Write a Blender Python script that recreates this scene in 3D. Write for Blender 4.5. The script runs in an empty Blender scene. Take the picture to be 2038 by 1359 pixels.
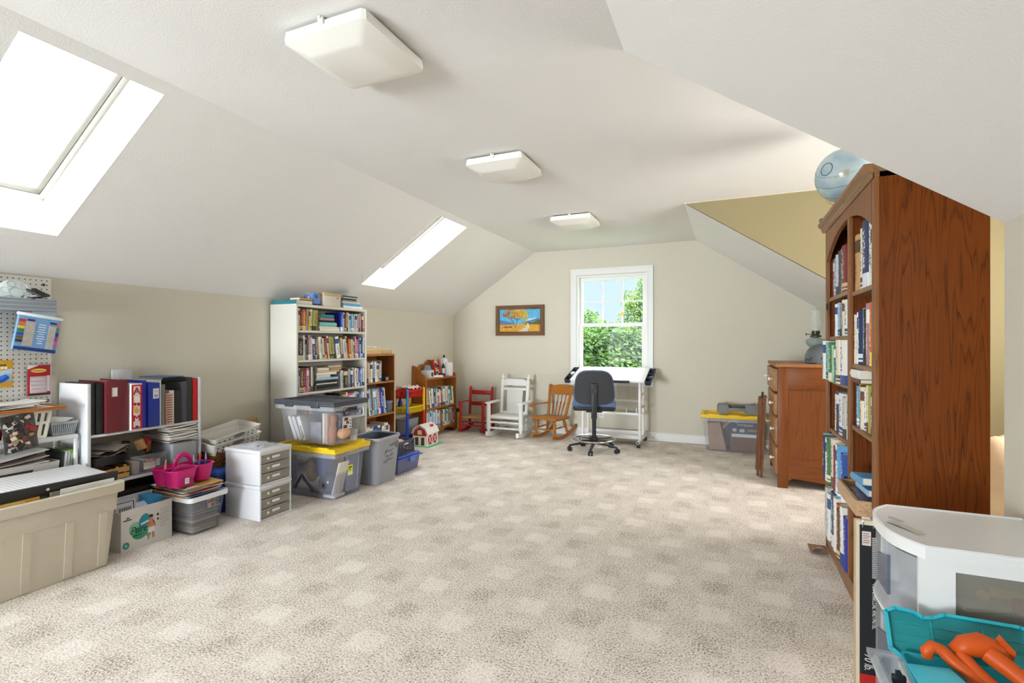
import bpy, bmesh, math, random
from mathutils import Vector, Matrix, Euler
random.seed(7)
S = bpy.context.scene
C = S.collection
PI = math.pi

# ------------------------------------------------------------ camera
cam_d = bpy.data.cameras.new('camera')
cam_d.sensor_width = 36.0
cam_d.lens = 36.0 * 1005.0 / 2038.0
cam_d.shift_y = (682.0 - 679.5) / 2038.0
cam_d.clip_start = 0.02
cam_d.clip_end = 200
cam = bpy.data.objects.new('camera', cam_d)
C.objects.link(cam)
cam.location = (0, 0, 1.21)
cam.rotation_euler = (PI / 2, 0, math.radians(23.3086))
S.camera = cam

# ------------------------------------------------------------ sky, sun, added lamps
W = bpy.data.worlds.new('sky')
S.world = W
W.use_nodes = True
nt = W.node_tree
nt.nodes.clear()
_o = nt.nodes.new('ShaderNodeOutputWorld')
_b = nt.nodes.new('ShaderNodeBackground')
_r = nt.nodes.new('ShaderNodeValToRGB')
_s = nt.nodes.new('ShaderNodeSeparateXYZ')
_t = nt.nodes.new('ShaderNodeTexCoord')
nt.links.new(_t.outputs['Generated'], _s.inputs[0])
nt.links.new(_s.outputs['Z'], _r.inputs[0])
nt.links.new(_r.outputs[0], _b.inputs[0])
nt.links.new(_b.outputs[0], _o.inputs[0])
e = _r.color_ramp.elements
e[0].position, e[0].color = 0.0, (0.066, 0.080, 0.096, 1)
e[1].position, e[1].color = 0.6, (0.95, 0.98, 1.0, 1)
q = _r.color_ramp.elements.new(0.2)
q.color = (0.064, 0.081, 0.102, 1)
SKY = 7.5
_b.inputs[1].default_value = SKY

def light(name, kind, loc, rot, energy, color=(1, 1, 1), size=None):
    d = bpy.data.lights.new(name, kind)
    d.energy = energy
    d.color = color
    if size:
        d.shape = 'RECTANGLE'
        d.size, d.size_y = size
    o = bpy.data.objects.new(name, d)
    C.objects.link(o)
    o.location = loc
    o.rotation_euler = rot
    return o

sun = light('sun', 'SUN', (0, -6, 9), (0, 0, 0), 1.35, (1.0, 0.96, 0.90))
sun.data.angle = math.radians(1.0)
sun.rotation_euler = Vector((-0.05, 0.86, -0.50)).to_track_quat('-Z', 'Y').to_euler()
# added fill lamp behind the camera, then an added lamp for assumed dormer-window daylight
light('rear_fill_lamp', 'AREA', (-2.3, -3.97, 1.05), (PI / 2 + .10, 0, -.12), 118, (0.87, 0.95, 1.0), (2.9, 1.5)).data.spread = math.radians(84)
light('dormer_fill_lamp', 'AREA', (2.54, 3.42, 1.55), (PI / 2, 0, PI / 2), 50, (1.0, 0.97, 0.92), (1.5, 1.1)).data.spread = math.radians(150)

S.view_settings.view_transform = 'Standard'
S.view_settings.look = 'None'
S.view_settings.gamma = 1.0
S.view_settings.use_curve_mapping = False
S.view_settings.exposure = 0.78
S.cycles.use_denoising = True
S.cycles.max_bounces = 7
S.cycles.diffuse_bounces = 4
S.cycles.glossy_bounces = 2
S.cycles.transmission_bounces = 4
S.cycles.transparent_max_bounces = 12
S.cycles.use_adaptive_sampling = True
S.cycles.adaptive_threshold = 0.1
S.cycles.adaptive_min_samples = 16
S.cycles.sample_clamp_indirect = 6

# ------------------------------------------------------------ materials
def lin(h):
    h = h.lstrip('#')
    r = []
    for i in (0, 2, 4):
        c = int(h[i:i + 2], 16) / 255.0
        r.append(c / 12.92 if c <= 0.04045 else ((c + 0.055) / 1.055) ** 2.4)
    return (r[0], r[1], r[2], 1.0)

MATS = {}

def newmat(key):
    m = bpy.data.materials.new(key)
    m.use_nodes = True
    return m, m.node_tree, m.node_tree.nodes['Principled BSDF']

def mat(h, rough=0.5, metal=0.0, var=0.0, vscale=40.0, bump=0.0, bscale=200.0, spec=0.4, coat=0.0):
    key = ('m', h, rough, metal, var, vscale, bump, bscale, spec, coat)
    if key in MATS:
        return MATS[key]
    m, t, p = newmat('paint_' + h)
    p.inputs['Base Color'].default_value = lin(h)
    p.inputs['Roughness'].default_value = rough
    p.inputs['Metallic'].default_value = metal
    p.inputs['Specular IOR Level'].default_value = spec
    if coat:
        p.inputs['Coat Weight'].default_value = coat
    if var or bump:
        tc = t.nodes.new('ShaderNodeTexCoord')
    if var:
        n = t.nodes.new('ShaderNodeTexNoise')
        n.inputs['Scale'].default_value = vscale
        n.inputs['Detail'].default_value = 4
        t.links.new(tc.outputs['Object'], n.inputs['Vector'])
        mx = t.nodes.new('ShaderNodeMix')
        mx.data_type = 'RGBA'
        b = lin(h)
        mx.inputs['A'].default_value = (b[0] * (1 - var), b[1] * (1 - var), b[2] * (1 - var), 1)
        mx.inputs['B'].default_value = tuple(min(1, x * (1 + var)) for x in b[:3]) + (1,)
        t.links.new(n.outputs['Fac'], mx.inputs['Factor'])
        t.links.new(mx.outputs['Result'], p.inputs['Base Color'])
    if bump:
        n2 = t.nodes.new('ShaderNodeTexNoise')
        n2.inputs['Scale'].default_value = bscale
        n2.inputs['Detail'].default_value = 3
        t.links.new(tc.outputs['Object'], n2.inputs['Vector'])
        bp = t.nodes.new('ShaderNodeBump')
        bp.inputs['Strength'].default_value = bump
        bp.inputs['Distance'].default_value = 0.01
        t.links.new(n2.outputs['Fac'], bp.inputs['Height'])
        t.links.new(bp.outputs[0], p.inputs['Normal'])
    MATS[key] = m
    return m

def wood(h1, h2, axis='Z', scale=6.0, rough=0.4, dist=6.0, ring=14.0):
    key = ('w', h1, h2, axis, scale, rough, dist, ring)
    if key in MATS:
        return MATS[key]
    m, t, p = newmat('wood_' + h1)
    tc = t.nodes.new('ShaderNodeTexCoord')
    mp = t.nodes.new('ShaderNodeMapping')
    sc = [scale, scale, scale]
    sc['XYZ'.index(axis)] = scale * 0.06
    mp.inputs['Scale'].default_value = sc
    t.links.new(tc.outputs['Object'], mp.inputs['Vector'])
    n = t.nodes.new('ShaderNodeTexNoise')
    n.inputs['Scale'].default_value = 1.3
    n.inputs['Detail'].default_value = 2
    t.links.new(mp.outputs[0], n.inputs['Vector'])
    mul = t.nodes.new('ShaderNodeMath')
    mul.operation = 'MULTIPLY'
    mul.inputs[1].default_value = ring
    t.links.new(n.outputs['Fac'], mul.inputs[0])
    fr = t.nodes.new('ShaderNodeMath')
    fr.operation = 'FRACT'
    t.links.new(mul.outputs[0], fr.inputs[0])
    n2 = t.nodes.new('ShaderNodeTexNoise')
    n2.inputs['Scale'].default_value = 26.0
    n2.inputs['Detail'].default_value = 3
    t.links.new(mp.outputs[0], n2.inputs['Vector'])
    ad = t.nodes.new('ShaderNodeMath')
    ad.operation = 'MULTIPLY_ADD'
    ad.inputs[1].default_value = 0.55
    t.links.new(n2.outputs['Fac'], ad.inputs[0])
    t.links.new(fr.outputs[0], ad.inputs[2])
    r = t.nodes.new('ShaderNodeValToRGB')
    r.color_ramp.elements[0].position = 0.15
    r.color_ramp.elements[0].color = lin(h2)
    r.color_ramp.elements[1].position = 0.75
    r.color_ramp.elements[1].color = lin(h1)
    q = r.color_ramp.elements.new(1.0)
    q.color = tuple((a + b) / 2 for a, b in zip(lin(h1), lin(h2)))
    q2 = r.color_ramp.elements.new(0.35)
    q2.color = tuple(a * .8 + b * .2 for a, b in zip(lin(h1), lin(h2)))
    hm = t.nodes.new('ShaderNodeMath')
    hm.operation = 'MULTIPLY'
    hm.inputs[1].default_value = 0.72
    t.links.new(ad.outputs[0], hm.inputs[0])
    t.links.new(hm.outputs[0], r.inputs[0])
    t.links.new(r.outputs[0], p.inputs['Base Color'])
    p.inputs['Roughness'].default_value = rough
    p.inputs['Specular IOR Level'].default_value = 0.3
    MATS[key] = m
    return m

def clear(tint='ffffff', body='e8e8ea', fac=0.28, rough=0.15):
    """clear or frosted plastic: light passes straight through, part of it is scattered by the wall"""
    key = ('c', tint, body, fac, rough)
    if key in MATS:
        return MATS[key]
    m, t, p = newmat('clear_' + tint)
    p.inputs['Base Color'].default_value = lin(body)
    p.inputs['Roughness'].default_value = rough
    tr = t.nodes.new('ShaderNodeBsdfTransparent')
    tr.inputs[0].default_value = lin(tint)
    mx = t.nodes.new('ShaderNodeMixShader')
    mx.inputs[0].default_value = fac
    t.links.new(tr.outputs[0], mx.inputs[1])
    t.links.new(p.outputs[0], mx.inputs[2])
    t.links.new(mx.outputs[0], t.nodes['Material Output'].inputs['Surface'])
    MATS[key] = m
    return m

def glass(tint=(0.97, 0.985, 0.98, 1), refl=1.0):
    key = ('g', tint, refl)
    if key in MATS:
        return MATS[key]
    m, t, p = newmat('pane_glass')
    tr = t.nodes.new('ShaderNodeBsdfTransparent')
    tr.inputs[0].default_value = tint
    gl = t.nodes.new('ShaderNodeBsdfGlossy')
    gl.inputs['Roughness'].default_value = 0.02
    fr = t.nodes.new('ShaderNodeFresnel')
    fr.inputs[0].default_value = 1.45
    ml = t.nodes.new('ShaderNodeMath')
    ml.operation = 'MULTIPLY'
    ml.inputs[1].default_value = refl
    t.links.new(fr.outputs[0], ml.inputs[0])
    mx = t.nodes.new('ShaderNodeMixShader')
    t.links.new(ml.outputs[0], mx.inputs[0])
    t.links.new(tr.outputs[0], mx.inputs[1])
    t.links.new(gl.outputs[0], mx.inputs[2])
    t.links.new(mx.outputs[0], t.nodes['Material Output'].inputs['Surface'])
    MATS[key] = m
    return m

def pattern(key, h1, h2, build, rough=0.6):
    """two colours mixed by a node mask; build(tree, texcoord node) returns the mask socket"""
    if key in MATS:
        return MATS[key]
    m, t, p = newmat(key)
    tc = t.nodes.new('ShaderNodeTexCoord')
    mx = t.nodes.new('ShaderNodeMix')
    mx.data_type = 'RGBA'
    mx.inputs['A'].default_value = lin(h1)
    mx.inputs['B'].default_value = lin(h2)
    t.links.new(build(t, tc), mx.inputs['Factor'])
    t.links.new(mx.outputs['Result'], p.inputs['Base Color'])
    p.inputs['Roughness'].default_value = rough
    MATS[key] = m
    return m

def nmath(t, op, a, b=None, c=None):
    n = t.nodes.new('ShaderNodeMath')
    n.operation = op
    for i, x in enumerate((a, b, c)):
        if x is None:
            continue
        if isinstance(x, (int, float)):
            n.inputs[i].default_value = x
        else:
            t.links.new(x, n.inputs[i])
    return n.outputs[0]

def sep(t, sock):
    n = t.nodes.new('ShaderNodeSeparateXYZ')
    t.links.new(sock, n.inputs[0])
    return n.outputs

def spine(h, acc, style):
    """printed book cover: title lines and bands in the cover's own print"""
    def build(t, tc):
        g = sep(t, tc.outputs['Generated'])
        z, y, x = g[2], g[1], g[0]
        def band(a, b):
            return nmath(t, 'MULTIPLY', nmath(t, 'GREATER_THAN', z, a), nmath(t, 'LESS_THAN', z, b))
        n = t.nodes.new('ShaderNodeTexNoise')
        mp = t.nodes.new('ShaderNodeMapping')
        mp.inputs['Scale'].default_value = (5, 0.1, 26)
        t.links.new(tc.outputs['Generated'], mp.inputs['Vector'])
        t.links.new(mp.outputs[0], n.inputs['Vector'])
        n.inputs['Scale'].default_value = 1.0
        txt = nmath(t, 'GREATER_THAN', n.outputs['Fac'], 0.52)
        core = nmath(t, 'MULTIPLY', nmath(t, 'GREATER_THAN', x, 0.28), nmath(t, 'LESS_THAN', x, 0.72))
        words = nmath(t, 'MULTIPLY', nmath(t, 'MULTIPLY', txt, core), band(0.3, 0.85) if style != 1 else band(0.15, 0.6))
        if style == 0:
            s = words
        elif style == 1:
            s = nmath(t, 'MAXIMUM', words, band(0.68, 0.9))
        elif style == 2:
            s = nmath(t, 'MAXIMUM', words, nmath(t, 'MAXIMUM', band(0.05, 0.09), band(0.12, 0.2)))
        else:
            s = nmath(t, 'MAXIMUM', band(0.0, 0.22), words)
        return s
    return pattern('print_%s_%s_%d' % (h, acc, style), h, acc, build, 0.5)

# ------------------------------------------------------------ mesh builder
class M:
    def __init__(s):
        s.v = []
        s.f = []

    def add(s, vs, fs, mtx=None):
        o = len(s.v)
        if mtx is not None:
            vs = [mtx @ Vector(p) for p in vs]
        s.v += [tuple(p) for p in vs]
        s.f += [tuple(i + o for i in f) for f in fs]
        return s

    def box(s, x0, x1, y0, y1, z0, z1, mtx=None):
        vs = [(x0, y0, z0), (x1, y0, z0), (x1, y1, z0), (x0, y1, z0), (x0, y0, z1), (x1, y0, z1), (x1, y1, z1), (x0, y1, z1)]
        return s.add(vs, [(0, 3, 2, 1), (4, 5, 6, 7), (0, 1, 5, 4), (1, 2, 6, 5), (2, 3, 7, 6), (3, 0, 4, 7)], mtx)

    def cbox(s, c, size, mtx=None):
        a, b, d = (q / 2 for q in size)
        return s.box(c[0] - a, c[0] + a, c[1] - b, c[1] + b, c[2] - d, c[2] + d, mtx)

    def rbox(s, x0, x1, y0, y1, z0, z1, r=0.005, seg=2, mtx=None):
        bm = bmesh.new()
        bmesh.ops.create_cube(bm, size=1.0)
        for v in bm.verts:
            v.co = Vector((x0 + (v.co.x + .5) * (x1 - x0), y0 + (v.co.y + .5) * (y1 - y0), z0 + (v.co.z + .5) * (z1 - z0)))
        r = min(r, .49 * min(x1 - x0, y1 - y0, z1 - z0))
        bmesh.ops.bevel(bm, geom=bm.edges[:], offset=r, segments=seg, profile=.5, affect='EDGES')
        bm.verts.index_update()
        s.add([v.co.copy() for v in bm.verts], [[v.index for v in f.verts] for f in bm.faces], mtx)
        bm.free()
        return s

    def bar(s, p, q, w, h=None, up=(0, 0, 1), ext=0.0):
        p, q = Vector(p), Vector(q)
        h = h or w
        d = (q - p)
        L = d.length
        d.normalize()
        u = Vector(up)
        if abs(d.dot(u)) > .95:
            u = Vector((1, 0, 0))
        sx = d.cross(u).normalized()
        uz = sx.cross(d).normalized()
        m = Matrix((sx, d, uz)).transposed().to_4x4()
        m.translation = p
        return s.box(-w / 2, w / 2, -ext, L + ext, -h / 2, h / 2, m)

    def cyl(s, p, q, r0, r1=None, n=12, caps=True):
        p, q = Vector(p), Vector(q)
        r1 = r0 if r1 is None else r1
        return s.rings([(p, r0), (q, r1)], n, caps)

    def rings(s, pr, n=10, caps=True, up=None):
        """swept circle through points with radii"""
        pts = [Vector(a) for a, _ in pr]
        vs, fs = [], []
        prev = None
        for i, (p, r) in enumerate(pr):
            if i == 0:
                d = pts[1] - pts[0]
            elif i == len(pts) - 1:
                d = pts[-1] - pts[-2]
            else:
                d = (pts[i + 1] - pts[i - 1])
            d.normalize()
            if prev is None:
                u = Vector((0, 0, 1)) if abs(d.z) < .9 else Vector((1, 0, 0))
            else:
                u = prev
            x = (u - d * u.dot(d)).normalized()
            prev = x
            y = d.cross(x)
            rx, ry = (r, r) if isinstance(r, (int, float)) else r
            for k in range(n):
                a = 2 * PI * k / n
                vs.append(pts[i] + x * (rx * math.cos(a)) + y * (ry * math.sin(a)))
        for i in range(len(pts) - 1):
            for k in range(n):
                a, b = i * n + k, i * n + (k + 1) % n
                fs.append((a, b, b + n, a + n))
        if caps:
            fs.append(tuple(range(n - 1, -1, -1)))
            fs.append(tuple(range((len(pts) - 1) * n, len(pts) * n)))
        return s.add(vs, fs)

    def tube(s, pts, r, n=8, closed=False):
        if closed:
            pts = [Vector(p) for p in pts]
            N = len(pts)
            vs, fs = [], []
            c = sum(pts, Vector()) / N
            nrm = (pts[1] - pts[0]).cross(pts[2] - pts[1]).normalized()
            for i in range(N):
                d = (pts[(i + 1) % N] - pts[i - 1]).normalized()
                x = d.cross(nrm).normalized()
                for k in range(n):
                    a = 2 * PI * k / n
                    vs.append(pts[i] + x * (r * math.cos(a)) + nrm * (r * math.sin(a)))
            for i in range(N):
                j = (i + 1) % N
                for k in range(n):
                    l = (k + 1) % n
                    fs.append((i * n + k, i * n + l, j * n + l, j * n + k))
            return s.add(vs, fs)
        return s.rings([(p, r) for p in pts], n)

    def lathe(s, prof, n=20, mtx=None, cap0=True, cap1=True):
        vs, fs = [], []
        for r, z in prof:
            for k in range(n):
                a = 2 * PI * k / n
                vs.append((r * math.cos(a), r * math.sin(a), z))
        for i in range(len(prof) - 1):
            for k in range(n):
                l = (k + 1) % n
                fs.append((i * n + k, i * n + l, (i + 1) * n + l, (i + 1) * n + k))
        if cap0:
            fs.append(tuple(range(n - 1, -1, -1)))
        if cap1:
            fs.append(tuple(range((len(prof) - 1) * n, len(prof) * n)))
        return s.add(vs, fs, mtx)

    def prism(s, poly, d0, d1, axis='Z', mtx=None):
        """polygon of (a, b) extruded along axis: Z -> (a,b,d); X -> (d,a,b); Y -> (a,d,b)"""
        def P(a, b, d):
            return (a, b, d) if axis == 'Z' else ((d, a, b) if axis == 'X' else (a, d, b))
        n = len(poly)
        vs = [P(a, b, d0) for a, b in poly] + [P(a, b, d1) for a, b in poly]
        fs = [tuple(range(n - 1, -1, -1)), tuple(range(n, 2 * n))]
        fs += [(i, (i + 1) % n, (i + 1) % n + n, i + n) for i in range(n)]
        return s.add(vs, fs, mtx)

    def frame(s, x0, x1, z0, z1, w, y0, y1, axis='Y', mtx=None):
        """rectangular ring in the plane normal to axis"""
        o = [(x0, z0), (x1, z0), (x1, z1), (x0, z1)]
        i = [(x0 + w, z0 + w), (x1 - w, z0 + w), (x1 - w, z1 - w), (x0 + w, z1 - w)]
        def P(a, b, d):
            return (a, b, d) if axis == 'Z' else ((d, a, b) if axis == 'X' else (a, d, b))
        vs = [P(*p, y0) for p in o + i] + [P(*p, y1) for p in o + i]
        fs = []
        for k in range(4):
            l = (k + 1) % 4
            fs += [(k, l, l + 4, k + 4), (k + 8, k + 12, l + 12, l + 8), (k, k + 8, l + 8, l), (k + 4, l + 4, l + 12, k + 12)]
        return s.add(vs, fs, mtx)

    def tub(s, x0, x1, y0, y1, z0, z1, flare=0.02, wall=0.003, r=0.03, seg=4, rim=0.0, mtx=None, floor=True):
        """open container with rounded corners; outline given at the TOP, the base is smaller by flare"""
        def loop(ins, z, rr):
            X0, X1, Y0, Y1 = x0 + ins, x1 - ins, y0 + ins, y1 - ins
            rr = max(rr, .002)
            out = []
            for cx, cy, a0 in ((X1 - rr, Y1 - rr, 0), (X0 + rr, Y1 - rr, PI / 2), (X0 + rr, Y0 + rr, PI), (X1 - rr, Y0 + rr, 1.5 * PI)):
                for k in range(seg + 1):
                    a = a0 + PI / 2 * k / seg
                    out.append((cx + rr * math.cos(a), cy + rr * math.sin(a), z))
            return out
        L = [loop(flare, z0, r * .8), loop(0, z1, r)]
        if rim:
            L = [loop(flare, z0, r * .8), loop(0.0, z1 - rim, r), loop(-rim * .7, z1 - rim, r), loop(-rim * .7, z1, r)]
        L += [loop(wall, z1, r), loop(flare + wall, z0 + wall, r * .8)]
        n = len(L[0])
        vs = [p for l in L for p in l]
        fs = []
        for i in range(len(L) - 1):
            for k in range(n):
                l = (k + 1) % n
                fs.append((i * n + k, i * n + l, (i + 1) * n + l, (i + 1) * n + k))
        if floor:
            fs.append(tuple(range(n - 1, -1, -1)))
            fs.append(tuple(range((len(L) - 1) * n, len(L) * n)))
        return s.add(vs, fs, mtx)

    def sheet(s, nx, ny, fn, thick=0.0006):
        """thin curved sheet: fn(u, v) -> point; closed with a second skin below"""
        vs, fs = [], []
        for t in (0, 1):
            for j in range(ny + 1):
                for i in range(nx + 1):
                    p = Vector(fn(i / nx, j / ny))
                    p.z -= thick * t
                    vs.append(p)
        N = (nx + 1) * (ny + 1)
        for j in range(ny):
            for i in range(nx):
                a = j * (nx + 1) + i
                fs.append((a, a + 1, a + nx + 2, a + nx + 1))
                fs.append((N + a, N + a + nx + 1, N + a + nx + 2, N + a + 1))
        for i in range(nx):
            fs.append((i, N + i, N + i + 1, i + 1))
            a = ny * (nx + 1) + i
            fs.append((a, a + 1, N + a + 1, N + a))
        for j in range(ny):
            a = j * (nx + 1)
            fs.append((a, a + nx + 1, N + a + nx + 1, N + a))
            a += nx
            fs.append((a, N + a, N + a + nx + 1, a + nx + 1))
        return s.add(vs, fs)

    def ball(s, c, r, nu=12, nv=8):
        rx, ry, rz = (r, r, r) if isinstance(r, (int, float)) else r
        vs = [(c[0], c[1], c[2] - rz)]
        for j in range(1, nv):
            ph = -PI / 2 + PI * j / nv
            for i in range(nu):
                a = 2 * PI * i / nu
                vs.append((c[0] + rx * math.cos(ph) * math.cos(a), c[1] + ry * math.cos(ph) * math.sin(a), c[2] + rz * math.sin(ph)))
        vs.append((c[0], c[1], c[2] + rz))
        fs = []
        for i in range(nu):
            fs.append((0, 1 + (i + 1) % nu, 1 + i))
            b = 1 + (nv - 2) * nu
            fs.append((len(vs) - 1, b + i, b + (i + 1) % nu))
        for j in range(nv - 2):
            for i in range(nu):
                a, b = 1 + j * nu + i, 1 + j * nu + (i + 1) % nu
                fs.append((a, b, b + nu, a + nu))
        return s.add(vs, fs)

    def mesh(s, name, ang=38):
        me = bpy.data.meshes.new(name)
        me.from_pydata(s.v, [], s.f)
        me.validate()
        bm = bmesh.new()
        bm.from_mesh(me)
        bmesh.ops.recalc_face_normals(bm, faces=bm.faces[:])
        bm.to_mesh(me)
        bm.free()
        me.polygons.foreach_set('use_smooth', [True] * len(me.polygons))
        me.set_sharp_from_angle(angle=math.radians(ang))
        return me

def part(name, m, material, parent=None, loc=None, rot=None, label=None, kind=None):
    me = m if isinstance(m, bpy.types.Mesh) else m.mesh(name)
    if material is not None:
        me.materials.clear()
        me.materials.append(material)
    o = bpy.data.objects.new(name, me)
    C.objects.link(o)
    if parent:
        o.parent = parent
    if loc:
        o.location = loc
    if rot:
        o.rotation_euler = rot
    if label:
        o['label'] = label
    if kind:
        o['kind'] = kind
    return o

def tag(o, label, cat, group=None):
    o['label'] = label
    o['category'] = cat
    if group:
        o['group'] = group
    return o

def thing(name, label, cat, loc=(0, 0, 0), rz=0.0, group=None):
    o = bpy.data.objects.new(name, None)
    C.objects.link(o)
    o.location = loc
    o.rotation_euler = (0, 0, rz)
    return tag(o, label, cat, group)

def single(name, m, material, label, cat, loc=None, rot=None, group=None):
    return tag(part(name, m, material, None, loc, rot), label, cat, group)

def struct(name, m, material, parent=None):
    o = part(name, m, material, parent)
    if not parent:
        o['kind'] = 'structure'
    return o

def text(body, parent, loc, rot, size, material, name='lettering', ext=0.0004, shear=0.0, ax='CENTER', xs=1.0):
    c = bpy.data.curves.new(name, 'FONT')
    c.body = body
    c.size = size
    c.extrude = ext
    c.align_x = ax
    c.align_y = 'CENTER'
    c.shear = shear
    c.resolution_u = 3
    tmp = bpy.data.objects.new(name, c)
    me = bpy.data.meshes.new_from_object(tmp)
    bpy.data.objects.remove(tmp)
    bpy.data.curves.remove(c)
    me.materials.clear()
    me.materials.append(material)
    me.name = name
    o = bpy.data.objects.new(name, me)
    C.objects.link(o)
    o.parent = parent
    o.location = loc
    o.rotation_euler = rot
    o.scale = (xs, 1, 1)
    return o

ROT_PX = (PI / 2, 0, PI / 2)      # lettering that faces +X
ROT_NX = (PI / 2, 0, -PI / 2)     # faces -X
ROT_NY = (PI / 2, 0, 0)           # faces -Y

white = mat('f2f0ec', 0.5)
# ------------------------------------------------------------ the room
Y0, YB = -4.0, 6.45
XL, ZK, ZC = -3.714, 1.60, 2.44
XC = -2.44                                   # left crease
SL = (ZC - ZK) / (XC - XL)
def slopez(x):
    return ZK + (x - XL) * SL

def carpet_mat():
    m, t, p = newmat('carpet')
    tc = t.nodes.new('ShaderNodeTexCoord')
    g = sep(t, tc.outputs['Object'])
    P = 0.2575
    def cell(a, off):
        return nmath(t, 'MULTIPLY_ADD', a, 1 / P, off)
    wob = t.nodes.new('ShaderNodeTexNoise')
    wob.inputs['Scale'].default_value = 22
    t.links.new(tc.outputs['Object'], wob.inputs['Vector'])
    w = nmath(t, 'MULTIPLY_ADD', wob.outputs['Fac'], 0.16, -0.08)
    cx = nmath(t, 'ADD', cell(g[0], 2.641 / P), w)
    cy = nmath(t, 'ADD', cell(g[1], -2.422 / P), w)
    ix, iy = nmath(t, 'ROUND', cx), nmath(t, 'ROUND', cy)
    fx = nmath(t, 'ABSOLUTE', nmath(t, 'SUBTRACT', cx, ix))
    fy = nmath(t, 'ABSOLUTE', nmath(t, 'SUBTRACT', cy, iy))
    ins = nmath(t, 'MINIMUM', 1.0, nmath(t, 'MAXIMUM', 0.0, nmath(t, 'MULTIPLY_ADD', nmath(t, 'MAXIMUM', fx, fy), -9.0, 2.75)))
    par = nmath(t, 'ABSOLUTE', nmath(t, 'MODULO', nmath(t, 'ADD', ix, iy), 2.0))
    even = nmath(t, 'LESS_THAN', par, 0.5)
    lightsq = nmath(t, 'MULTIPLY', ins, even)
    darksq = nmath(t, 'MULTIPLY', ins, nmath(t, 'SUBTRACT', 1.0, even))
    # loops of the pile
    n = t.nodes.new('ShaderNodeTexNoise')
    n.inputs['Scale'].default_value = 120
    n.inputs['Detail'].default_value = 3.0
    n.inputs['Roughness'].default_value = 0.75
    t.links.new(tc.outputs['Object'], n.inputs['Vector'])
    mp = t.nodes.new('ShaderNodeMapping')
    mp.inputs['Scale'].default_value = (9, 6, 1)
    t.links.new(tc.outputs['Object'], mp.inputs['Vector'])
    st = t.nodes.new('ShaderNodeTexNoise')
    st.inputs['Scale'].default_value = 1.2
    st.inputs['Detail'].default_value = 3
    t.links.new(mp.outputs[0], st.inputs['Vector'])
    f = nmath(t, 'MULTIPLY_ADD', n.outputs['Fac'], 2.1, -0.60)
    f = nmath(t, 'ADD', f, nmath(t, 'MULTIPLY_ADD', st.outputs['Fac'], 0.26, -0.13))
    f = nmath(t, 'ADD', f, nmath(t, 'MULTIPLY', lightsq, 0.13))
    f = nmath(t, 'SUBTRACT', f, nmath(t, 'MULTIPLY', darksq, 0.08))
    r = t.nodes.new('ShaderNodeValToRGB')
    r.color_ramp.elements[0].position, r.color_ramp.elements[0].color = 0.18, lin('8f8578')
    r.color_ramp.elements[1].position, r.color_ramp.elements[1].color = 0.95, lin('fdf8f0')
    q = r.color_ramp.elements.new(0.38)
    q.color = lin('dacfc4')
    q = r.color_ramp.elements.new(0.58)
    q.color = lin('efe5db')
    t.links.new(f, r.inputs[0])
    t.links.new(r.outputs[0], p.inputs['Base Color'])
    p.inputs['Roughness'].default_value = 0.95
    p.inputs['Specular IOR Level'].default_value = 0.05
    bp = t.nodes.new('ShaderNodeBump')
    bp.inputs['Strength'].default_value = 0.35
    bp.inputs['Distance'].default_value = 0.006
    t.links.new(n.outputs['Fac'], bp.inputs['Height'])
    t.links.new(bp.outputs[0], p.inputs['Normal'])
    return m

ceil_m = mat('e9e7e4', 0.9, bump=0.10, bscale=130, var=0.012, vscale=3)
wall_m = mat('d3cdbd', 0.85, bump=0.05, bscale=110, var=0.02, vscale=2)
trim_m = mat('e6e5e3', 0.4)

struct('floor', M().box(XL - .1, 2.65, Y0 - .1, YB + .1, -0.08, 0), carpet_mat())
# flat ceiling with the dormer's ceiling
m = M()
for x0, x1, y0, y1 in ((XC, -.409, Y0, 2.14), (XC, 2.65, 2.14, 4.70), (XC, -.367, 4.70, YB)):
    m.add([(x0, y0, ZC), (x1, y0, ZC), (x1, y1, ZC), (x0, y1, ZC)], [(0, 1, 2, 3)])
struct('ceiling', m, ceil_m)
# sloped ceiling over the knee wall, cut out for the two skylights
m = M()
xs = [XL - .02, -3.41, -2.497, XC]
ys = [Y0, 1.028, 1.568, 4.076, 4.612, YB]
for i in range(3):
    for j in range(5):
        if i == 1 and j in (1, 3):
            continue
        m.add([(xs[i], ys[j], slopez(xs[i])), (xs[i + 1], ys[j], slopez(xs[i + 1])), (xs[i + 1], ys[j + 1], slopez(xs[i + 1])), (xs[i], ys[j + 1], slopez(xs[i]))], [(0, 1, 2, 3)])
struct('ceiling', m, ceil_m)
struct('ceiling', M().add([(-.409, Y0, ZC), (.83, Y0, 1.5925), (.83, 2.14, 1.5925), (-.409, 2.14, ZC)], [(0, 1, 2, 3)]), ceil_m)
struct('ceiling', M().add([(-.367, 4.70, ZC), (.89, 4.70, 1.594), (.89, YB, 1.594), (-.367, YB, ZC)], [(0, 1, 2, 3)]), ceil_m)

struct('wall_left', M().box(XL - .12, XL, Y0, YB, 0, ZK + .02), wall_m)
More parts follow.
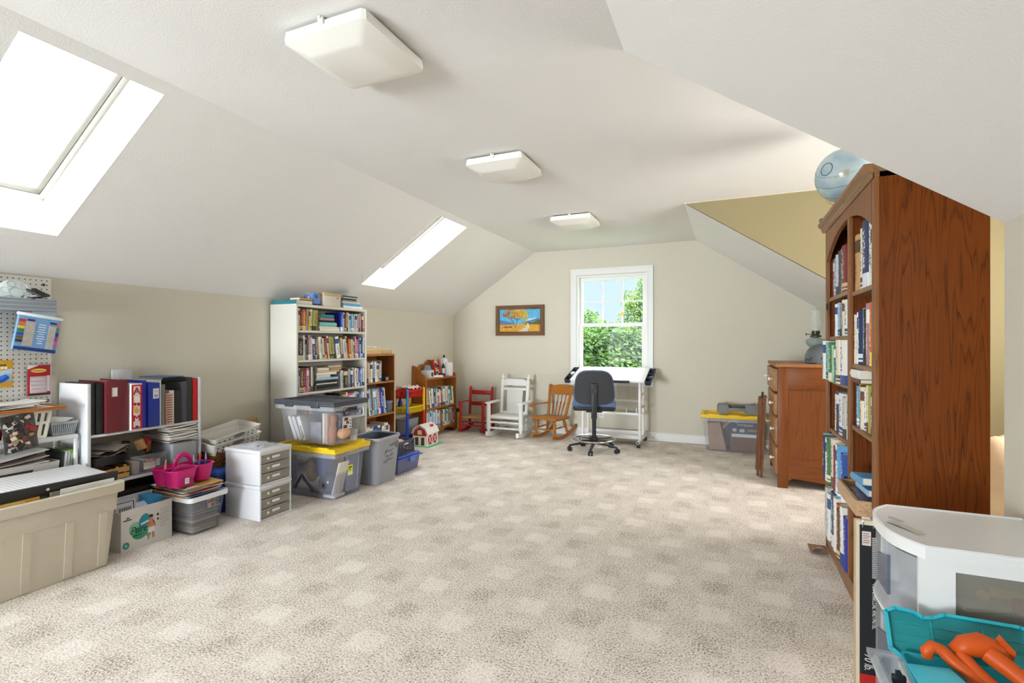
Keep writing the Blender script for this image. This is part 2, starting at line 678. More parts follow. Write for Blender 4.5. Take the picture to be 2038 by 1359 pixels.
# gable wall with the window opening
WX0, WX1, WZ0, WZ1 = -1.845, -0.945, 0.75, 2.085
m = M()
m.box(XL - .12, WX0, YB, YB + .13, 0, 2.55).box(WX1, 1.0, YB, YB + .13, 0, 2.55)
m.box(WX0, WX1, YB, YB + .13, 0, WZ0).box(WX0, WX1, YB, YB + .13, WZ1, 2.55)
struct('wall_back', m, wall_m)
struct('wall_rear', M().box(XL - .12, 1.0, Y0 - .13, Y0, 0, 2.55), wall_m)
struct('wall_right', M().box(.819, .93, Y0, 2.138, 0, 1.6), wall_m)
struct('wall_right', M().box(.881, .99, 4.70, YB, 0, 1.6), wall_m)
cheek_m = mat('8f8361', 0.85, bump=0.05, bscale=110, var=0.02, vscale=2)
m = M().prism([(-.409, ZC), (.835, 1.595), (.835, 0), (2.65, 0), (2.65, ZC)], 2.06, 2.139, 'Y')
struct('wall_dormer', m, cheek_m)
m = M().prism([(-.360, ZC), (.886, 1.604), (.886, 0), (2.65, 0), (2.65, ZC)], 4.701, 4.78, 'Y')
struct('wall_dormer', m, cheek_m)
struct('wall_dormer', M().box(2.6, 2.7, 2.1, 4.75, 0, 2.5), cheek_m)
bb = M().box(XL, WX0 + 5, YB - .014, YB, 0, .085).prism([(YB - .014, .085), (YB, .085), (YB, .1), (YB - .006, .1)], XL, .88, 'X')
bb = M().box(XL, .88, YB - .014, YB, 0, .085).prism([(YB - .014, .085), (YB, .085), (YB, .1), (YB - .006, .1)], XL, .88, 'X')
struct('baseboard_back', bb, trim_m)
bb = M().box(XL, XL + .014, Y0, YB - .015, 0, .085).prism([(XL, .085), (XL + .014, .085), (XL + .006, .1), (XL, .1)], Y0, YB - .015, 'Y')
struct('baseboard_left', bb, trim_m)
struct('baseboard_right', M().box(.867, .881, 4.70, YB - .015, 0, .1), trim_m)

# frames: one added round the rear fill lamp, one for the assumed dormer window
w5 = struct('window_5', M().frame(-3.68, -.80, .26, 1.86, .07, Y0, Y0 + .03, 'Y'), trim_m)
struct('muntin', M().box(-2.32, -2.28, Y0, Y0 + .025, .40, 1.70), trim_m, w5)
w4 = struct('window_4', M().frame(2.60, 4.24, .93, 2.17, .07, 2.565, 2.6, 'X'), trim_m)
struct('muntin', M().box(2.57, 2.6, 3.40, 3.44, .97, 2.13), trim_m, w4)

# ------------------------------------------------------------ gable window
w1 = struct('window_1', M().frame(-1.925, -.868, .663, 2.172, .078, YB - .02, YB + .001, 'Y'), trim_m)
m = M().frame(-1.925, -.868, .663, 2.172, .02, YB - .028, YB - .02, 'Y').frame(-1.862, -.931, .726, 2.109, .015, YB - .026, YB - .02, 'Y')
struct('casing_moulding', m, trim_m, w1)
struct('jamb', M().frame(WX0, WX1, WZ0, WZ1, .022, YB - .005, YB + .13, 'Y'), trim_m, w1)
gx0, gx1 = -1.775, -1.01
up = struct('upper_sash', M().frame(WX0 + .022, WX1 - .022, 1.425, WZ1 - .022, .042, YB + .065, YB + .10, 'Y'), trim_m, w1)
ux0, ux1, uz0, uz1 = WX0 + .064, WX1 - .064, 1.467, WZ1 - .064
for k in (1, 2):
    x = ux0 + (ux1 - ux0) * k / 3
    struct('muntin', M().box(x - .009, x + .009, YB + .07, YB + .095, uz0, uz1), trim_m, up)
zz = (uz0 + uz1) / 2
struct('muntin', M().box(ux0, ux1, YB + .069, YB + .096, zz - .009, zz + .009), trim_m, up)
win_glass = glass((0.93, 0.95, 0.95, 1), 0.06)
for i in range(3):
    for j in range(2):
        a, b = ux0 + (ux1 - ux0) * i / 3, ux0 + (ux1 - ux0) * (i + 1) / 3
        c, d = uz0 + (uz1 - uz0) * j / 2, uz0 + (uz1 - uz0) * (j + 1) / 2
        struct('pane', M().box(a, b, YB + .080, YB + .084, c, d), win_glass, up)
lo = struct('lower_sash', M().frame(WX0 + .022, WX1 - .022, WZ0 + .022, 1.462, .045, YB + .022, YB + .058, 'Y'), trim_m, w1)
struct('pane', M().box(ux0, ux1, YB + .038, YB + .042, WZ0 + .06, 1.42), win_glass, lo)
struct('sash_lock', M().rbox(-1.44, -1.35, YB + .015, YB + .04, 1.462, 1.478, .004), mat('d9d6d0', .35), lo)
struct('stool', M().rbox(WX0 + .02, WX1 - .02, YB - .03, YB + .03, WZ0 + .018, WZ0 + .04, .006), trim_m, w1)

# ------------------------------------------------------------ skylights
nrm = Vector((-SL, 0, 1)).normalized()
shaft_m = mat('f6f5f2', 0.8, bump=0.10, bscale=130)
def skylight(n, y0, y1, D=.28):
    x0, x1 = -3.41, -2.497
    def P(x, y, d):
        return Vector((x, y, slopez(x))) + nrm * d
    m = M()
    q = [(x0, y0), (x1, y0), (x1, y1), (x0, y1)]
    for k in range(4):
        a, b = q[k], q[(k + 1) % 4]
        m.add([P(*a, -.001), P(*b, -.001), P(*b, D), P(*a, D)], [(0, 1, 2, 3)])
    w = struct('window_%d' % n, m, shaft_m)
    ex = Vector((1, 0, SL)).normalized()
    R = Matrix((ex, Vector((0, 1, 0)), nrm)).transposed().to_4x4()
    R.translation = P(x0, y0, D)
    Lx = (P(x1, y0, 0) - P(x0, y0, 0)).length
    Ly = y1 - y0
    struct('frame', M().frame(-.02, Lx + .02, -.02, Ly + .02, .042, -.025, .05, 'Z', R), mat('dcd9d2', .5), w)
    struct('gasket', M().frame(.018, Lx - .018, .018, Ly - .018, .008, -.012, .03, 'Z', R), mat('6d6a60', .7), w)
    struct('pane', M().box(.02, Lx - .02, .02, Ly - .02, .012, .018, R), glass((.98, .985, .985, 1), 0.4), w)
skylight(2, 1.028, 1.568)
skylight(3, 4.076, 4.612)

# ------------------------------------------------------------ outlet on the gable wall
t = thing('wall_outlet', 'white duplex power outlet on the gable wall behind the drafting table', 'outlet', (-1.518, YB, .30))
part('cover_plate', M().rbox(-.036, .036, -.008, 0, -.058, .058, .003), mat('eeece6', .4), t)
for dz in (-.022, .022):
    s_ = part('socket', M().rbox(-.017, .017, -.011, -.006, dz - .014, dz + .014, .004), mat('e2dfd8', .4), t)
    part('slot', M().box(-.008, -.005, -.0115, -.0105, dz - .006, dz + .006).box(.005, .008, -.0115, -.0105, dz - .006, dz + .006), mat('2b2927', .6), s_)

# ------------------------------------------------------------ outdoors
def leaf_mat(a, b, c):
    m, t, p = newmat('leaf_' + a)
    tc = t.nodes.new('ShaderNodeTexCoord')
    n = t.nodes.new('ShaderNodeTexNoise')
    n.inputs['Scale'].default_value = 1.7
    n.inputs['Detail'].default_value = 4
    n.inputs['Roughness'].default_value = 0.7
    t.links.new(tc.outputs['Object'], n.inputs['Vector'])
    r = t.nodes.new('ShaderNodeValToRGB')
    r.color_ramp.elements[0].position, r.color_ramp.elements[0].color = .35, lin(a)
    r.color_ramp.elements[1].position, r.color_ramp.elements[1].color = .68, lin(c)
    q = r.color_ramp.elements.new(.5)
    q.color = lin(b)
    t.links.new(n.outputs['Fac'], r.inputs[0])
    t.links.new(r.outputs[0], p.inputs['Base Color'])
    p.inputs['Roughness'].default_value = .6
    tl = t.nodes.new('ShaderNodeBsdfTranslucent')
    t.links.new(r.outputs[0], tl.inputs[0])
    mx = t.nodes.new('ShaderNodeMixShader')
    mx.inputs[0].default_value = .3
    t.links.new(p.outputs[0], mx.inputs[1])
    t.links.new(tl.outputs[0], mx.inputs[2])
    t.links.new(mx.outputs[0], t.nodes['Material Output'].inputs['Surface'])
    return m

def tree(name, label, base, blobs, n, lm, size=(.07, .13), seed=1):
    rnd = random.Random(seed)
    t = thing(name, label, 'tree', base, 0, 'trees outside the gable window')
    tot = sum(b[3] ** 2 for b in blobs)
    vs, fs = [], []
    for bx, by, bz, r in blobs:
        for _ in range(int(n * r * r / tot)):
            d = Vector((rnd.gauss(0, 1), rnd.gauss(0, 1), rnd.gauss(0, 1))).normalized()
            p = Vector((bx, by, bz)) + d * r * (rnd.random() ** .35)
            nn = (d + Vector((rnd.uniform(-1, 1), rnd.uniform(-1, 1), rnd.uniform(-.3, 1.3)))).normalized()
            a = nn.cross(Vector((rnd.random(), rnd.random(), rnd.random()))).normalized()
            b = nn.cross(a)
            L = rnd.uniform(*size)
            w = L * .42
            o = len(vs)
            vs += [p - a * L * .5, p + b * w * .5, p + a * L * .5 - nn * L * .12, p - b * w * .5]
            fs.append((o, o + 1, o + 2, o + 3))
    f = M()
    f.v = [tuple(v) for v in vs]
    f.f = fs
    me = bpy.data.meshes.new('foliage')
    me.from_pydata(f.v, [], f.f)
    me.materials.append(lm)
    o = bpy.data.objects.new('foliage', me)
    C.objects.link(o)
    o.parent = t
    o['kind'] = 'stuff'
    tr = M()
    top = max(blobs, key=lambda q: q[2])
    tr.rings([((0, 0, 0), .14), ((.03, 0, top[2] * .35), .11), ((top[0] * .5, top[1] * .5, top[2] * .7), .07), ((top[0], top[1], top[2] + top[3] * .5), .02)], 8)
    for bx, by, bz, r in blobs:
        tr.rings([((.02, 0, max(.4, bz * .45)), .05), ((bx * .6, by * .6, bz * .8), .035), ((bx, by, bz + r * .4), .012)], 6)
    part('trunk', tr, mat('6b5a48', .9), t)
    return t

GZ = -3.2
struct('ground', M().box(-60, 60, 7.2, 90, GZ - .1, GZ), mat('6f8f3f', .95, var=.3, vscale=.6))
lm1 = leaf_mat('2b4519', '5f842e', '97ad52')
lm2 = leaf_mat('1f3219', '46692e', '86a850')
lm3 = leaf_mat('334c24', '6f8c44', 'a5b56e')
tree('rounded_shrub_tree', 'bushy yellow-green tree with rounded low crown behind the window panes', (-4.1, 12.9, GZ),
     [(-.5, 0, 4.6, .9), (.45, .2, 4.5, .85), (-.1, -.3, 3.4, 1.0), (.9, -.4, 3.6, .8), (-1.2, .2, 3.3, 1.0), (.5, -.5, 2.7, .95)], 30000, lm1, (.07, .15), 3)
tree('tall_leafy_tree', 'tall tree with sparse upper branches showing sky in the window', (-2.0, 14.4, GZ),
     [(.1, 0, 6.0, .55), (.35, .1, 6.7, .35), (-.45, 0, 5.55, .42), (.5, .2, 5.3, .8), (-.2, 0, 4.9, .8), (-.7, .1, 4.5, .6), (.2, 0, 4.3, 1.0), (.9, 0, 4.4, 1.0), (.45, 0, 7.3, .3), (.8, .1, 6.4, .45)], 17000, lm3, (.06, .12), 5)
tree('dark_evergreen_tree', 'dark green dense tree filling the lower window pane', (-2.3, 10.4, GZ),
     [(0, 0, 4.1, .75), (.6, .1, 4.0, .7), (-.7, .1, 4.0, .75), (.2, -.2, 3.4, .9), (1.2, .2, 3.9, .8), (-1.3, .2, 3.6, .85), (-.4, -.2, 3.5, .9), (.8, -.1, 3.3, .9)], 42000, lm2, (.07, .15), 9)
tree('spreading_tree', 'broad green tree seen past the edge of the window', (-8.2, 15.0, GZ),
     [(0, 0, 4.6, 1.3), (1.2, .2, 4.2, 1.2), (-1.1, 0, 4.0, 1.3), (.3, -.4, 3.2, 1.3)], 7000, lm1, (.07, .14), 12)
tree('spreading_tree', 'light green tree standing beyond the dark evergreen outside the window', (2.1, 13.5, GZ),
     [(0, 0, 4.9, 1.2), (-.9, .2, 4.5, 1.1), (1.0, 0, 4.2, 1.2), (.1, -.3, 3.2, 1.3), (-.2, 0, 5.9, .8)], 7000, lm3, (.07, .14), 15)
# ------------------------------------------------------------ books
COL = {
 'cream': ('e6dcc6', '6b4a3a'), 'white': ('efece6', '35508a'), 'ivory': ('ded2b4', '8a3b2c'), 'black': ('26241f', 'c9bfa6'),
 'dark brown': ('43302a', 'cdb890'), 'brown': ('6b4530', 'e0c890'), 'tan': ('c39a63', '4a3320'), 'orange': ('d9622b', 'f2d35a'),
 'red': ('b5302b', 'f2e4d0'), 'dark red': ('7c2530', 'd9b98a'), 'pink': ('e05a93', 'fdf2f4'), 'mauve': ('a9808c', 'f0e6e6'),
 'purple': ('5c3f7d', 'e6dcf0'), 'navy blue': ('25345f', 'dfe6f2'), 'blue': ('2f57a8', 'f0f2f4'), 'royal blue': ('2737a6', 'e4e8f4'),
 'light blue': ('9fc3e2', '24456f'), 'sky blue': ('5fa3d3', 'f4f6f8'), 'teal': ('2f7d86', 'e8f0ea'), 'aqua': ('7cc2c0', '23515c'),
 'green': ('3f7a4c', 'f0ead0'), 'olive': ('a5a24a', '34331a'), 'light green': ('a9c99a', '375a3a'), 'yellow': ('e6c83c', '6b3a1c'),
 'grey': ('9a9a98', '2f2f33'), 'silver grey': ('c6c6c8', '44464f'), 'charcoal': ('4a4a4e', 'd8d8da'), 'beige': ('cdbd9e', '5a4734'),
}
BOOKN = [0]
ORD = ['first', 'second', 'third', 'fourth', 'fifth', 'sixth', 'seventh', 'eighth', 'ninth', 'tenth', 'eleventh', 'twelfth', 'thirteenth', 'fourteenth',
       'fifteenth', 'sixteenth', 'seventeenth', 'eighteenth', 'nineteenth', 'twentieth', 'twenty-first', 'twenty-second', 'twenty-third', 'twenty-fourth',
       'twenty-fifth', 'twenty-sixth', 'twenty-seventh', 'twenty-eighth', 'twenty-ninth', 'thirtieth', 'thirty-first', 'thirty-second', 'thirty-third', 'thirty-fourth', 'thirty-fifth', 'thirty-sixth']
pages_m = mat('e9e1cf', 0.8)

def book(col, t, h, d, loc, rot, label, group, flat=False):
    """local x = thickness, y = depth away from the spine, z = height; flat: the same book on its side, thickness up"""
    BOOKN[0] += 1
    k = BOOKN[0]
    c = min(.0025, t * .18)
    bulge = min(.006, t * .22)
    cov = M()
    arc = [(0, 0)] + [(t * i / 4, -bulge * math.sin(PI * i / 4)) for i in (1, 2, 3)] + [(t, 0), (t, c), (0, c)]
    cov.prism(arc, 0, h, 'Z')
    cov.box(0, c, c, d, 0, h).box(t - c, t, c, d, 0, h)
    pg = M().box(c, t - c, c, d - .004, .003, h - .003)
    if flat:
        R = Matrix.Rotation(PI / 2, 4, 'Y')          # x -> -z, z -> x
        for q in (cov, pg):
            q.v = [tuple((R @ Vector(p)) + Vector((0, 0, t))) for p in q.v]
    hexc, acc = COL[col]
    o = part('book', cov, spine(hexc, acc, k % 4) if not flat else mat(hexc, .5), None, loc, rot)
    part('pages', pg, pages_m, o)
    return tag(o, label, 'book', group)

def row(spec, y0, y1, x, z, rz, h, d, where, group, leans=None, seed=1, end='window end', hvar=.12):
    """books side by side along Y; spec: list of (colour, weight); spine at x"""
    rnd = random.Random(seed)
    tot = sum(w for _, w in spec)
    if leans:
        l0, l1 = leans(0.0), leans(1.0)
        if rz > 0:
            y0, y1 = y0 + h * math.sin(max(0, -l0)), y1 - h * math.sin(max(0, l1))
        else:
            y1, y0 = y1 - h * math.sin(max(0, -l0)), y0 + h * math.sin(max(0, l1))
    L = y1 - y0
    pos = 0.0
    n = len(spec)
    for i, (c, w) in enumerate(spec):
        ln = leans(i / max(1, n - 1)) if leans else rnd.uniform(-.008, .008)
        cell = L * w / tot
        t = cell * .94 * math.cos(ln)
        hh = h * (1 - rnd.random() * hvar)
        dd = d * (1 - rnd.random() * .2)
        if rz > 0:
            y = y0 + pos + cell * .03
        else:
            y = y1 - pos - cell * .03
        lift = max(0.0, t * math.sin(ln))
        lab = '%s book, %s from the near end, %s' % (c, ORD[i], where)
        if rz < 0:
            lab = '%s book, %s from the far end, %s' % (c, ORD[n - 1 - i], where)
        book(c, t, hh, dd, (x + (rnd.uniform(-.012, 0) if rz > 0 else rnd.uniform(0, .012)), y, z + lift + .0008), (0, ln, rz), lab, group)
        pos += cell

def S2(s):
    """'cream 2, tan 3' -> list"""
    out = []
    for a in s.split(','):
        a = a.strip()
        nm, w = a.rsplit(' ', 1)
        out.append((nm, float(w)))
    return out

# ------------------------------------------------------------ ceiling lights
def sqring(prof, m=None):
    m = m or M()
    vs, fs = [], []
    for h, z, c in prof:
        vs += [(h - c, h, z), (-h + c, h, z), (-h, h - c, z), (-h, -h + c, z), (-h + c, -h, z), (h - c, -h, z), (h, -h + c, z), (h, h - c, z)]
    for i in range(len(prof) - 1):
        for k in range(8):
            l = (k + 1) % 8
            fs.append((i * 8 + k, i * 8 + l, i * 8 + 8 + l, i * 8 + 8 + k))
    n = len(prof) - 1
    fs.append(tuple(range(7, -1, -1)))
    fs.append(tuple(range(n * 8, n * 8 + 8)))
    return m.add(vs, fs)

diff_m = mat('efece4', 0.3, spec=.5)
for (x, y), lab in (((-1.415, 1.665), 'largest-looking square white ceiling light beside the big skylight'), ((-1.415, 3.16), 'middle square white ceiling light of the row of three'), ((-1.40, 4.83), 'square white ceiling light closest to the gable window')):
    t = thing('ceiling_light', lab, 'ceiling light', (x, y, ZC), 0, 'square ceiling lights')
    part('pan', sqring([(.175, -.012, .01), (.175, 0, .01)]), mat('4f4b40', .6), t)
    part('diffuser', sqring([(.196, -.012, .012), (.200, -.040, .014), (.200, -.052, .016), (.135, -.088, .02), (.120, -.092, .02)]), diff_m, t)
    for a in (0, 1):
        part('clip', M().box(-.012, .012, .196, .206, -.03, -.004).box(-.006, .006, .2, .214, -.012, -.004), mat('dedbd2', .4), t, rot=(0, 0, a * PI))

# ------------------------------------------------------------ painting
t = thing('landscape_painting', 'small landscape painting of a golden autumn tree in a rustic wood frame', 'painting', (-2.657, YB - .002, 1.5175))
fw, fh, w = .359, .2085, .052
fr_m = wood('7a5434', '3c2614', 'X', 9, .55)
fr_m2 = wood('7a5434', '3c2614', 'Z', 9, .55)
for sx in (-1, 1):
    part('frame_rail', M().prism([(sx * fw, -fh), (sx * fw, fh), (sx * (fw - w), fh - w), (sx * (fw - w), -fh + w)], -.03, 0, 'Y'), fr_m2, t)
    part('frame_rail', M().prism([(-fw, sx * fh), (fw, sx * fh), (fw - w, sx * (fh - w)), (-fw + w, sx * (fh - w))], -.03, 0, 'Y'), fr_m, t)
part('inner_edge', M().frame(-fw + w - .004, fw - w + .004, -fh + w - .004, fh - w + .004, .007, -.027, -.02, 'Y'), mat('2c241e', .6), t)
cw, ch = fw - w, fh - w
cv = part('canvas', M().box(-cw, cw, -.012, -.004, -ch, ch), mat('63b4dd', .7, var=.25, vscale=14), t)
def poly(nm, pts, hx, y, **k):
    part(nm, M().prism([(a * cw, b * ch) for a, b in pts], y - .0005, y, 'Y'), mat(hx, .7, **k), cv)
poly('painted_cloud', [(.3, -.05), (.95, -.12), (1, .1), (.75, .2), (.45, .16), (.3, .05)], 'c9e0ea', -.0122)
poly('painted_hill', [(-1, -.42), (-.3, -.45), (-.3, -.2), (-.55, -.12), (-.8, 0), (-1, .03)], '5f82b0', -.0124, var=.2, vscale=30)
poly('painted_hill', [(.2, -.4), (1, -.4), (1, .12), (.85, .2), (.7, .1), (.45, -.02), (.2, -.08)], '5f7fae', -.0124, var=.2, vscale=30)
poly('painted_hedge', [(.2, -.42), (1, -.42), (1, .0), (.88, .08), (.75, -.08), (.6, -.2), (.4, -.15), (.25, -.25)], '5f6a30', -.0126, var=.4, vscale=60)
poly('painted_field', [(-1, -1), (1, -1), (1, -.38), (.2, -.34), (-1, -.38)], 'd8a23c', -.0128, var=.35, vscale=45)
poly('painted_path', [(-.1, -1), (.35, -1), (.48, -.6), (.42, -.25), (.36, -.25), (.3, -.55)], 'd6cdb4', -.0130, var=.15, vscale=60)
poly('painted_cattle', [(-.85, -.62), (-.7, -.52), (-.55, -.55), (-.4, -.5), (-.35, -.62)], '7a2f1c', -.0131)
tk = M()
for pts in ([(-.22, -.6), (-.3, -.1), (-.5, .2), (-.75, .5)], [(-.18, -.6), (-.12, .0), (-.12, .45)], [(-.13, .0), (.1, .25), (.2, .6)], [(-.14, .05), (-.35, .3), (-.3, .7)]):
    for a, b in zip(pts, pts[1:]):
        tk.bar((a[0] * cw, -.0135, a[1] * ch), (b[0] * cw, -.0135, b[1] * ch), .006, .0006, (0, 1, 0))
part('painted_tree_trunk', tk, mat('2d2a26', .7), cv)
rnd = random.Random(4)
for hx, n, cx, cz, rx, rz in (('c98a1e', 130, -.3, .6, .5, .42), ('e3b92f', 120, .02, .6, .42, .45), ('b9a92c', 60, .2, .2, .2, .5), ('8f5a1c', 70, -.45, .5, .4, .35)):
    d = M()
    for _ in range(n):
        a, r = rnd.uniform(0, 2 * PI), rnd.random() ** .5
        x, z = cx + rx * r * math.cos(a), cz + rz * r * math.sin(a)
        x, z = max(-.96, min(.96, x)), max(-.9, min(.95, z))
        s = rnd.uniform(.008, .014)
        R = Matrix.Translation((x * cw, -.0142 - rnd.random() * .001, z * ch)) @ Matrix.Rotation(rnd.uniform(0, PI), 4, 'Y')
        d.box(-s, s, -.0004, 0, -s * .35, s * .35, R)
    part('painted_leaves', d, mat(hx, .7), cv, kind='stuff')

# ------------------------------------------------------------ rocking chairs
def turned(m, p, q, r, n=10):
    """turned leg with beads"""
    p, q = Vector(p), Vector(q)
    pr = []
    for f, k in ((0, .7), (.08, .75), (.12, 1.15), (.16, .75), (.3, 1.2), (.5, 1.25), (.62, .7), (.66, 1.2), (.70, .7), (.85, 1.1), (1, .8)):
        pr.append((p.lerp(q, f), r * k))
    return m.rings(pr, n)

def rocker_arc(m, x, y0, y1, lift, w, h, zb=0.0, n=10, ym=None):
    """curved runner along Y, touching the floor in the middle"""
    ym = (y0 + y1) / 2 if ym is None else ym
    top, bot = [], []
    for i in range(n + 1):
        y = y0 + (y1 - y0) * i / n
        k = (y - ym) / max(abs(y1 - ym), abs(y0 - ym))
        z = zb + lift * k * k
        bot.append((y, z))
        top.append((y, z + h))
    return m.prism(bot + top[::-1], x - w / 2, x + w / 2, 'X')

red_m = mat('b02420', .35)
# red ladder-back child's rocker
t = thing('rocking_chair', "red painted child's rocking chair with a woven rush seat", 'chair', (-3.185, 6.15, 0), 0.05)
for sx in (-1, 1):
    part('back_post', M().rings([((sx * .15, .12, .05), 0.019), ((sx * .155, .13, .2), .020), ((sx * .165, .19, .58), .020), ((sx * .165, .192, .60), .008)], 10), red_m, t)
    part('front_post', M().rings([((sx * .165, -.14, .04), .022), ((sx * .165, -.14, .40), .022)], 10), red_m, t)
    part('arm', M().rbox(sx * .165 - .022, sx * .165 + .022, -.17, .16, .398, .415, .006), red_m, t)
    part('rocker_runner', rocker_arc(M(), sx * .163, -.2, .24, .05, .026, .042, ym=-.02), red_m, t)
for z0, z1, y in ((.485, .545, .178), (.335, .39, .152)):
    part('back_slat', M().rbox(-.155, .155, y - .007, y + .007, z0, z1, .004), red_m, t)
part('seat', M().rbox(-.16, .16, -.15, .13, .19, .215, .01), mat('b58a55', .8, var=.2, vscale=90, bump=.5, bscale=120), t)
for y, z in ((-.14, .10), (-.14, .145), (.125, .10)):
    part('stretcher', M().cyl((-.16, y, z), (.16, y, z), .010), red_m, t)

# white porch rocker
wr = mat('e9e8e6', .5)
t = thing('rocking_chair', "white child's porch rocking chair with woven back panel", 'chair', (-2.635, 6.03, 0), 0.0)
for sx in (-1, 1):
    part('back_post', M().rings([((sx * .18, .13, .04), .022), ((sx * .18, .14, .25), .024), ((sx * .185, .2, .70), .024), ((sx * .185, .205, .722), .012), ((sx * .185, .207, .735), .024), ((sx * .185, .21, .752), .024), ((sx * .185, .212, .764), .011), ((sx * .185, .214, .778), .014), ((sx * .185, .215, .79), .006)], 10), wr, t)
    part('front_post', M().rings([((sx * .225, -.155, .05), .013), ((sx * .225, -.155, .09), .024), ((sx * .225, -.155, .13), .030), ((sx * .225, -.155, .28), .028), ((sx * .225, -.155, .425), .026)], 10), wr, t)
    part('arm', M().rbox(sx * .225 - .035, sx * .225 + .035, -.2, .17, .425, .447, .008), wr, t)
    part('rocker_runner', rocker_arc(M(), sx * .21, -.24, .33, .07, .036, .058, ym=-.03), wr, t)
    part('side_stretcher', M().cyl((sx * .22, -.155, .17), (sx * .18, .135, .17), .012), wr, t)
cr = M()
cr.prism([(-.175, .64), (.175, .64), (.175, .70), (.12, .725), (-.12, .725), (-.175, .70)], .183, .203, 'Y')
part('crest_rail', cr, wr, t)
part('back_rail', M().rbox(-.18, .18, .178, .196, .575, .61, .004), wr, t)
part('back_rail', M().rbox(-.18, .18, .14, .158, .265, .30, .004), wr, t)
wv = pattern('woven_white', 'e6e5e2', 'c9c7c2', lambda t_, tc: nmath(t_, 'GREATER_THAN', nmath(t_, 'FRACT', nmath(t_, 'MULTIPLY', sep(t_, tc.outputs['Object'])[0], 42)), .82), .7)
p_ = part('woven_panel', M().add([(-.105, .150, .285), (.105, .150, .285), (.115, .192, .60), (-.115, .192, .60), (-.105, .160, .285), (.105, .160, .285), (.115, .202, .60), (-.115, .202, .60)], [(0, 1, 2, 3), (7, 6, 5, 4), (0, 4, 5, 1), (1, 5, 6, 2), (2, 6, 7, 3), (3, 7, 4, 0)]), wv, t)
part('panel_band', M().box(-.112, .112, .164, .172, .435, .447), wr, p_)
part('seat', M().rbox(-.215, .215, -.17, .15, .235, .275, .014), wv, t)
for y, z in ((-.155, .19), (-.155, .115), (.135, .115)):
    part('stretcher', M().cyl((-.22, y, z), (.22, y, z), .013), wr, t)

# oak arrow-back rocker
oak = wood('b3722c', '8a5420', 'Z', 10, .35)
t = thing('rocking_chair', "honey oak child's rocking chair with arrow back spindles and turned legs", 'chair', (-2.09, 6.11, 0), math.radians(-14))
for sx in (-1, 1):
    part('back_post', M().rings([((sx * .125, .13, .25), .017), ((sx * .15, .19, .45), .019), ((sx * .172, .245, .64), .018), ((sx * .174, .25, .66), .011)], 10), oak, t)
    part('rocker_runner', rocker_arc(M(), sx * .155, -.21, .36, .11, .026, .036, ym=-.02), oak, t)
    part('leg', turned(M(), (sx * .12, -.11, .25), (sx * .155, -.15, .03), .018), oak, t)
    part('leg', turned(M(), (sx * .11, .11, .25), (sx * .155, .15, .055), .018), oak, t)
cr = M()
n = 8
pf, pb = [], []
for i in range(n + 1):
    u = -1 + 2 * i / n
    pf.append((u * .165, .235 + .02 * (1 - u * u)))
vs = []
for i, (x, y) in enumerate(pf):
    u = -1 + 2 * i / n
    zt = .625 + .035 * math.cos(u * PI / 2) ** .6
    vs += [(x, y - .018, .53), (x, y + .004, zt), (x, y + .018, zt), (x, y - .004, .53)]
fs = []
for i in range(n):
    a = i * 4
    for k in range(4):
        fs.append((a + k, a + (k + 1) % 4, a + 4 + (k + 1) % 4, a + 4 + k))
fs += [(3, 2, 1, 0), (n * 4, n * 4 + 1, n * 4 + 2, n * 4 + 3)]
part('crest_rail', cr.add(vs, fs), oak, t)
for k in range(4):
    u = (-.6, -.2, .2, .6)[k]
    x0, x1 = u * .115, u * .15
    b = Vector((x0, .125, .26))
    e_ = Vector((x1, .232, .54))
    sp = M()
    sp.rings([(b, .006), (b.lerp(e_, .25), (.006, .012)), (b.lerp(e_, .52), (.006, .016)), (b.lerp(e_, .62), (.006, .018)), (b.lerp(e_, .70), (.005, .006)), (e_, .006)], 8)
    part('arrow_spindle', sp, oak, t)
part('seat', M().rbox(-.18, .18, -.17, .15, .238, .272, .012, 3), oak, t)
part('arm', M().rings([((-.20, -.17, .405), (.014, .02)), ((-.205, -.12, .43), (.012, .022)), ((-.195, .02, .42), (.010, .018)), ((-.15, .17, .425), (.010, .013))], 10), oak, t)
part('arm_post', turned(M(), (-.165, -.1, .268), (-.203, -.14, .42), .011), oak, t)
for a, b in (((-.14, -.13, .12), (.14, -.13, .12)), ((-.13, -.13, .14), (-.13, .13, .14)), ((.13, -.13, .14), (.13, .13, .14))):
    part('stretcher', M().rings([(a, .006), (Vector(a).lerp(Vector(b), .3), .009), (Vector(a).lerp(Vector(b), .5), .013), (Vector(a).lerp(Vector(b), .7), .009), (b, .006)], 8), oak, t)

# ------------------------------------------------------------ drafting stool
blk = mat('232326', .45)
t = thing('drafting_stool', 'black and blue swivel drafting stool with chrome foot ring at the white table', 'stool', (-1.395, 5.565, 0), math.radians(14))
fab = mat('5c6f96', .9, bump=.3, bscale=300)
def roundpad(w, d, h, r, y0=0):
    return M().rbox(-w / 2, w / 2, -d / 2 + y0, d / 2 + y0, 0, h, r, 4)
st = part('seat', M().rbox(-.235, .235, -.19, .22, .505, .575, .032, 4), fab, t)
part('seat_shell', M().rbox(-.23, .23, -.185, .215, .465, .53, .03, 4), blk, st)
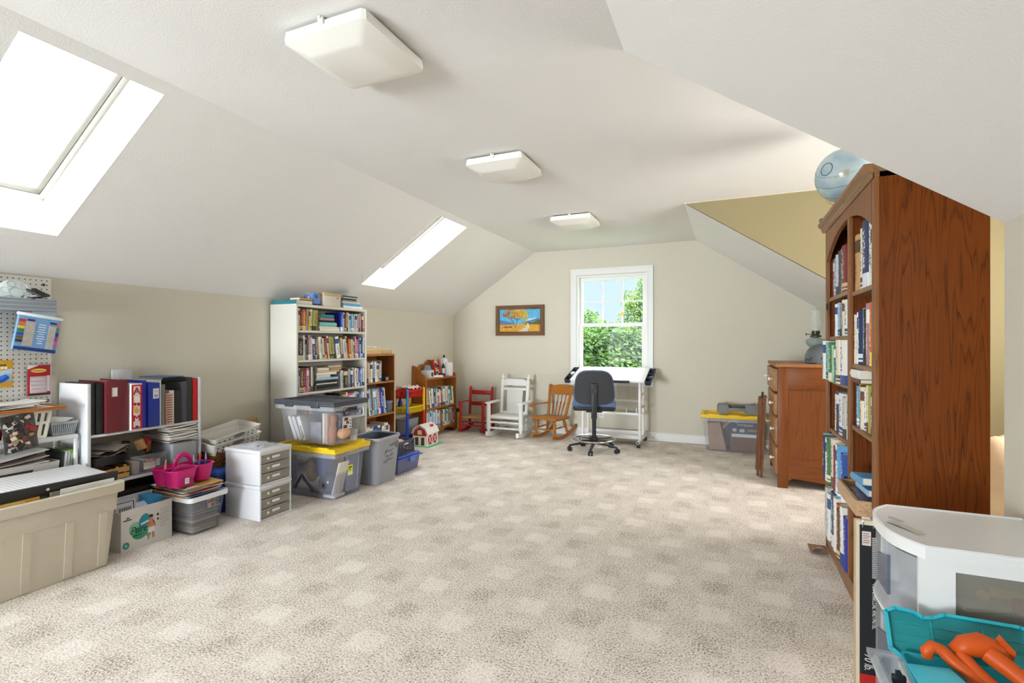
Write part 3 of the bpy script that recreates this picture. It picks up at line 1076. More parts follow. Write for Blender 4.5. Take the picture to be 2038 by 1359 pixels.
# backrest: rounded plate, shell towards the camera, cushion towards the table
def squircle(w0, w1, z0, z1, n=28):
    pts = []
    for i in range(n):
        a = 2 * PI * i / n
        c, s_ = math.cos(a), math.sin(a)
        u = math.copysign(abs(c) ** .55, c)
        v = math.copysign(abs(s_) ** .55, s_)
        wz = w0 + (w1 - w0) * (v + 1) / 2
        pts.append((u * wz, (z0 + z1) / 2 + v * (z1 - z0) / 2))
    return pts
bs = M()
for y0, y1, k in ((-.262, -.235, 1.0),):
    bs.prism(squircle(.225, .185, .545, .905), y0, y1, 'Y')
bk = part('backrest_shell', bs, blk, t)
part('backrest_cushion', M().prism(squircle(.235, .195, .537, .915), -.236, -.185, 'Y'), fab, bk)
part('backrest_bracket', M().rbox(-.034, .034, -.295, -.258, .66, .775, .008).rbox(-.03, .03, -.30, -.262, .40, .70, .01).box(-.03, .03, -.3, .02, .40, .43), blk, t)
part('hinge_cap', M().lathe([(.034, -.018), (.034, .018)], 16, Matrix.Translation((0, -.285, .70)) @ Matrix.Rotation(PI / 2, 4, 'X')), blk, t)
part('gas_column', M().cyl((0, 0, .09), (0, 0, .47), .022, n=14).cyl((0, 0, .09), (0, 0, .16), .032, n=14), mat('1d1d1f', .35), t)
part('seat_mechanism', M().rbox(-.09, .09, -.1, .1, .44, .475, .008), blk, t)
ring = [(.232 * math.cos(2 * PI * i / 32), .232 * math.sin(2 * PI * i / 32), .135) for i in range(32)]
fr = part('foot_ring', M().tube(ring, .010, 8, True), mat('d8d8da', .18, 1.0), t)
part('ring_hub', M().lathe([(.04, .10), (.045, .12), (.045, .15), (.03, .165)], 16), blk, fr)
for k in range(3):
    a = 2 * PI * k / 3 + .5
    part('ring_spoke', M().bar((.03 * math.cos(a), .03 * math.sin(a), .13), (.23 * math.cos(a), .23 * math.sin(a), .133), .016, .008), blk, fr)
bm_ = mat('1e2027', .4)
for k in range(5):
    a = math.radians(-98 + 72 * k)
    c, s_ = math.cos(a), math.sin(a)
    leg = part('base_arm', M().rings([((.02 * c, .02 * s_, .095), (.02, .02)), ((.15 * c, .15 * s_, .085), (.014, .019)), ((.275 * c, .275 * s_, .062), (.010, .015))], 8), bm_, t)
    cx, cy = .275 * c, .275 * s_
    w = M()
    for off in (-.016, .016):
        R = Matrix.Translation((cx + off * -s_, cy + off * c, .026)) @ Matrix.Rotation(a, 4, 'Z') @ Matrix.Rotation(PI / 2, 4, 'X')
        w.lathe([(.012, -.009), (.025, -.009), (.026, -.004), (.026, .004), (.025, .009), (.012, .009)], 14, R)
    part('caster', w.cyl((cx, cy, .03), (cx, cy, .068), .008, n=8), blk, leg)

# ------------------------------------------------------------ drafting table
t = thing('drafting_table', 'white tilted drafting table on casters under the window', 'table', (-1.32, 6.12, 0))
wm = mat('eceae8', .35)
ang = math.atan2(.135, .47)
R = Matrix.Translation((0, -.235, .768)) @ Matrix.Rotation(ang, 4, 'X')
part('table_top', M().rbox(-.455, .425, 0, .49, -.02, 0, .004, 2, R), mat('f0eeec', .3), t)
part('pencil_ledge', M().rbox(.06, .26, -.018, 0, -.022, .008, .004, 2, R), mat('3d3f45', .4), t)
navy = mat('2a2d3d', .35)
for x0, x1 in ((.427, .50), (-.53, -.457)):
    tr_ = part('side_tray', M().tub(x0, x1, .0, .46, -.05, .0, .006, .004, .01, 2, mtx=R), navy, t)
    for y in (.15, .31):
        part('tray_divider', M().box(x0 + .006, x1 - .006, y - .003, y + .003, -.045, -.004, R), navy, tr_)
    part('tray_liner', M().box(x0 + .01, x1 - .01, .16, .30, -.044, -.040, R), mat('9fb0b4', .3), tr_)
for x in (.36, -.32):
    sd = part('side_frame', M().tube([(x, -.14, .07), (x, -.14, .74)], .016, 10).tube([(x, .12, .07), (x, .12, .80)], .016, 10).bar((x, -.14, .45), (x, .12, .45), .02, .03).bar((x, -.14, .60), (x, .12, .60), .02, .03), wm, t)
    part('foot_bar', M().tube([(x, -.27, .065), (x, .27, .065)], .019, 10), wm, t)
    part('bar_end_cap', M().lathe([(.014, -.004), (.014, .002)], 12, Matrix.Translation((x, -.272, .065)) @ Matrix.Rotation(PI / 2, 4, 'X')), mat('2a2a2c', .5), sd)
    for y in (-.22, .25):
        c_ = M()
        for off in (-.012, .012):
            c_.lathe([(.01, -.007), (.023, -.007), (.024, 0), (.023, .007), (.01, .007)], 14, Matrix.Translation((x + off, y, .024)) @ Matrix.Rotation(PI / 2, 4, 'Y'))
        part('caster', c_.cyl((x, y, .03), (x, y, .055), .007, n=8), blk, t)
for z, y in ((.50, .12), (.36, .0), (.34, .12)):
    part('cross_bar', M().bar((-.32, y, z), (.36, y, z), .016, .022), wm, t)
for x in (.18, -.05, .30):
    part('support_rod', M().cyl((x, .0, .36), (x, .0, .43), .006, n=8), wm, t)
part('lower_shelf', M().rbox(-.32, .36, -.1, .16, .075, .09, .004).box(-.32, .36, -.1, -.092, .09, .115).box(-.32, .36, .152, .16, .09, .13), wm, t)

single('crumpled_tissue', M().ball((0, 0, .02), (.035, .06, .022), 9, 6), mat('ecebea', .9), 'white crumpled tissue in the window-side tray of the drafting table', 'tissue', (-1.815, 6.16, .805))
# ------------------------------------------------------------ clear tote with yellow lid by the gable wall
clr = clear('fafafb', 'dcdcdf', .10, .08)
clr_dim = clear('f4f4f8', 'cfd0da', .13, .1)
yel = mat('f0c81c', .4)

def lid_tote(name, label, loc, L, D, Hh, lid_m, wall_m_=clr, rz=0.0, flare=.035, clips=True):
    """clear storage tote: L along local X, D along local Y, lid on top; origin at the base centre"""
    t = thing(name, label, 'storage bin', loc, rz)
    b = part('tub', M().tub(-L / 2, L / 2, -D / 2, D / 2, .004, Hh, flare, .003, .045, 5), wall_m_, t)
    part('rim', M().frame(-L / 2 - .012, L / 2 + .012, -D / 2 - .012, D / 2 + .012, .014, Hh - .045, Hh - .005, 'Z'), clear('fafafa', 'e6e6e4', .25, .2), b)
    lm = M()
    lm.rbox(-L / 2 - .022, L / 2 + .022, -D / 2 - .022, D / 2 + .022, Hh - .012, Hh + .012, .01, 3)
    lid = part('lid', lm, lid_m, t)
    rr = M()
    for a, b_, c_, d_ in ((-L / 2 - .02, L / 2 + .02, -D / 2 - .02, -D / 2 + .02), (-L / 2 - .02, L / 2 + .02, D / 2 - .02, D / 2 + .02), (-L / 2 - .02, -L / 2 + .02, -D / 2 + .02, D / 2 - .02), (L / 2 - .02, L / 2 + .02, -D / 2 + .02, D / 2 - .02)):
        rr.box(a, b_, c_, d_, Hh + .011, Hh + .026)
    part('lid_rim', rr, lid_m, lid)
    if clips:
        for x in (-.3, .02, .34):
            part('lid_notch', M().box(x * L - .05, x * L + .05, -D / 2 - .024, -D / 2 - .006, Hh + .02, Hh + .034), lid_m, lid)
            part('lid_notch', M().box(x * L - .05, x * L + .05, D / 2 + .006, D / 2 + .024, Hh + .02, Hh + .034), lid_m, lid)
    return t

t = lid_tote('storage_tote', 'clear storage tote with yellow lid standing against the gable wall', (.03, 6.22, 0), .62, .36, .385, yel)
cx, cy = .03, 6.22
bx = thing('game_box', 'dark navy boxed set lettered TITANIC inside the yellow-lidded tote', 'box', (cx + .10, cy - .02, .20))
part('carton', M().box(-.15, .17, -.10, .1, -.03, .135), mat('2a3a5e', .5, var=.3, vscale=10), bx)
text('TITANIC', bx, (.03, -.1012, .10), ROT_NY, .034, mat('f2f2ee', .5), xs=1.25)
part('paper_band', M().box(-.11, .17, -.1012, -.099, -.03, .005), mat('e2e0dc', .6), bx)
part('printed_photo', M().box(-.10, -.06, -.1012, -.1, .03, .065), mat('d9c0b4', .6), bx)
part('printed_photo', M().box(-.03, .02, -.1012, -.1, .025, .06), mat('b8c0cc', .6), bx)
part('printed_strip', M().box(.05, .15, -.1012, -.1, .035, .06), mat('9c7b52', .6), bx)
single('cardboard_box', M().rbox(-.02, .27, -.11, .11, 0, .155, .004), mat('7a5745', .8, var=.15, vscale=8), 'brown box under the navy boxed set inside the yellow-lidded tote', 'box', (cx, cy, .012))
single('paper_bag', M().add([(-.24, -.11, 0), (-.06, -.12, 0), (-.07, .1, 0), (-.24, .1, 0), (-.26, -.115, .30), (-.13, -.12, .31), (-.12, .1, .30), (-.25, .1, .32)], [(0, 3, 2, 1), (4, 5, 6, 7), (0, 1, 5, 4), (1, 2, 6, 5), (2, 3, 7, 6), (3, 0, 4, 7)]), mat('a98c76', .85, var=.2, vscale=14), 'crumpled brown paper bag inside the yellow-lidded tote', 'paper bag', (cx, cy, .012))
bs_ = M().sheet(8, 3, lambda u, v: (-.12 + .15 * u, -.125 + .08 * v, .10 + .09 * math.sin(u * 2.2) + .02 * v), .014)
single('wooden_bowl', bs_, mat('c9a283', .6), 'tan curved slab lying beside the navy boxed set in the tote', 'tableware', (cx + .02, cy, .16))

# grey dumbbell-shaped case
t = thing('dumbbell_case', 'grey dumbbell-shaped plastic tool case on the yellow tote lid', 'tool case', (.075, 6.18, .422), math.radians(2))
gm = mat('7d7f83', .55, var=.12, vscale=60)
for sx in (-1, 1):
    e_ = part('end_block', M().prism([(sx * .085, .012), (sx * .10, .0), (sx * .185, 0), (sx * .205, .02), (sx * .205, .075), (sx * .19, .10), (sx * .105, .10), (sx * .085, .085)], -.075, .075, 'Y'), gm, t)
    for k in range(5):
        x = sx * (.11 + .017 * k)
        part('rib', M().box(x - .003, x + .003, -.078, -.074, .012, .09), mat('8b8d91', .5), e_)
part('handle_bar', M().rbox(-.09, .09, -.075, -.04, .035, .065, .006), gm, t)
part('handle_bar', M().rbox(-.09, .09, .03, .07, .05, .088, .006), mat('55575c', .5), t)
# ------------------------------------------------------------ chest of drawers
cw_ = wood('6e3a10', '582d09', 'Z', 12, .42, ring=8)
cwx = wood('6e3a10', '582d09', 'X', 12, .42, ring=8)
cwy = wood('936037', '74461f', 'Y', 7, .42, ring=9)
t = thing('chest_of_drawers', 'reddish-brown wooden chest of drawers with white knobs and panelled side', 'chest of drawers', (.37, 4.752, 0))
W_, D_, H_ = .50, .87, 1.035           # W_ along X (depth), D_ along Y (width of the drawer front)
for y0 in (0.0, D_ - .045):
    part('front_post', M().rbox(0, .075, y0, y0 + .045, 0, H_ - .03, .004), cw_, t)
    part('rear_post', M().rbox(W_ - .05, W_, y0, y0 + .045, 0, H_ - .03, .004), cw_, t)
for y0, y1 in ((.006, .03), (D_ - .03, D_ - .006)):
    part('top_rail', M().rbox(.075, W_ - .05, y0 - .004, y1, .82, H_ - .03, .003), cwx, t)
    part('bottom_rail', M().prism([(.075, .06), (.11, .085), (W_ - .1, .06), (W_ - .05, .05), (W_ - .05, .25), (.075, .25)], y0 - .004, y1, 'Y'), cwx, t)
    part('side_panel', M().box(.07, W_ - .045, y0 + .006, y1 - .002, .24, .83), cw_, t)
part('back_board', M().box(W_ - .02, W_ - .008, .04, D_ - .04, .06, H_ - .03), cw_, t)
part('top_board', M().rbox(-.02, W_ + .005, -.015, D_ + .015, H_ - .03, H_, .006), cwy, t)
knob_m = mat('efece2', .25)
for z0, z1, px_ in ((.80, .99, -.028), (.60, .775, -.022), (.35, .575, -.014), (.10, .325, -.014)):
    d_ = part('drawer', M().rbox(px_, .30, .05, D_ - .05, z0, z1, .004), wood('a5764a', '85592f', 'Y', 7, .45, ring=8), t)
    for y in (.2, D_ - .2):
        part('knob', M().lathe([(.006, 0), (.006, .012), (.015, .02), (.015, .028), (.006, .034)], 12, Matrix.Translation((px_, y, (z0 + z1) / 2)) @ Matrix.Rotation(-PI / 2, 4, 'Y')), knob_m, d_)
for z in (.785, .588, .34, .075):
    part('drawer_divider', M().box(.012, .07, .045, D_ - .045, z - .012, z + .012), cwy, t)

# folded wooden tray stand leaning on the chest
t = thing('folded_tray_stand', 'folded brown wooden stand leaning against the drawer knobs', 'folding stand', (.262, 5.06, 0), 0)
lw = wood('7a4a2a', '5a3219', 'Z', 7, .4)
for y, xb, xt, zt in ((.0, .0, .032, .74), (.34, .0, .03, .74), (.05, -.025, .0, .70), (.30, -.025, .0, .70)):
    part('leg', M().bar((xb, y, .004), (xt, y, zt), .02, .035, (0, 1, 0)), lw, t)
for z in (.12, .62):
    part('rung', M().bar((.003 + z * .04, .0, z), (.003 + z * .04, .34, z), .016, .022), lw, t)
part('strap', M().sheet(6, 2, lambda u, v: (.0 + .035 * u + .012 * math.sin(u * 6), .10 + .13 * v, .70 + .05 * math.sin(u * PI)), .003), mat('2c2623', .8), t)

# oil lamp
t = thing('oil_lamp', 'glass oil lamp with clear chimney standing on the chest of drawers', 'oil lamp', (.70, 5.17, 1.036))
gl = glass((.97, .98, .98, 1), 1.1)
part('foot', M().lathe([(.06, 0), (.065, .006), (.045, .02), (.02, .05), (.018, .09), (.025, .12)], 24), clear('f0f4f4', 'dfe8ea', .22, .05), t)
part('font', M().lathe([(.022, .12), (.055, .14), (.078, .17), (.074, .20), (.045, .215), (.022, .22)], 24), clear('dfe8e9', 'a9babd', .25, .05), t)
bn = part('burner', M().lathe([(.02, .22), (.045, .226), (.045, .235), (.03, .245), (.034, .262), (.034, .275), (.028, .28)], 20), mat('54513f', .35, .7), t)
part('wick_knob', M().cyl((-.03, 0, .25), (-.072, -.01, .25), .003, n=8).lathe([(.011, -.003), (.011, .003)], 10, Matrix.Translation((-.075, -.011, .25)) @ Matrix.Rotation(PI / 2, 4, 'Y')), mat('2f2c24', .4, .6), bn)
ch_ = [(.03, .272), (.036, .30), (.052, .335), (.05, .36), (.036, .40), (.03, .43), (.032, .455), (.036, .462)]
part('chimney', M().lathe(ch_ + [(r - .003, z) for r, z in ch_[::-1]], 24, cap0=False, cap1=False), clear('fbfdfd', 'f6f8f8', .10, .03), t)
part('wick', M().box(-.008, .008, -.002, .002, .27, .30), mat('e8e2d2', .8), bn)

# steel helmet
t = thing('steel_helmet', 'dull grey steel helmet lying on the chest of drawers', 'helmet', (.722, 4.93, 1.037), 0.3)
prof = [(.150, 0), (.146, .006), (.138, .03), (.132, .07), (.118, .11), (.09, .142), (.05, .160), (.015, .165), (.004, .165)]
sh = part('shell', M().lathe(prof + [(max(.001, r - .004), z - .004) for r, z in prof[::-1]], 28, Matrix.Scale(1.0, 4), cap0=False, cap1=False), mat('6f7275', .4, .55, var=.2, vscale=14), t)
for a in (3.6, 4.2, 4.7):
    part('rivet', M().ball((.137 * math.cos(a), .137 * math.sin(a), .045), .007, 8, 6), mat('33363a', .5, .4), sh)
part('chin_strap', M().tube([(-.13, -.06, .03), (-.165, -.07, .035), (-.175, -.08, .012), (-.15, -.10, .004), (-.11, -.12, .003)], .005, 6), mat('2a2725', .7), t)

# ------------------------------------------------------------ tall oak bookcase in the dormer opening
BX0, BX1, BY0, BY1, BH = .525, .88, 2.40, 3.50, 1.885
ow = wood('74390b', '441d03', 'Z', 11, .4, ring=16)
owf_glare = wood('8a5a36', '6b3f20', 'Z', 9, .45, ring=10)  # same oak, the glare on the front put into a lighter colour
owy = wood('95704f', '6f4a2c', 'Y', 9, .45, ring=10)  # same oak along Y, light on the cornice and front edges put into the colour
t = thing('oak_bookcase', 'tall dark oak bookcase with arched front rail and two columns of shelves', 'bookcase', (0, 0, 0))
part('side_panel', M().box(BX0 + .018, BX1, BY0, BY0 + .022, 0, BH), ow, t)
part('side_panel', M().box(BX0 + .018, BX1, BY1 - .022, BY1, 0, BH), ow, t)
part('back_panel', M().box(BX1 - .012, BX1 - .002, BY0 + .022, BY1 - .022, .05, BH), wood('5f3216', '4a240e', 'Z', 6, .5), t)
DV = 2.875
part('divider', M().box(BX0 + .018, BX1 - .012, DV - .011, DV + .011, .085, BH - .02), ow, t)
for y0, y1 in ((BY0, BY0 + .04), (BY1 - .04, BY1), (DV - .02, DV + .02)):
    part('front_stile', M().rbox(BX0, BX0 + .018, y0, y1, 0.085 if y0 == DV - .02 else 0.0, BH - .02, .002), owf_glare, t)
arch = [(BY0 + .04, BH - .02), (BY1 - .04, BH - .02)]
for i in range(13):
    u = 1 - i / 12 * 2
    arch.append(((BY0 + BY1) / 2 + u * (BY1 - BY0 - .08) / 2, BH - .20 + .125 * (1 - abs(u) ** 2.2)))
part('arched_rail', M().prism(arch, BX0 - .001, BX0 + .017, 'X'), owf_glare, t)
part('kick_board', M().box(BX0 + .004, BX0 + .02, BY0 + .04, BY1 - .04, 0, .085), owy, t)
part('top_board', M().box(BX0, BX1, BY0, BY1, BH - .02, BH), owy, t)
cn = M()
cp = [(BX0 - .004, BH - .022), (BX0 - .016, BH - .01), (BX0 - .018, BH + .004), (BX0 - .034, BH + .018), (BX0 - .036, BH + .034), (BX1, BH + .034), (BX1, BH)]
cn.prism([(x, z) for x, z in cp] + [(BX0 - .004, BH)], BY0 - .004, BY1 + .03, 'Y')
part('cornice', cn, owy, t)
NEAR = [(.09, 0), (.50, 0), (.82, 0), (1.11, 0), (1.45, 0)]
FAR = [(.09, 0), (.43, 0), (.715, 0), (1.00, 0), (1.245, 0), (1.47, 0)]
for z, _ in NEAR:
    part('shelf', M().box(BX0 + .012, BX1 - .012, BY0 + .022, DV - .011, z - .02, z), owy, t)
for z, _ in FAR:
    part('shelf', M().box(BX0 + .012, BX1 - .012, DV + .011, BY1 - .022, z - .02, z), owy, t)
part('metal_clip', M().rbox(BX0 - .004, BX0 + .002, BY1 - .05, BY1 - .035, 1.40, 1.44, .002), mat('3a3d40', .4, .6), t)

G = 'books in the dark oak bookcase'
NR = -PI / 2
NY0, NY1 = BY0 + .045, DV - .022
FY0, FY1 = DV + .022, BY1 - .042
sx_ = BX0 + .02
def orow(spec, y0, y1, z, h, d, where, seed, x=sx_, leans=None, hv=.15):
    row(S2(spec), y0, y1, x, z, NR, h, d, where, G, leans, seed, hvar=hv)
orow('tan 3, cream 2, navy blue 4, white 3, cream 1.5, light blue 1, white 1.5', NY0, NY1, 1.45, .30, .24, 'top shelf beside the oak side panel', 1, .546)
orow('cream 2, white 1.5, navy blue 1.5, light blue 2, black 2, mauve 2, white 1, orange 2, brown 1.5, white 1.5', NY0, NY1, 1.11, .27, .22, 'second shelf of oak bookcase', 2)
orow('sky blue 2.5, yellow 1.5, brown 1, cream 2, white 2, ivory 2, olive 1, charcoal 2, green 1.5, cream 2, white 1.5', NY0, NY1 - .02, .82, .205, .2, 'third shelf of oak bookcase', 3)
orow('purple 1.5, white 2, royal blue 2, light blue 1.5, cream 2, white 1, silver grey 1.5, blue 2', NY0 + .035, NY1 - .02, .09, .33, .24, 'bottom shelf of the near oak column', 4, .56, lambda u: -.08)
orow('red 2, sky blue 2, silver grey 1.5, charcoal 1, grey 2, dark red 3, tan 1.5, navy blue 3', FY0, FY1, 1.47, .25, .22, 'top shelf of the far oak column', 5, .546)
orow('white 1, light blue 1, grey 1.5, navy blue 1, cream 1, white 2, silver grey 1, brown 1.5', FY0, FY1 - .12, 1.245, .205, .2, 'second shelf of the far oak column', 6)
orow('white 1.5, aqua 3, green 3, light green 1, teal 1.5, cream 2, white 3', FY0, FY1, 1.00, .225, .25, 'third shelf of the far oak column', 7, .505)
orow('white 2, charcoal 1, white 3, silver grey 1.5, ivory 1.5, light blue 1.5, cream 1.5', FY0, FY1 - .08, .715, .24, .2, 'fourth shelf of the far oak column', 8)
orow('aqua 1.5, navy blue 1.5, white 2, green 2, cream 3, dark red 1.5, white 3, sky blue 1.5, blue 2', FY0, FY1, .43, .265, .26, 'fifth shelf of the far oak column', 9, .50)
orow('silver grey 2, white 2, teal 1, navy blue 2, white 2, orange 1.5, brown 2, white 2, royal blue 2', FY0, FY1, .09, .30, .24, 'bottom shelf of the far oak column', 10, .515)
for k, (c, tt, w, h) in enumerate((('beige', .03, .17, .25), ('brown', .02, .18, .22))):
    pass
fl = book('brown', .02, .17, .2, (.53, NY1 - .02, .82 + .207), (0, 0, NR), 'brown book lying across the tops of the third shelf books', G, True)
book('white', .038, .17, .2, (.53, NY1 - .02, .82 + .228), (0, 0, NR), 'white book with blue dot lying under the second oak shelf', G, True)
fl = fl
book('sky blue', .03, .2, .24, (.50, NY0 + .225, .50 + .105), (0.0, -.10, NR), 'pale blue book tilted on the wooden tray in the oak bookcase', G, True)
book('light blue', .025, .2, .22, (.52, NY0 + .23, .50 + .07), (0, -.05, NR), 'light blue booklet lying in the wooden tray of the oak bookcase', G, True)
# pulled out wooden tray
t = thing('wooden_tray', 'shallow light wood tray sticking out of the oak bookcase', 'tray', (.475, 2.6475, .501))
tw = wood('c9a983', 'a98258', 'Y', 9, .5)
for b_ in ((0, .012, -.19, .19, 0, .062), (.30, .312, -.19, .19, 0, .062), (.012, .30, -.19, -.18, 0, .062), (.012, .30, .18, .19, 0, .062)):
    part('side', M().box(*b_), tw, t)
part('bottom', M().box(.012, .30, -.18, .18, .002, .008), tw, t)
mg = M().sheet(6, 3, lambda u, v: (.02 + .2 * v, -.16 + .25 * u, .03 + .025 * math.sin(u * 2.5)), .004)
single('magazine', mg, mat('7a6f86', .5, var=.5, vscale=18), 'dark glossy magazine lying in the light wood tray', 'magazine', (.48, 2.64, .51))
# torn veneer at the foot of the far stile
single('torn_carton', M().sheet(5, 3, lambda u, v: (-.05 + .09 * u, .0 + .12 * v, .015 + .035 * math.sin(u * 3) * (1 - v)), .006), mat('8d6a4a', .9), 'crumpled brown cardboard scrap at the foot of the oak bookcase', 'cardboard', (.475, 3.33, .004))

# globe
t = thing('globe', 'pale blue desk globe on top of the dark oak bookcase', 'globe', (.607, 3.40, BH + .0345))
def globe_mat():
    m, tt, p = newmat('globe_print')
    tc = tt.nodes.new('ShaderNodeTexCoord')
    n = tt.nodes.new('ShaderNodeTexNoise')
    n.inputs['Scale'].default_value = 9
    n.inputs['Detail'].default_value = 5
    tt.links.new(tc.outputs['Object'], n.inputs['Vector'])
    r = tt.nodes.new('ShaderNodeValToRGB')
    r.color_ramp.elements[0].position, r.color_ramp.elements[0].color = .35, lin('8fa9b4')
    r.color_ramp.elements[1].position, r.color_ramp.elements[1].color = .62, lin('aebfc4')
    q = r.color_ramp.elements.new(.70)
    q.color = lin('a9a58e')
    tt.links.new(n.outputs['Fac'], r.inputs[0])
    tt.links.new(r.outputs[0], p.inputs['Base Color'])
    p.inputs['Roughness'].default_value = .22
    return m
gc = (0, 0, .245)
gb = part('sphere', M().ball(gc, .152, 36, 24), globe_mat(), t)
ax = Vector((-.25, -.55, .80)).normalized()
u_ = ax.cross(Vector((0, 0, 1))).normalized()
v_ = ax.cross(u_)
def circ(c0, n_, rad, tube_r, nm, mm, seg=32):
    n_ = Vector(n_).normalized()
    a_ = n_.cross(Vector((.3, .2, .9))).normalized()
    b_ = n_.cross(a_)
    pts = [Vector(gc) + n_ * c0 + (a_ * math.cos(2 * PI * i / seg) + b_ * math.sin(2 * PI * i / seg)) * rad for i in range(seg)]
    part(nm, M().tube(pts, tube_r, 5, True), mm, gb)
face = Vector((-.72, -.68, .12)).normalized()
circ(.148, face, .034, .0022, 'printed_compass', mat('4a4f55', .5))
circ(.0, ax, .1522, .0009, 'equator_line', mat('3d4a52', .5), 48)
circ(.06, ax, .1398, .0007, 'latitude_line', mat('5b6a72', .5), 48)
circ(-.07, ax, .1351, .0007, 'latitude_line', mat('5b6a72', .5), 48)
arc = []
for i in range(15):
    a = math.radians(-100 + 200 * i / 14)
    d_ = Vector((math.sin(a) * .9, math.sin(a) * -.2, -math.cos(a)))
    arc.append(Vector(gc) + d_.normalized() * .166)
part('meridian_arm', M().tube(arc[4:], .005, 6), mat('c9b27c', .35, .6), t)
part('stand', M().lathe([(.09, 0), (.09, .008), (.06, .02), (.02, .04), (.014, .085), (.02, .09)], 20), mat('4a3a2c', .4), t)
single('small_box', M().rbox(0, .05, 0, .09, 0, .07, .003), mat('8e5f63', .6, var=.3, vscale=30), 'small dull red box on the oak bookcase top beside the globe', 'box', (.60, 2.93, BH + .035))
single('glass_marble', M().ball((0, 0, .014), .014, 12, 8), mat('5d6a78', .2), 'tiny grey-blue ball on the oak bookcase cornice', 'ball', (.50, 3.47, BH + .0345))

# ------------------------------------------------------------ dormer alcove
t = thing('moving_box', 'open brown cardboard box on the alcove floor behind the oak bookcase', 'box', (1.38, 3.60, 0), .1)
cb = mat('a4794f', .85, var=.1, vscale=8)
part('carton', M().tub(-.28, .28, -.24, .24, .002, .34, .0, .006, .004, 1), cb, t)
for s_ in (-1, 1):
    part('flap', M().box(-.26, .26, s_ * .24, s_ * .25, .30, .345), cb, t)
bl = M().sheet(16, 14, lambda u, v: (-.30 + .6 * u, -.27 + .54 * v, .69 - .30 * abs(2 * u - 1) ** 3.5 - .33 * abs(2 * v - 1) ** 3 + .018 * math.sin(u * 17 + v * 5) + .012 * math.sin(v * 23)), .01)
single('blanket', bl, mat('cdb896', .95, var=.25, vscale=7), 'rumpled cream blanket heaped on the cardboard box in the alcove', 'blanket', (1.38, 3.60, .002), (0, 0, .1))
# ------------------------------------------------------------ drawing pad
t = thing('drawing_pad', 'tall black spiral-bound drawing pad standing against the oak bookcase', 'drawing pad', (.388, 2.01, 0), math.radians(1))
part('cover', M().box(.012, .44, 0, .004, 0, .602), mat('232325', .5), t)
part('paper_block', M().box(.006, .445, .004, .024, 0, .612), mat('e0d3bb', .85), t)
part('back_board', M().box(.0, .45, .024, .028, 0, .615), mat('b9a283', .8), t)
wire = mat('c9c9cc', .25, 1.0)
for k in range(14):
    x = .02 + .030 * k
    ringp = [(x, .013 + .016 * math.cos(2 * PI * i / 10), .603 + .016 * math.sin(2 * PI * i / 10)) for i in range(10)]
    part('wire_loop', M().tube(ringp, .0016, 5, True), wire, t)
st = part('price_sticker', M().box(.018, .043, -.0006, 0, .535, .582), mat('e4cfc6', .6), t)
for k, (z, w) in enumerate(((.575, .02), (.568, .024), (.561, .018), (.553, .022), (.546, .02))):
    part('barcode_line', M().box(.0205, .0205 + w * .85, -.001, -.0005, z - .0018, z), mat('3a3434', .6), st)
text('FOR CHARCOAL AND PASTEL.', t, (.052, -.0008, .335), (PI / 2, PI / 2, 0), .0175, mat('e9e9e6', .5), xs=.62)
for k in range(22):
    part('print_mark', M().box(.046, .058, -.0012, -.0004, .560 - .0062 * k, .5635 - .0062 * k), mat('c9c9c6', .5), t)
text('70 lb.', t, (.036, -.0008, .148), (PI / 2, PI / 2, 0), .036, mat('e9e9e6', .5), shear=.2, xs=.7)
part('red_block', M().box(.012, .44, -.0008, 0, 0, .107), mat('b8231c', .5), t)

# ------------------------------------------------------------ plastic drawer towers at the knee wall
pw = mat('e9e9ea', .35)
def bowed(x0, x1, y0, y1, z0, z1, bow=.05, n=10, m=None, r=.03):
    """box whose -X face bows out; rounded front corners"""
    pts = [(x1, y0), (x1, y1)]
    for i in range(n + 1):
        u = 1 - 2 * i / n
        y = (y0 + y1) / 2 + u * (y1 - y0) / 2
        pts.append((x0 + bow * abs(u) ** 3, y))
    return (m or M()).prism(pts, z0, z1, 'Z')
TX0, TX1, TY0, TY1 = .405, .80, 1.60, 1.955
t = thing('drawer_tower', 'tall white plastic drawer tower with clear bowed drawers beside the knee wall', 'drawer unit', (0, 0, 0))
frost = clear('f6f8fa', 'e4e6ea', .34, .2)
smoke = clear('e9e6e0', 'b9b5ac', .34, .12)
top = bowed(TX0 - .008, TX1, TY0 - .006, TY1 + .006, .66, .69, .06, 14)
tp = part('top', top, mat('e8e8e8', .3), t)
lip = M()
rimp = []
for i in range(15):
    u = 1 - 2 * i / 14
    rimp.append((TX0 - .004 + .06 * abs(u) ** 3, (TY0 + TY1) / 2 + u * (TY1 - TY0 + .004) / 2, .688))
part('top_rim', M().tube([(TX1 - .01, TY1 + .002, .688)] + rimp + [(TX1 - .01, TY0 - .002, .688)], .006, 6), pw, tp)
for y in (TY0, TY1 - .012):
    part('side_frame', M().box(TX0 + .04, TX0 + .115, y, y + .012, 0, .66).box(TX1 - .05, TX1, y, y + .012, 0, .66).box(TX0 + .115, TX1 - .05, y, y + .012, 0, .03).box(TX0 + .115, TX1 - .05, y, y + .012, .635, .66).box(TX0 + .115, TX1 - .05, y, y + .012, .44, .455), pw, t)
    part('side_panel', M().box(TX0 + .115, TX1 - .05, y + .004, y + .008, .03, .635), smoke, t)
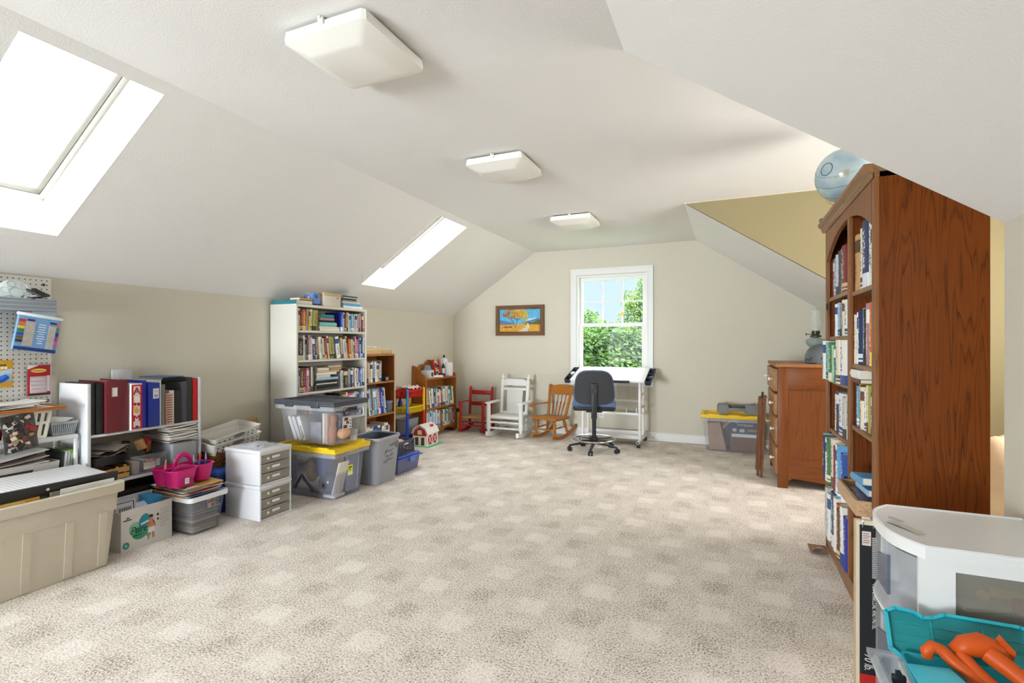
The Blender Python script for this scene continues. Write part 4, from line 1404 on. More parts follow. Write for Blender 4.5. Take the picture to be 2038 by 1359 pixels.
for k, (z0, z1) in enumerate(((.462, .652), (.24, .43), (.03, .22))):
    d_ = part('drawer', bowed(TX0, TX0 + .075, TY0 + .012, TY1 - .012, z0, z1, .045, 12), frost, t)
    part('drawer_tray', M().tub(TX0 + .075, TX1 - .06, TY0 + .085, TY1 - .016, z0 + .004, z1 - .03, .004, .003, .01, 2), frost, d_)
    part('finger_pull', M().prism([(1.70, z0 + .05), (1.70, z1 - .03), (1.76, z1 - .05), (1.80, z1 - .06), (1.80, z0 + .05)], TX0 - .003, TX0 + .004, 'X'), clear('8d95a8', '7f879b', .6, .2), d_)
    part('drawer_lip', bowed(TX0 - .006, TX0 + .07, TY0 + .012, TY1 - .012, z0 - .012, z0 - .002, .045, 12), pw, d_)
# things lying in the top drawer, seen through its wall
single('paint_tube', M().rings([((0, 0, 0), .014), ((.02, .04, 0), .016), ((.11, .02, .0), .010)], 8), mat('e0a92c', .5), 'yellow craft tube seen through the smoky wall of the drawer tower', 'craft supply', (.585, 1.635, .575))
single('red_ribbon_spool', M().lathe([(.02, 0), (.02, .02)], 14, Matrix.Rotation(1.2, 4, 'X')), mat('b7352c', .6), 'small red spool seen through the smoky wall of the drawer tower', 'craft supply', (.655, 1.64, .558))
single('foam_sheet', M().rbox(-.06, .1, -.03, .03, 0, .012, .004), mat('d9d5c8', .8), 'pale foam sheet lying inside the top drawer of the tower', 'craft supply', (.60, 1.65, .540), (0, -.12, .1))
single('wooden_ruler', M().box(-.09, .09, -.012, .012, 0, .004), mat('cdbb8c', .6), 'light wooden ruler lying inside the drawer tower', 'ruler', (.57, 1.64, .50), (0, .25, -.1))
# paper slip and clip on top
single('paper_slip', M().sheet(4, 2, lambda u, v: (-.05 + .10 * u, -.012 + .024 * v, .0015 + .003 * math.sin(u * 4)), .0005), mat('c7c4b8', .7), 'narrow grey paper slip lying on top of the drawer tower', 'paper', (.452, 1.735, .692), (0, 0, -1.0))
clipp = [(-.02, -.005, 0), (.018, -.005, 0), (.022, 0, 0), (.018, .005, 0), (-.014, .005, 0), (-.018, .001, 0), (-.013, -.002, 0), (.012, -.002, 0)]
single('paper_clip', M().tube([(a, b, .0025) for a, b, c in clipp], .0011, 5), wire, 'bent wire paper clip beside the paper slip on the drawer tower', 'paper clip', (.447, 1.80, .6915), (0, 0, 2.2))

# lower drawer cart in front of the tower, its top drawer pulled open
t = thing('drawer_cart', 'low white plastic drawer cart with its clear top drawer pulled open', 'drawer unit', (0, 0, 0))
part('body', M().box(.40, .80, 1.10, 1.112, 0, .40).box(.40, .80, 1.566, 1.578, 0, .40).box(.78, .80, 1.112, 1.566, 0, .40).box(.40, .80, 1.112, 1.566, 0, .012).box(.40, .80, 1.112, 1.566, .20, .212), pw, t)
part('top_edge', M().frame(.39, .80, 1.095, 1.583, .022, .395, .412, 'Z'), pw, t)
d_ = part('drawer', M().tub(.335, .77, 1.125, 1.555, .222, .415, .012, .004, .05, 5), frost, t)
part('drawer_rim', M().frame(.325, .772, 1.118, 1.562, .014, .412, .424, 'Z'), frost, d_)
part('drawer', M().tub(.385, .77, 1.125, 1.555, .02, .19, .012, .004, .05, 5), frost, t)
# turquoise case, lid thrown open
tq, tqd = mat('2fb6c9', .35), mat('0f8a90', .3, coat=.3)
t = thing('turquoise_case', 'open turquoise plastic case with its dark teal lid standing up', 'plastic case', (.0, 0, 0))
R = Matrix.Translation((.362, 1.50, .448)) @ Matrix.Rotation(math.radians(-33), 4, 'X')
# lid: in its own plane x to the side, z up
out = [(.0, .02), (.02, .0), (.40, .0), (.42, .02), (.42, .125), (.40, .135), (.355, .13), (.34, .115), (.325, .112), (.30, .135), (.26, .148), (.12, .148), (.095, .132), (.075, .128), (.06, .14), (.02, .145), (.0, .13)]
out = [(a, b * .74) for a, b in out]
ld = part('lid', M().prism(out, 0, .006, 'Y', R), tqd, t)
eg = M()
for a, b in zip(out, out[1:] + out[:1]):
    eg.bar(R @ Vector((a[0], -.006, a[1])), R @ Vector((b[0], -.006, b[1])), .007, .014, R.to_3x3() @ Vector((0, 1, 0)), .002)
part('lid_rim', eg, tq, ld)
rb = M()
for x in (.09, .19, .30):
    rb.box(x - .002, x + .002, -.004, 0, .012, .092, R)
for z in (.03, .055, .078):
    rb.box(.012, .405, -.003, 0, z - .0012, z + .0012, R)
part('lid_rib', rb, mat('1a9aa0', .35), ld, kind='stuff')
part('tray', M().tub(.375, .775, 1.22, 1.492, .426, .468, .012, .004, .02, 3), tq, t)
part('divider', M().box(.39, .765, 1.33, 1.336, .43, .464).box(.50, .506, 1.235, 1.48, .43, .464).box(.64, .646, 1.235, 1.48, .43, .464), tq, t)
for k in range(2):
    part('hinge', M().cyl((.47 + .18 * k, 1.497, .455), (.53 + .18 * k, 1.497, .455), .006, n=8), mat('17181b', .4), t)
# orange toy with a hooked arm
om = mat('d2540f', .45)
t = thing('orange_toy', 'orange plastic toy figure with a hooked arm lying in the turquoise case', 'toy', (.478, 1.42, .470))
bd = M()
bd.rings([((-.062, .015, .020), .010), ((-.064, .018, .034), .013), ((-.052, .022, .046), .013), ((-.036, .020, .042), .013), ((-.015, .01, .024), .014), ((.01, -.005, .010), .015), ((.035, -.02, .0), .012)], 20)
part('arm', bd.mesh('arm', 85), om, t)
part('body', M().rings([((-.01, .035, .036), .014), ((.012, .04, .052), .022), ((.04, .045, .058), .026), ((.07, .045, .05), .024), ((.085, .04, .035), .014)], 22).mesh('body', 85), om, t)
part('leg', M().rings([((.05, .03, .05), .020), ((.085, .0, .03), .018), ((.115, -.03, .012), .017), ((.145, -.06, .0), .013)], 20).mesh('leg', 85), om, t)
part('leg', M().rings([((.0, .03, .035), .016), ((.02, .0, .014), .016), ((.05, -.03, .0), .012)], 20).mesh('leg', 85), om, t)
part('fin', M().prism([(.06, .05), (.078, .085), (.10, .06), (.095, .04)], .035, .055, 'Y'), om, t)
single('green_bottle_cap', M().lathe([(.013, 0), (.014, .004), (.014, .016), (.011, .02), (.005, .022)], 18, Matrix.Rotation(-.7, 4, 'X')), mat('2f7a34', .45), 'round dark green bottle cap in the open cart drawer', 'bottle cap', (.385, 1.40, .41))
single('black_bracket', M().rbox(-.014, .014, -.006, .006, 0, .02, .003).box(-.005, .005, -.01, .01, .018, .026), mat('1c1d20', .5), 'small black clip beside the green bottle cap', 'clip', (.366, 1.452, .408))
single('turquoise_sheet', M().add([(.0, 0, 0), (.075, -.005, .010), (.10, -.10, .012), (.0, -.12, 0), (.045, -.05, .022), (0, 0, -.004), (.075, -.005, .006), (.10, -.10, .008), (.0, -.12, -.004)], [(0, 1, 4), (1, 2, 4), (2, 3, 4), (3, 0, 4), (0, 5, 6, 1), (1, 6, 7, 2), (2, 7, 8, 3), (3, 8, 5, 0), (8, 7, 6, 5)]), mat('45c3da', .4), 'bright turquoise folded plastic piece below the open teal lid', 'plastic piece', (.376, 1.425, .474))
# ------------------------------------------------------------ pegboard and what hangs on it
def peg_build(t, tc):
    g = sep(t, tc.outputs['Object'])
    def c(a):
        k = nmath(t, 'MULTIPLY', a, 1 / .0254)
        return nmath(t, 'SUBTRACT', nmath(t, 'FRACT', k), .5)
    a, b = c(g[1]), c(g[2])
    r2 = nmath(t, 'ADD', nmath(t, 'MULTIPLY', a, a), nmath(t, 'MULTIPLY', b, b))
    return nmath(t, 'LESS_THAN', r2, .02)
t = thing('pegboard', 'white perforated pegboard panel mounted on the knee wall', 'pegboard', (XL + .002, 1.105, .85))
part('panel', M().rbox(.004, .011, -.568, .568, 0, .742, .002), pattern('pegboard', 'eceae4', '3b352f', peg_build, .5), t)
for y, z in ((.53, .70), (.53, .64), (.55, .02)):
    part('screw', M().lathe([(.008, 0), (.008, .003), (.004, .005)], 12, Matrix.Translation((.011, y, z)) @ Matrix.Rotation(PI / 2, 4, 'Y')), mat('3f3d3b', .5), t)

t = thing('metal_ledge', 'grey metal ledge with ridges fixed across the pegboard', 'shelf', (XL + .013, 0, 0))
gmm = mat('9aa3b0', .4, .3)
part('trough', M().box(0, .10, .9, 1.652, 1.387, 1.392).box(.094, .10, .9, 1.652, 1.392, 1.458).box(0, .004, .9, 1.652, 1.392, 1.475).box(.004, .094, 1.648, 1.652, 1.392, 1.458), gmm, t)
for z in (1.395, 1.418, 1.440, 1.457):
    part('ridge', M().rbox(.099, .104, .9, 1.653, z - .004, z + .004, .002), mat('b4bcc8', .35, .3), t)
t = thing('paint_palette', 'round white plastic paint palette with wells on the metal ledge', 'paint palette', (-3.64, 1.485, 1.487))
R = Matrix.Rotation(math.radians(72), 4, 'Y')
pm = mat('e4ecec', .3)
part('disc', M().lathe([(.072, -.003), (.078, 0), (.072, .004)], 28, R), pm, t)
for k in range(6):
    a = 2 * PI * k / 6 + .3
    c_ = R @ Vector((.052 * math.cos(a), .052 * math.sin(a), .004))
    part('well_rim', M().tube([c_ + R.to_3x3() @ Vector((.018 * math.cos(2 * PI * i / 14), .018 * math.sin(2 * PI * i / 14), 0)) for i in range(14)], .0022, 5, True), mat(('a8cbd4', 'cfe3d8', 'e8e6e0', '9fb6bd', 'd9e2e4', 'b9c9c0')[k], .3), t)
c_ = R @ Vector((0, 0, .004))
part('well_rim', M().tube([c_ + R.to_3x3() @ Vector((.03 * math.cos(2 * PI * i / 18), .03 * math.sin(2 * PI * i / 18), 0)) for i in range(18)], .003, 5, True), mat('9fcfce', .3), t)
for k, (y, z, a, b) in enumerate(((1.585, 1.497, .5, .45), (1.545, 1.470, .1, -.1))):
    single('black_sanding_block', M().rbox(-.042, .042, -.042, .042, -.006, .006, .003), mat('2a2c2f', .55), ('flat black square pad tilted up on the metal ledge', 'second black square pad lying under the tilted one on the ledge')[k], 'craft pad', (-3.645, y, z), (.15, a, .75))
single('chalk_stick', M().cyl((0, -.035, 0), (0, .035, .016), .006, n=8), mat('efe9e4', .8), 'white chalk stick lying beside the black pads on the ledge', 'chalk', (-3.615, 1.545, 1.462))
# blue hanging marker case
t = thing('marker_set', 'blue clear-fronted marker set hanging tilted from the ledge', 'marker set', (-3.585, 1.557, 1.265), 0)
t.rotation_euler = (math.radians(-9), 0, 0)
part('pouch', M().rbox(-.018, .006, -.098, .098, -.108, .102, .006), clear('f2f7fb', 'd5e2ec', .15, .15), t)
cd = part('insert_card', M().box(-.014, .004, -.095, .095, -.104, .092), mat('6aa6dc', .5, var=.06, vscale=6), t)
part('zip_edge', M().rbox(-.010, .010, -.105, .105, .086, .104, .006), mat('eef2f6', .4), t)
for y0, y1, z0, z1 in ((-.062, -.018, -.078, .058), (.045, .078, -.085, .05)):
    part('printed_photo', M().box(.004, .0068, y0, y1, z0, z1), mat('b3aca4', .6, var=.3, vscale=40), cd)
for k, hx in enumerate(('c8322c', 'e4702a', 'efc93a', '2f8a4a', '2a4aa8', '6a5a2a', '2d2430')):
    part('marker_swatch', M().box(.006, .0085, -.093, -.064, .052 - .019 * k, .066 - .019 * k), mat(hx, .5), cd)
for k, hx in enumerate(('d27a3a', '2f7f9a', '2c3a66', 'a8348f', 'd14a9a')):
    part('marker_swatch', M().box(.006, .0085, .080, .093, .045 - .026 * k, .066 - .026 * k), mat(hx, .5), cd)
for k in range(9):
    w = (.026, .030, .024, .032, .02, .028, .03, .018, .022)[k]
    part('print_line', M().box(.006, .0068, .014 - w / 2 * 1.2, .014 + w / 2 * 1.2, .045 - .013 * k, .049 - .013 * k), mat('e8f0f6', .5), cd)
for y in (-.04, .062):
    part('print_badge', M().box(.006, .0072, y - .016, y + .016, .060, .071), mat('24396e', .5), cd)
part('print_band', M().box(.0055, .0072, -.095, .095, -.104, -.086), mat('213a7c', .5), cd)
single('pale_sheet', M().box(-.002, .002, -.05, .05, -.03, .03), mat('c9dff0', .5), 'pale blue slip sticking out behind the blue marker set', 'paper', (-3.612, 1.60, 1.365), (.1, 0, 0))
# yellow tape pack
t = thing('correction_tape_pack', 'yellow and blue blister pack hanging on the pegboard', 'blister pack', (-3.688, 1.405, .963))
cdm = part('card', M().rbox(-.001, .001, -.087, .087, 0, .149, .0008), mat('eab32c', .5), t)
part('blue_panel', M().prism([(-.085, .01), (.080, .03), (.085, .105), (.02, .085), (-.085, .06)], .001, .002, 'X'), mat('bcd4ea', .5), cdm)
part('dispenser', M().rings([((.006, .0, .03), .012), ((.008, .035, .045), .018), ((.008, .06, .06), .014)], 10), mat('1f5fc0', .3), t)
for k in range(5):
    part('print_mark', M().box(.001, .0026, .0 + .012 * k, .009 + .012 * k, .119, .127), mat('2f2a2a', .5), cdm)
    part('print_mark', M().box(.001, .0026, -.01 + .015 * k, .002 + .015 * k, .101, .114), mat('f7f4ea', .5), cdm)
# red strip pack
t = thing('adhesive_strip_pack', 'red and white hanging pack of adhesive strips on the pegboard', 'blister pack', (-3.689, 1.6095, .906), 0)
cdm = part('card', M().rbox(-.001, .001, -.053, .053, 0, .174, .0008), mat('b3202c', .45), t)
part('white_corner', M().prism([(-.053, .174), (-.053, .15), (.0, .174)], .001, .0016, 'X'), mat('f0eaea', .5), cdm)
ov = [(.036 * math.cos(2 * PI * i / 20) - .002, .142 + .0115 * math.sin(2 * PI * i / 20)) for i in range(20)]
part('yellow_oval', M().prism(ov, .001, .0022, 'X'), mat('f0d860', .5), cdm)
text('Command', cdm, (.0026, -.002, .142), ROT_PX, .0135, mat('b3202c', .5))
part('blister', M().rbox(.001, .010, -.044, .034, .012, .11, .004), clear('f6eef0', 'f0e6ea', .45, .1), t)
for k in range(4):
    part('strip', M().box(.002, .006, -.036, .026, .018 + .022 * k, .034 + .022 * k), mat('f1ece8', .6), t)
part('strip', M().box(.002, .0055, -.002, .03, .078, .105), mat('d84a4a', .6), t)
part('side_print', M().box(.001, .002, .036, .05, .02, .112), mat('e9dfe2', .5), cdm)
part('base_print', M().box(.001, .002, -.053, .053, 0, .008), mat('3a2428', .5), cdm)

# ------------------------------------------------------------ white metal shelf unit under the pegboard
t = thing('metal_shelf_unit', 'white metal shelf unit with rounded front edge under the pegboard', 'shelf unit', (0, 0, 0))
sm = mat('e6e6e6', .4, var=.05, vscale=30)
for z in (.672, .335):
    part('shelf_board', M().rbox(-3.695, -3.462, .80, 1.697, z - .014, z + .012, .012, 3), sm, t)
for x in (-3.475, -3.685):
    for y in (.82, 1.684):
        part('leg', M().cyl((x, y, 0), (x, y, .665), .010, n=10), sm, t)
# drawing board and papers
t = thing('drawing_board', 'wooden-edged drawing board lying on the white slotted basket', 'board', (-3.56, 1.27, .8395))
be = wood('b0713a', '8f5526', 'Y', 9, .45)
part('panel', M().box(-.115, .125, -.33, .33, .002, .012), mat('e8e3da', .6), t)
for b_ in ((.125, .145, -.345, .345), (-.13, -.115, -.345, .345)):
    part('edge', M().box(b_[0], b_[1], b_[2], b_[3], 0, .018), be, t)
for b_ in ((-.115, .125, .33, .345), (-.115, .125, -.345, -.33)):
    part('edge', M().box(*b_, 0, .018), be, t)
for k in range(4):
    z = .852 + .006 * k
    ph = .7 * k
    single('paper_sheet', M().sheet(8, 4, lambda u, v: (-.09 + .18 * v, -.22 + .42 * u, .003 + .012 * abs(math.sin(u * 5 + ph)) * (1 - .5 * v) + .01 * u * u), .001), mat(('efece6', 'e9dcd6', 'f2f0ec', 'e6e2dc')[k], .8), ('curled white paper lowest in the heap on the drawing board', 'pinkish paper in the heap on the drawing board', 'topmost loose white paper on the drawing board', 'greyish crumpled paper heaped on the drawing board')[k], 'paper', (-3.56, 1.30 + .02 * k, z), (0, 0, .12 * k - .2), 'papers on the drawing board')
single('tape_roll', M().lathe([(.020, 0), (.028, 0), (.028, .016), (.020, .016), (.020, 0)], 18, cap0=False, cap1=False), mat('a5673a', .6), 'small brown tape roll at the back of the drawing board', 'tape', (-3.63, 1.545, .853))
# white slotted basket
def slotted_basket(name, label, x0, x1, y0, y1, z0, z1, m_, nslot_y, flare=.02, slot=.5, wall=.004, rows=1, cat='basket'):
    t = thing(name, label, cat, (0, 0, 0))
    H_ = z1 - z0
    part('bottom', M().box(x0 + flare, x1 - flare, y0 + flare, y1 - flare, z0, z0 + .004), m_, t)
    part('rim', M().frame(x0 - .004, x1 + .004, y0 - .004, y1 + .004, .014, z1 - .014, z1, 'Z'), m_, t)
    bars = M()
    def wallp(a, b, horizontal):
        n = nslot_y if horizontal else max(2, int(nslot_y * abs(b[0] - a[0]) / (y1 - y0)))
        return n
    cs = [((x1, y0), (x1, y1), (x1 - flare, y0 + flare), (x1 - flare, y1 - flare)), ((x0, y0), (x0, y1), (x0 + flare, y0 + flare), (x0 + flare, y1 - flare)),
          ((x0, y0), (x1, y0), (x0 + flare, y0 + flare), (x1 - flare, y0 + flare)), ((x0, y1), (x1, y1), (x0 + flare, y1 - flare), (x1 - flare, y1 - flare))]
    for ci, (ta, tb, ba, bb_) in enumerate(cs):
        L = (Vector(tb) - Vector(ta)).length
        n = max(2, round(nslot_y * L / (y1 - y0)))
        up = (1, 0, 0) if ci < 2 else (0, 1, 0)
        for k in range(n + 1):
            f = k / n
            p = Vector((*Vector(ta).lerp(Vector(tb), f), z1 - .01))
            q = Vector((*Vector(ba).lerp(Vector(bb_), f), z0 + .002))
            bars.bar(p, q, L / n * (1 - slot), wall, up)
        for r_ in range(rows + 1):
            zf = r_ / rows if rows else 0
            if zf in (1,):
                continue
            p = Vector((*Vector(ba).lerp(Vector(ta), zf), z0 + .008 + zf * H_))
            q = Vector((*Vector(bb_).lerp(Vector(tb), zf), z0 + .008 + zf * H_))
            bars.bar(p, q, wall, .016, (0, 0, 1))
    part('slotted_wall', bars, m_, t, kind='stuff')
    return t
slotted_basket('slotted_basket', 'cream plastic slotted basket of odds and ends under the drawing board', -3.68, -3.462, .95, 1.56, .685, .838, mat('ebe6d8', .45), 20, .018, .45, rows=2)
for k, (y, w, hx, lab) in enumerate(((1.515, .05, '8a9088', 'grey-green packet behind the slots of the cream basket'), (1.45, .06, 'c3211f', 'bright red box behind the slots of the cream basket'), (1.36, .07, 'b3281f', 'second red packet deeper inside the cream slotted basket'), (1.27, .07, '3a3a3a', 'dark packet at the near end of the cream slotted basket'))):
    single('packet', M().rbox(-3.63, -3.492, y - w / 2, y + w / 2, .692, .815, .004), mat(hx, .6, var=.2, vscale=25), lab, 'packet')
# collage print hanging on the basket
t = thing('photo_collage', 'glossy photo collage sheet hanging over the slotted basket front', 'print', (-3.446, 1.42, .735), 0)
t.rotation_euler = (math.radians(8), 0, 0)
cs_ = part('sheet', M().sheet(4, 4, lambda u, v: (.012 * math.sin(v * 2) - .004, -.07 + .14 * u, -.10 + .2 * v), .001), mat('5d5a58', .4, var=.5, vscale=30), t)
rnd = random.Random(3)
for k in range(70):
    hx = rnd.choice(['2c2f33', '3d2a24', 'b8894e', 'd8d0c8', '9fc4c4', 'a32a2a', '6a5a50', 'c8b8b0', '40494a', 'e8e4de', '2b3438', '352c2a', '4a3a34'])
    y, z = rnd.uniform(-.055, .055), rnd.uniform(-.085, .085)
    s_ = rnd.uniform(.005, .015)
    part('pasted_picture', M().box(.009 + .0002 * k, .0094 + .0002 * k, y - s_, y + s_, z - s_ * .8, z + s_ * .8, Matrix.Translation((0, y, z)) @ Matrix.Rotation(rnd.uniform(-.6, .6), 4, 'X') @ Matrix.Translation((0, -y, -z))), mat(hx, .5), cs_)
# grey basket of letters
slotted_basket('wire_letter_basket', 'grey plastic slotted basket of letters on the white metal shelf', -3.66, -3.475, 1.572, 1.692, .685, .762, mat('a9adb4', .4), 12, .012, .4)
for k in range(4):
    single('envelope', M().sheet(4, 2, lambda u, v: (-.08 + .15 * v, -.045 + .09 * u, .002 + .006 * k + .02 * u * u), .0012), mat(('e9ecf2', 'c9d3e2', 'a5736a', 'eceae4')[k], .7), ('white envelope lowest in the grey letter basket', 'pale blue envelope in the grey letter basket', 'brownish card in the grey letter basket', 'cream envelope on top of the grey letter basket')[k], 'envelope', (-3.565, 1.632, .70 + .012 * k), (0, 0, .08 * k))
single('plate_rack', M().box(-.002, .002, -.055, .055, 0, .008).box(-.002, .002, -.055, .055, .062, .07).box(-.002, .002, -.055, -.05, 0, .07).box(-.002, .002, .05, .055, 0, .07).box(-.001, .001, -.04, -.036, 0, .066).box(-.001, .001, -.02, -.016, 0, .066).box(-.001, .001, 0, .004, 0, .066).box(-.001, .001, .02, .024, 0, .066).box(-.001, .001, .036, .04, 0, .066), mat('d4d7dc', .4), 'pale slatted rack leaning behind the grey letter basket', 'rack', (-3.672, 1.625, .765), (0, -.1, 0))
# white bin with a crescent handle on the lower shelf
t = thing('file_bin', 'white plastic bin of papers with crescent handle hole on the lower metal shelf', 'bin', (0, 0, 0))
wb = mat('dcdad6', .45)
part('tub', M().tub(-3.665, -3.45, 1.02, 1.605, .35, .55, .018, .004, .02, 3), wb, t)
cres = [(1.405 + .075 * math.cos(PI + PI * i / 12), .525 + .035 * math.sin(PI + PI * i / 12)) for i in range(13)]
part('handle_hole', M().prism(cres, -3.4515, -3.4475, 'X'), mat('3a362e', .7), t)
part('handle_hole', M().prism([(a - .0, b - .085) for a, b in cres], -3.4595, -3.4555, 'X'), mat('4a463e', .7), t)
for k in range(5):
    single('loose_papers', M().sheet(8, 4, lambda u, v: (-.09 + .18 * v, -.25 + .5 * u, .012 * k + .016 * math.sin(u * 3 + k) + .02 * u), .004), mat(('d8d2ca', 'cfc8c0', 'e6e3dd', 'b9a6a0', 'e9e7e2')[k], .8, var=.2, vscale=12), ('grey paper bundle lowest in the white file bin', 'second paper bundle in the white file bin', 'pale paper bundle in the middle of the white file bin', 'reddish brochure layer in the white file bin', 'topmost curved white papers in the file bin')[k], 'papers', (-3.557, 1.31, .515 + .006 * k), (0, 0, .03 * k - .05), 'papers in the white file bin')
for k in range(5):
    a = math.radians(-16 - 3 * k)
    hx = ('3b3f3a', 'e9ebee', 'd5dae2', 'c9d8b8', '9a8f8a')[k]
    o = single('leaning_notebook', M().box(-.075, .10, 0, .011, 0, .24), mat(hx, .5, var=.2, vscale=25), ('dark spiral notebook leaning beside the white file bin', 'white notebook leaning beside the white file bin', 'pale blue notebook leaning beside the white file bin', 'lime-edged folder leaning against the white cubby shelf', 'brown notebook leaning closest to the cubby shelf')[k], 'notebook', (-3.59, 1.610 + .0125 * k, .349), (a * .25, 0, 0))
lf = bpy.data.objects['leaning_notebook.003']
part('lime_edge', M().box(-.077, .102, -.001, .012, .225, .245), mat('8fc23a', .5), lf)
lf = bpy.data.objects['leaning_notebook']
for k in range(9):
    x = -.065 + .018 * k
    part('coil', M().tube([(x, .006 + .009 * math.cos(2 * PI * i / 8), .24 + .009 * math.sin(2 * PI * i / 8)) for i in range(8)], .002, 5, True), mat('26302f', .4), lf)

# ------------------------------------------------------------ big cream tote with paper trimmer
t = thing('cream_tote', 'large cream plastic tote box overflowing with papers on the carpet', 'storage bin', (0, 0, 0))
cm = mat('cfc5b2', .5, var=.04, vscale=6, bump=.05, bscale=300)
part('tub', M().tub(-3.415, -3.075, .90, 1.70, .002, .42, .034, .005, .045, 5), cm, t)
rm = M()
for z0, z1, o_ in ((.385, .42, .014), (.42, .447, .022)):
    pass
part('rim', M().tub(-3.443, -3.046, .872, 1.728, .398, .447, .004, .034, .06, 5, floor=False), cm, t)
part('band', M().tub(-3.419, -3.071, .896, 1.704, .30, .40, .008, .012, .05, 5, floor=False), cm, t)
for y in (1.08, 1.30, 1.47, 1.62):
    part('rib', M().bar((-3.108, y, .012), (-3.084, y, .30), .034, .010, (1, 0, 0)), cm, t)
t = thing('paper_trimmer', 'large paper trimmer with white gridded board and black side on the cream tote', 'paper trimmer', (-3.265, 1.31, .488), 0.02)
t.rotation_euler = (math.radians(-1.0), math.radians(4.5), .03)
gridm = pattern('trimmer_grid', 'e9e9ea', 'b9bcc4', lambda t_, tc: nmath(t_, 'GREATER_THAN', nmath(t_, 'FRACT', nmath(t_, 'MULTIPLY', sep(t_, tc.outputs['Object'])[1], 48)), .86), .4)
part('board', M().rbox(-.145, .13, -.37, .365, .012, .024, .003), gridm, t)
part('base', M().rbox(-.14, .145, -.37, .37, -.022, .012, .003), mat('2b2a29', .45), t)
part('cutting_rail', M().rbox(.13, .15, -.40, .40, -.03, .028, .003), mat('2e2d2c', .4), t)
for y in (-.33, -.25, .08):
    part('rivet', M().lathe([(.007, 0), (.007, .003), (.003, .005)], 10, Matrix.Translation((.15, y, .005)) @ Matrix.Rotation(PI / 2, 4, 'Y')), mat('d9d7d2', .3, .5), t)
part('hinge_bolt', M().cyl((.15, -.385, .015), (.175, -.385, .015), .010, n=10), mat('b9b7b2', .3, .8), t)
for k, (x, y0, y1, zt, hx, lab) in enumerate(((-3.115, .98, 1.36, .455, 'd9a23c', 'orange-yellow folder edge sticking up in the cream tote'), (-3.105, 1.02, 1.30, .452, 'e6c070', 'pale yellow folder in front of the orange one in the cream tote'), (-3.112, 1.40, 1.66, .462, '8f8375', 'grey-brown folder at the far end of the cream tote'), (-3.102, 1.44, 1.68, .47, 'e6e4e0', 'crumpled white envelope at the far end of the cream tote'))):
    single('folder', M().box(-.003, .003, y0, y1, .36, zt), mat(hx, .8, var=.1, vscale=20), lab, 'folder', (x, 0, 0), (0, math.radians(4), 0) if False else None)
# ------------------------------------------------------------ white cubby shelf with binders
CX0, CX1, CY0, CY1 = -3.70, -3.406, 1.708, 2.392
t = thing('cubby_shelf', 'low open white shelf unit filled with binders and craft boxes', 'shelf unit', (0, 0, 0))
cw2 = mat('d3d3d6', .5, var=.03, vscale=10)
part('side_panel', M().rbox(CX0, CX1, CY0, CY0 + .018, 0, .97, .002), cw2, t)
part('side_panel', M().rbox(CX0, CX1, CY1 - .018, CY1, 0, .97, .002), cw2, t)
for z in (.67, .377, .06):
    part('shelf_board', M().rbox(CX0, CX1 - .004, CY0 + .018, CY1 - .018, z - .016, z, .002), cw2, t)
part('divider', M().rbox(CX0, CX1 - .002, 2.112, 2.122, .67, .965, .002), cw2, t)
part('peg_hole', M().lathe([(.004, -.001), (.004, .001)], 8, Matrix.Translation((-3.45, CY1 - .0185, .63)) @ Matrix.Rotation(PI / 2, 4, 'X')), mat('2c2a28', .6), t)

def binder(name, label, y0, y1, x1, depth, h, hexc, z=.6708, cat='binder', hole=False):
    t = thing(name, label, cat, (x1, y0, z))
    w = y1 - y0
    m = mat(hexc, .4, spec=.4)
    part('cover', M().box(-depth, -.004, 0, .004, 0, h).box(-depth, -.004, w - .004, w, 0, h), m, t)
    part('spine', M().rbox(-.005, 0, 0, w, 0, h, .002), m, t)
    part('paper_block', M().box(-depth + .01, -.006, .005, w - .005, .006, h - .012), mat('e6e2da', .8), t)
    return t
GB = 'binders on the white cubby shelf'
b1 = binder('ring_binder', 'thin black binder at the near end of the white cubby shelf', 1.728, 1.752, -3.415, .26, .305, '2c2b2d')
b2 = binder('ring_binder', 'thick black binder next to the maroon album', 1.754, 1.790, -3.405, .27, .300, '1f1f20')
b3 = binder('photo_album', 'wide maroon photo album with silver label holder on its spine', 1.793, 1.912, -3.388, .28, .312, '6b2028', cat='photo album')
lb = part('label_holder', M().frame(.030, .062, .215, .272, .004, .0, .003, 'X'), mat('b9b4aa', .3, .8), b3)
part('label_card', M().box(.0, .0015, .033, .059, .218, .269), mat('efece4', .6), lb)
part('inner_cover', M().box(-.24, -.012, .119, .1235, .003, .30), mat('8c1f2a', .5), b3)
b4 = binder('scrapbook', 'white scrapbook with red beaded border and big letters on its spine', 1.922, 1.986, -3.375, .27, .285, 'ece6e4', cat='scrapbook')
redb = mat('b3121c', .5)
bo = part('bead_border', M().frame(.003, .061, .006, .279, .008, 0, .004, 'X'), redb, b4)
text('A', b4, (.002, .032, .238), ROT_PX, .062, redb, ext=.002)
text('M', b4, (.002, .032, .070), ROT_PX, .055, redb, ext=.002)
part('red_bow', M().ball((.002, .022, .160), (.003, .009, .010), 10, 6).ball((.002, .042, .158), (.003, .009, .010), 10, 6), redb, b4)
part('yellow_duck', M().ball((.002, .030, .118), (.003, .013, .015), 10, 6).ball((.003, .026, .136), (.003, .008, .008), 10, 6), mat('d9a52a', .5), b4)
part('white_patch', M().box(.0, .002, .016, .048, .168, .208), mat('f0eeea', .6), b4)
part('dark_button', M().ball((.001, .034, .020), (.003, .010, .005), 8, 6), mat('32282a', .5), b4)
b5 = binder('ring_binder', 'royal blue binder behind the decorated scrapbook', 1.990, 2.032, -3.410, .27, .300, '2a36a8')
b6 = binder('ring_binder', 'wide blue binder with white label on its spine', 2.036, 2.108, -3.400, .27, .280, '23389a')
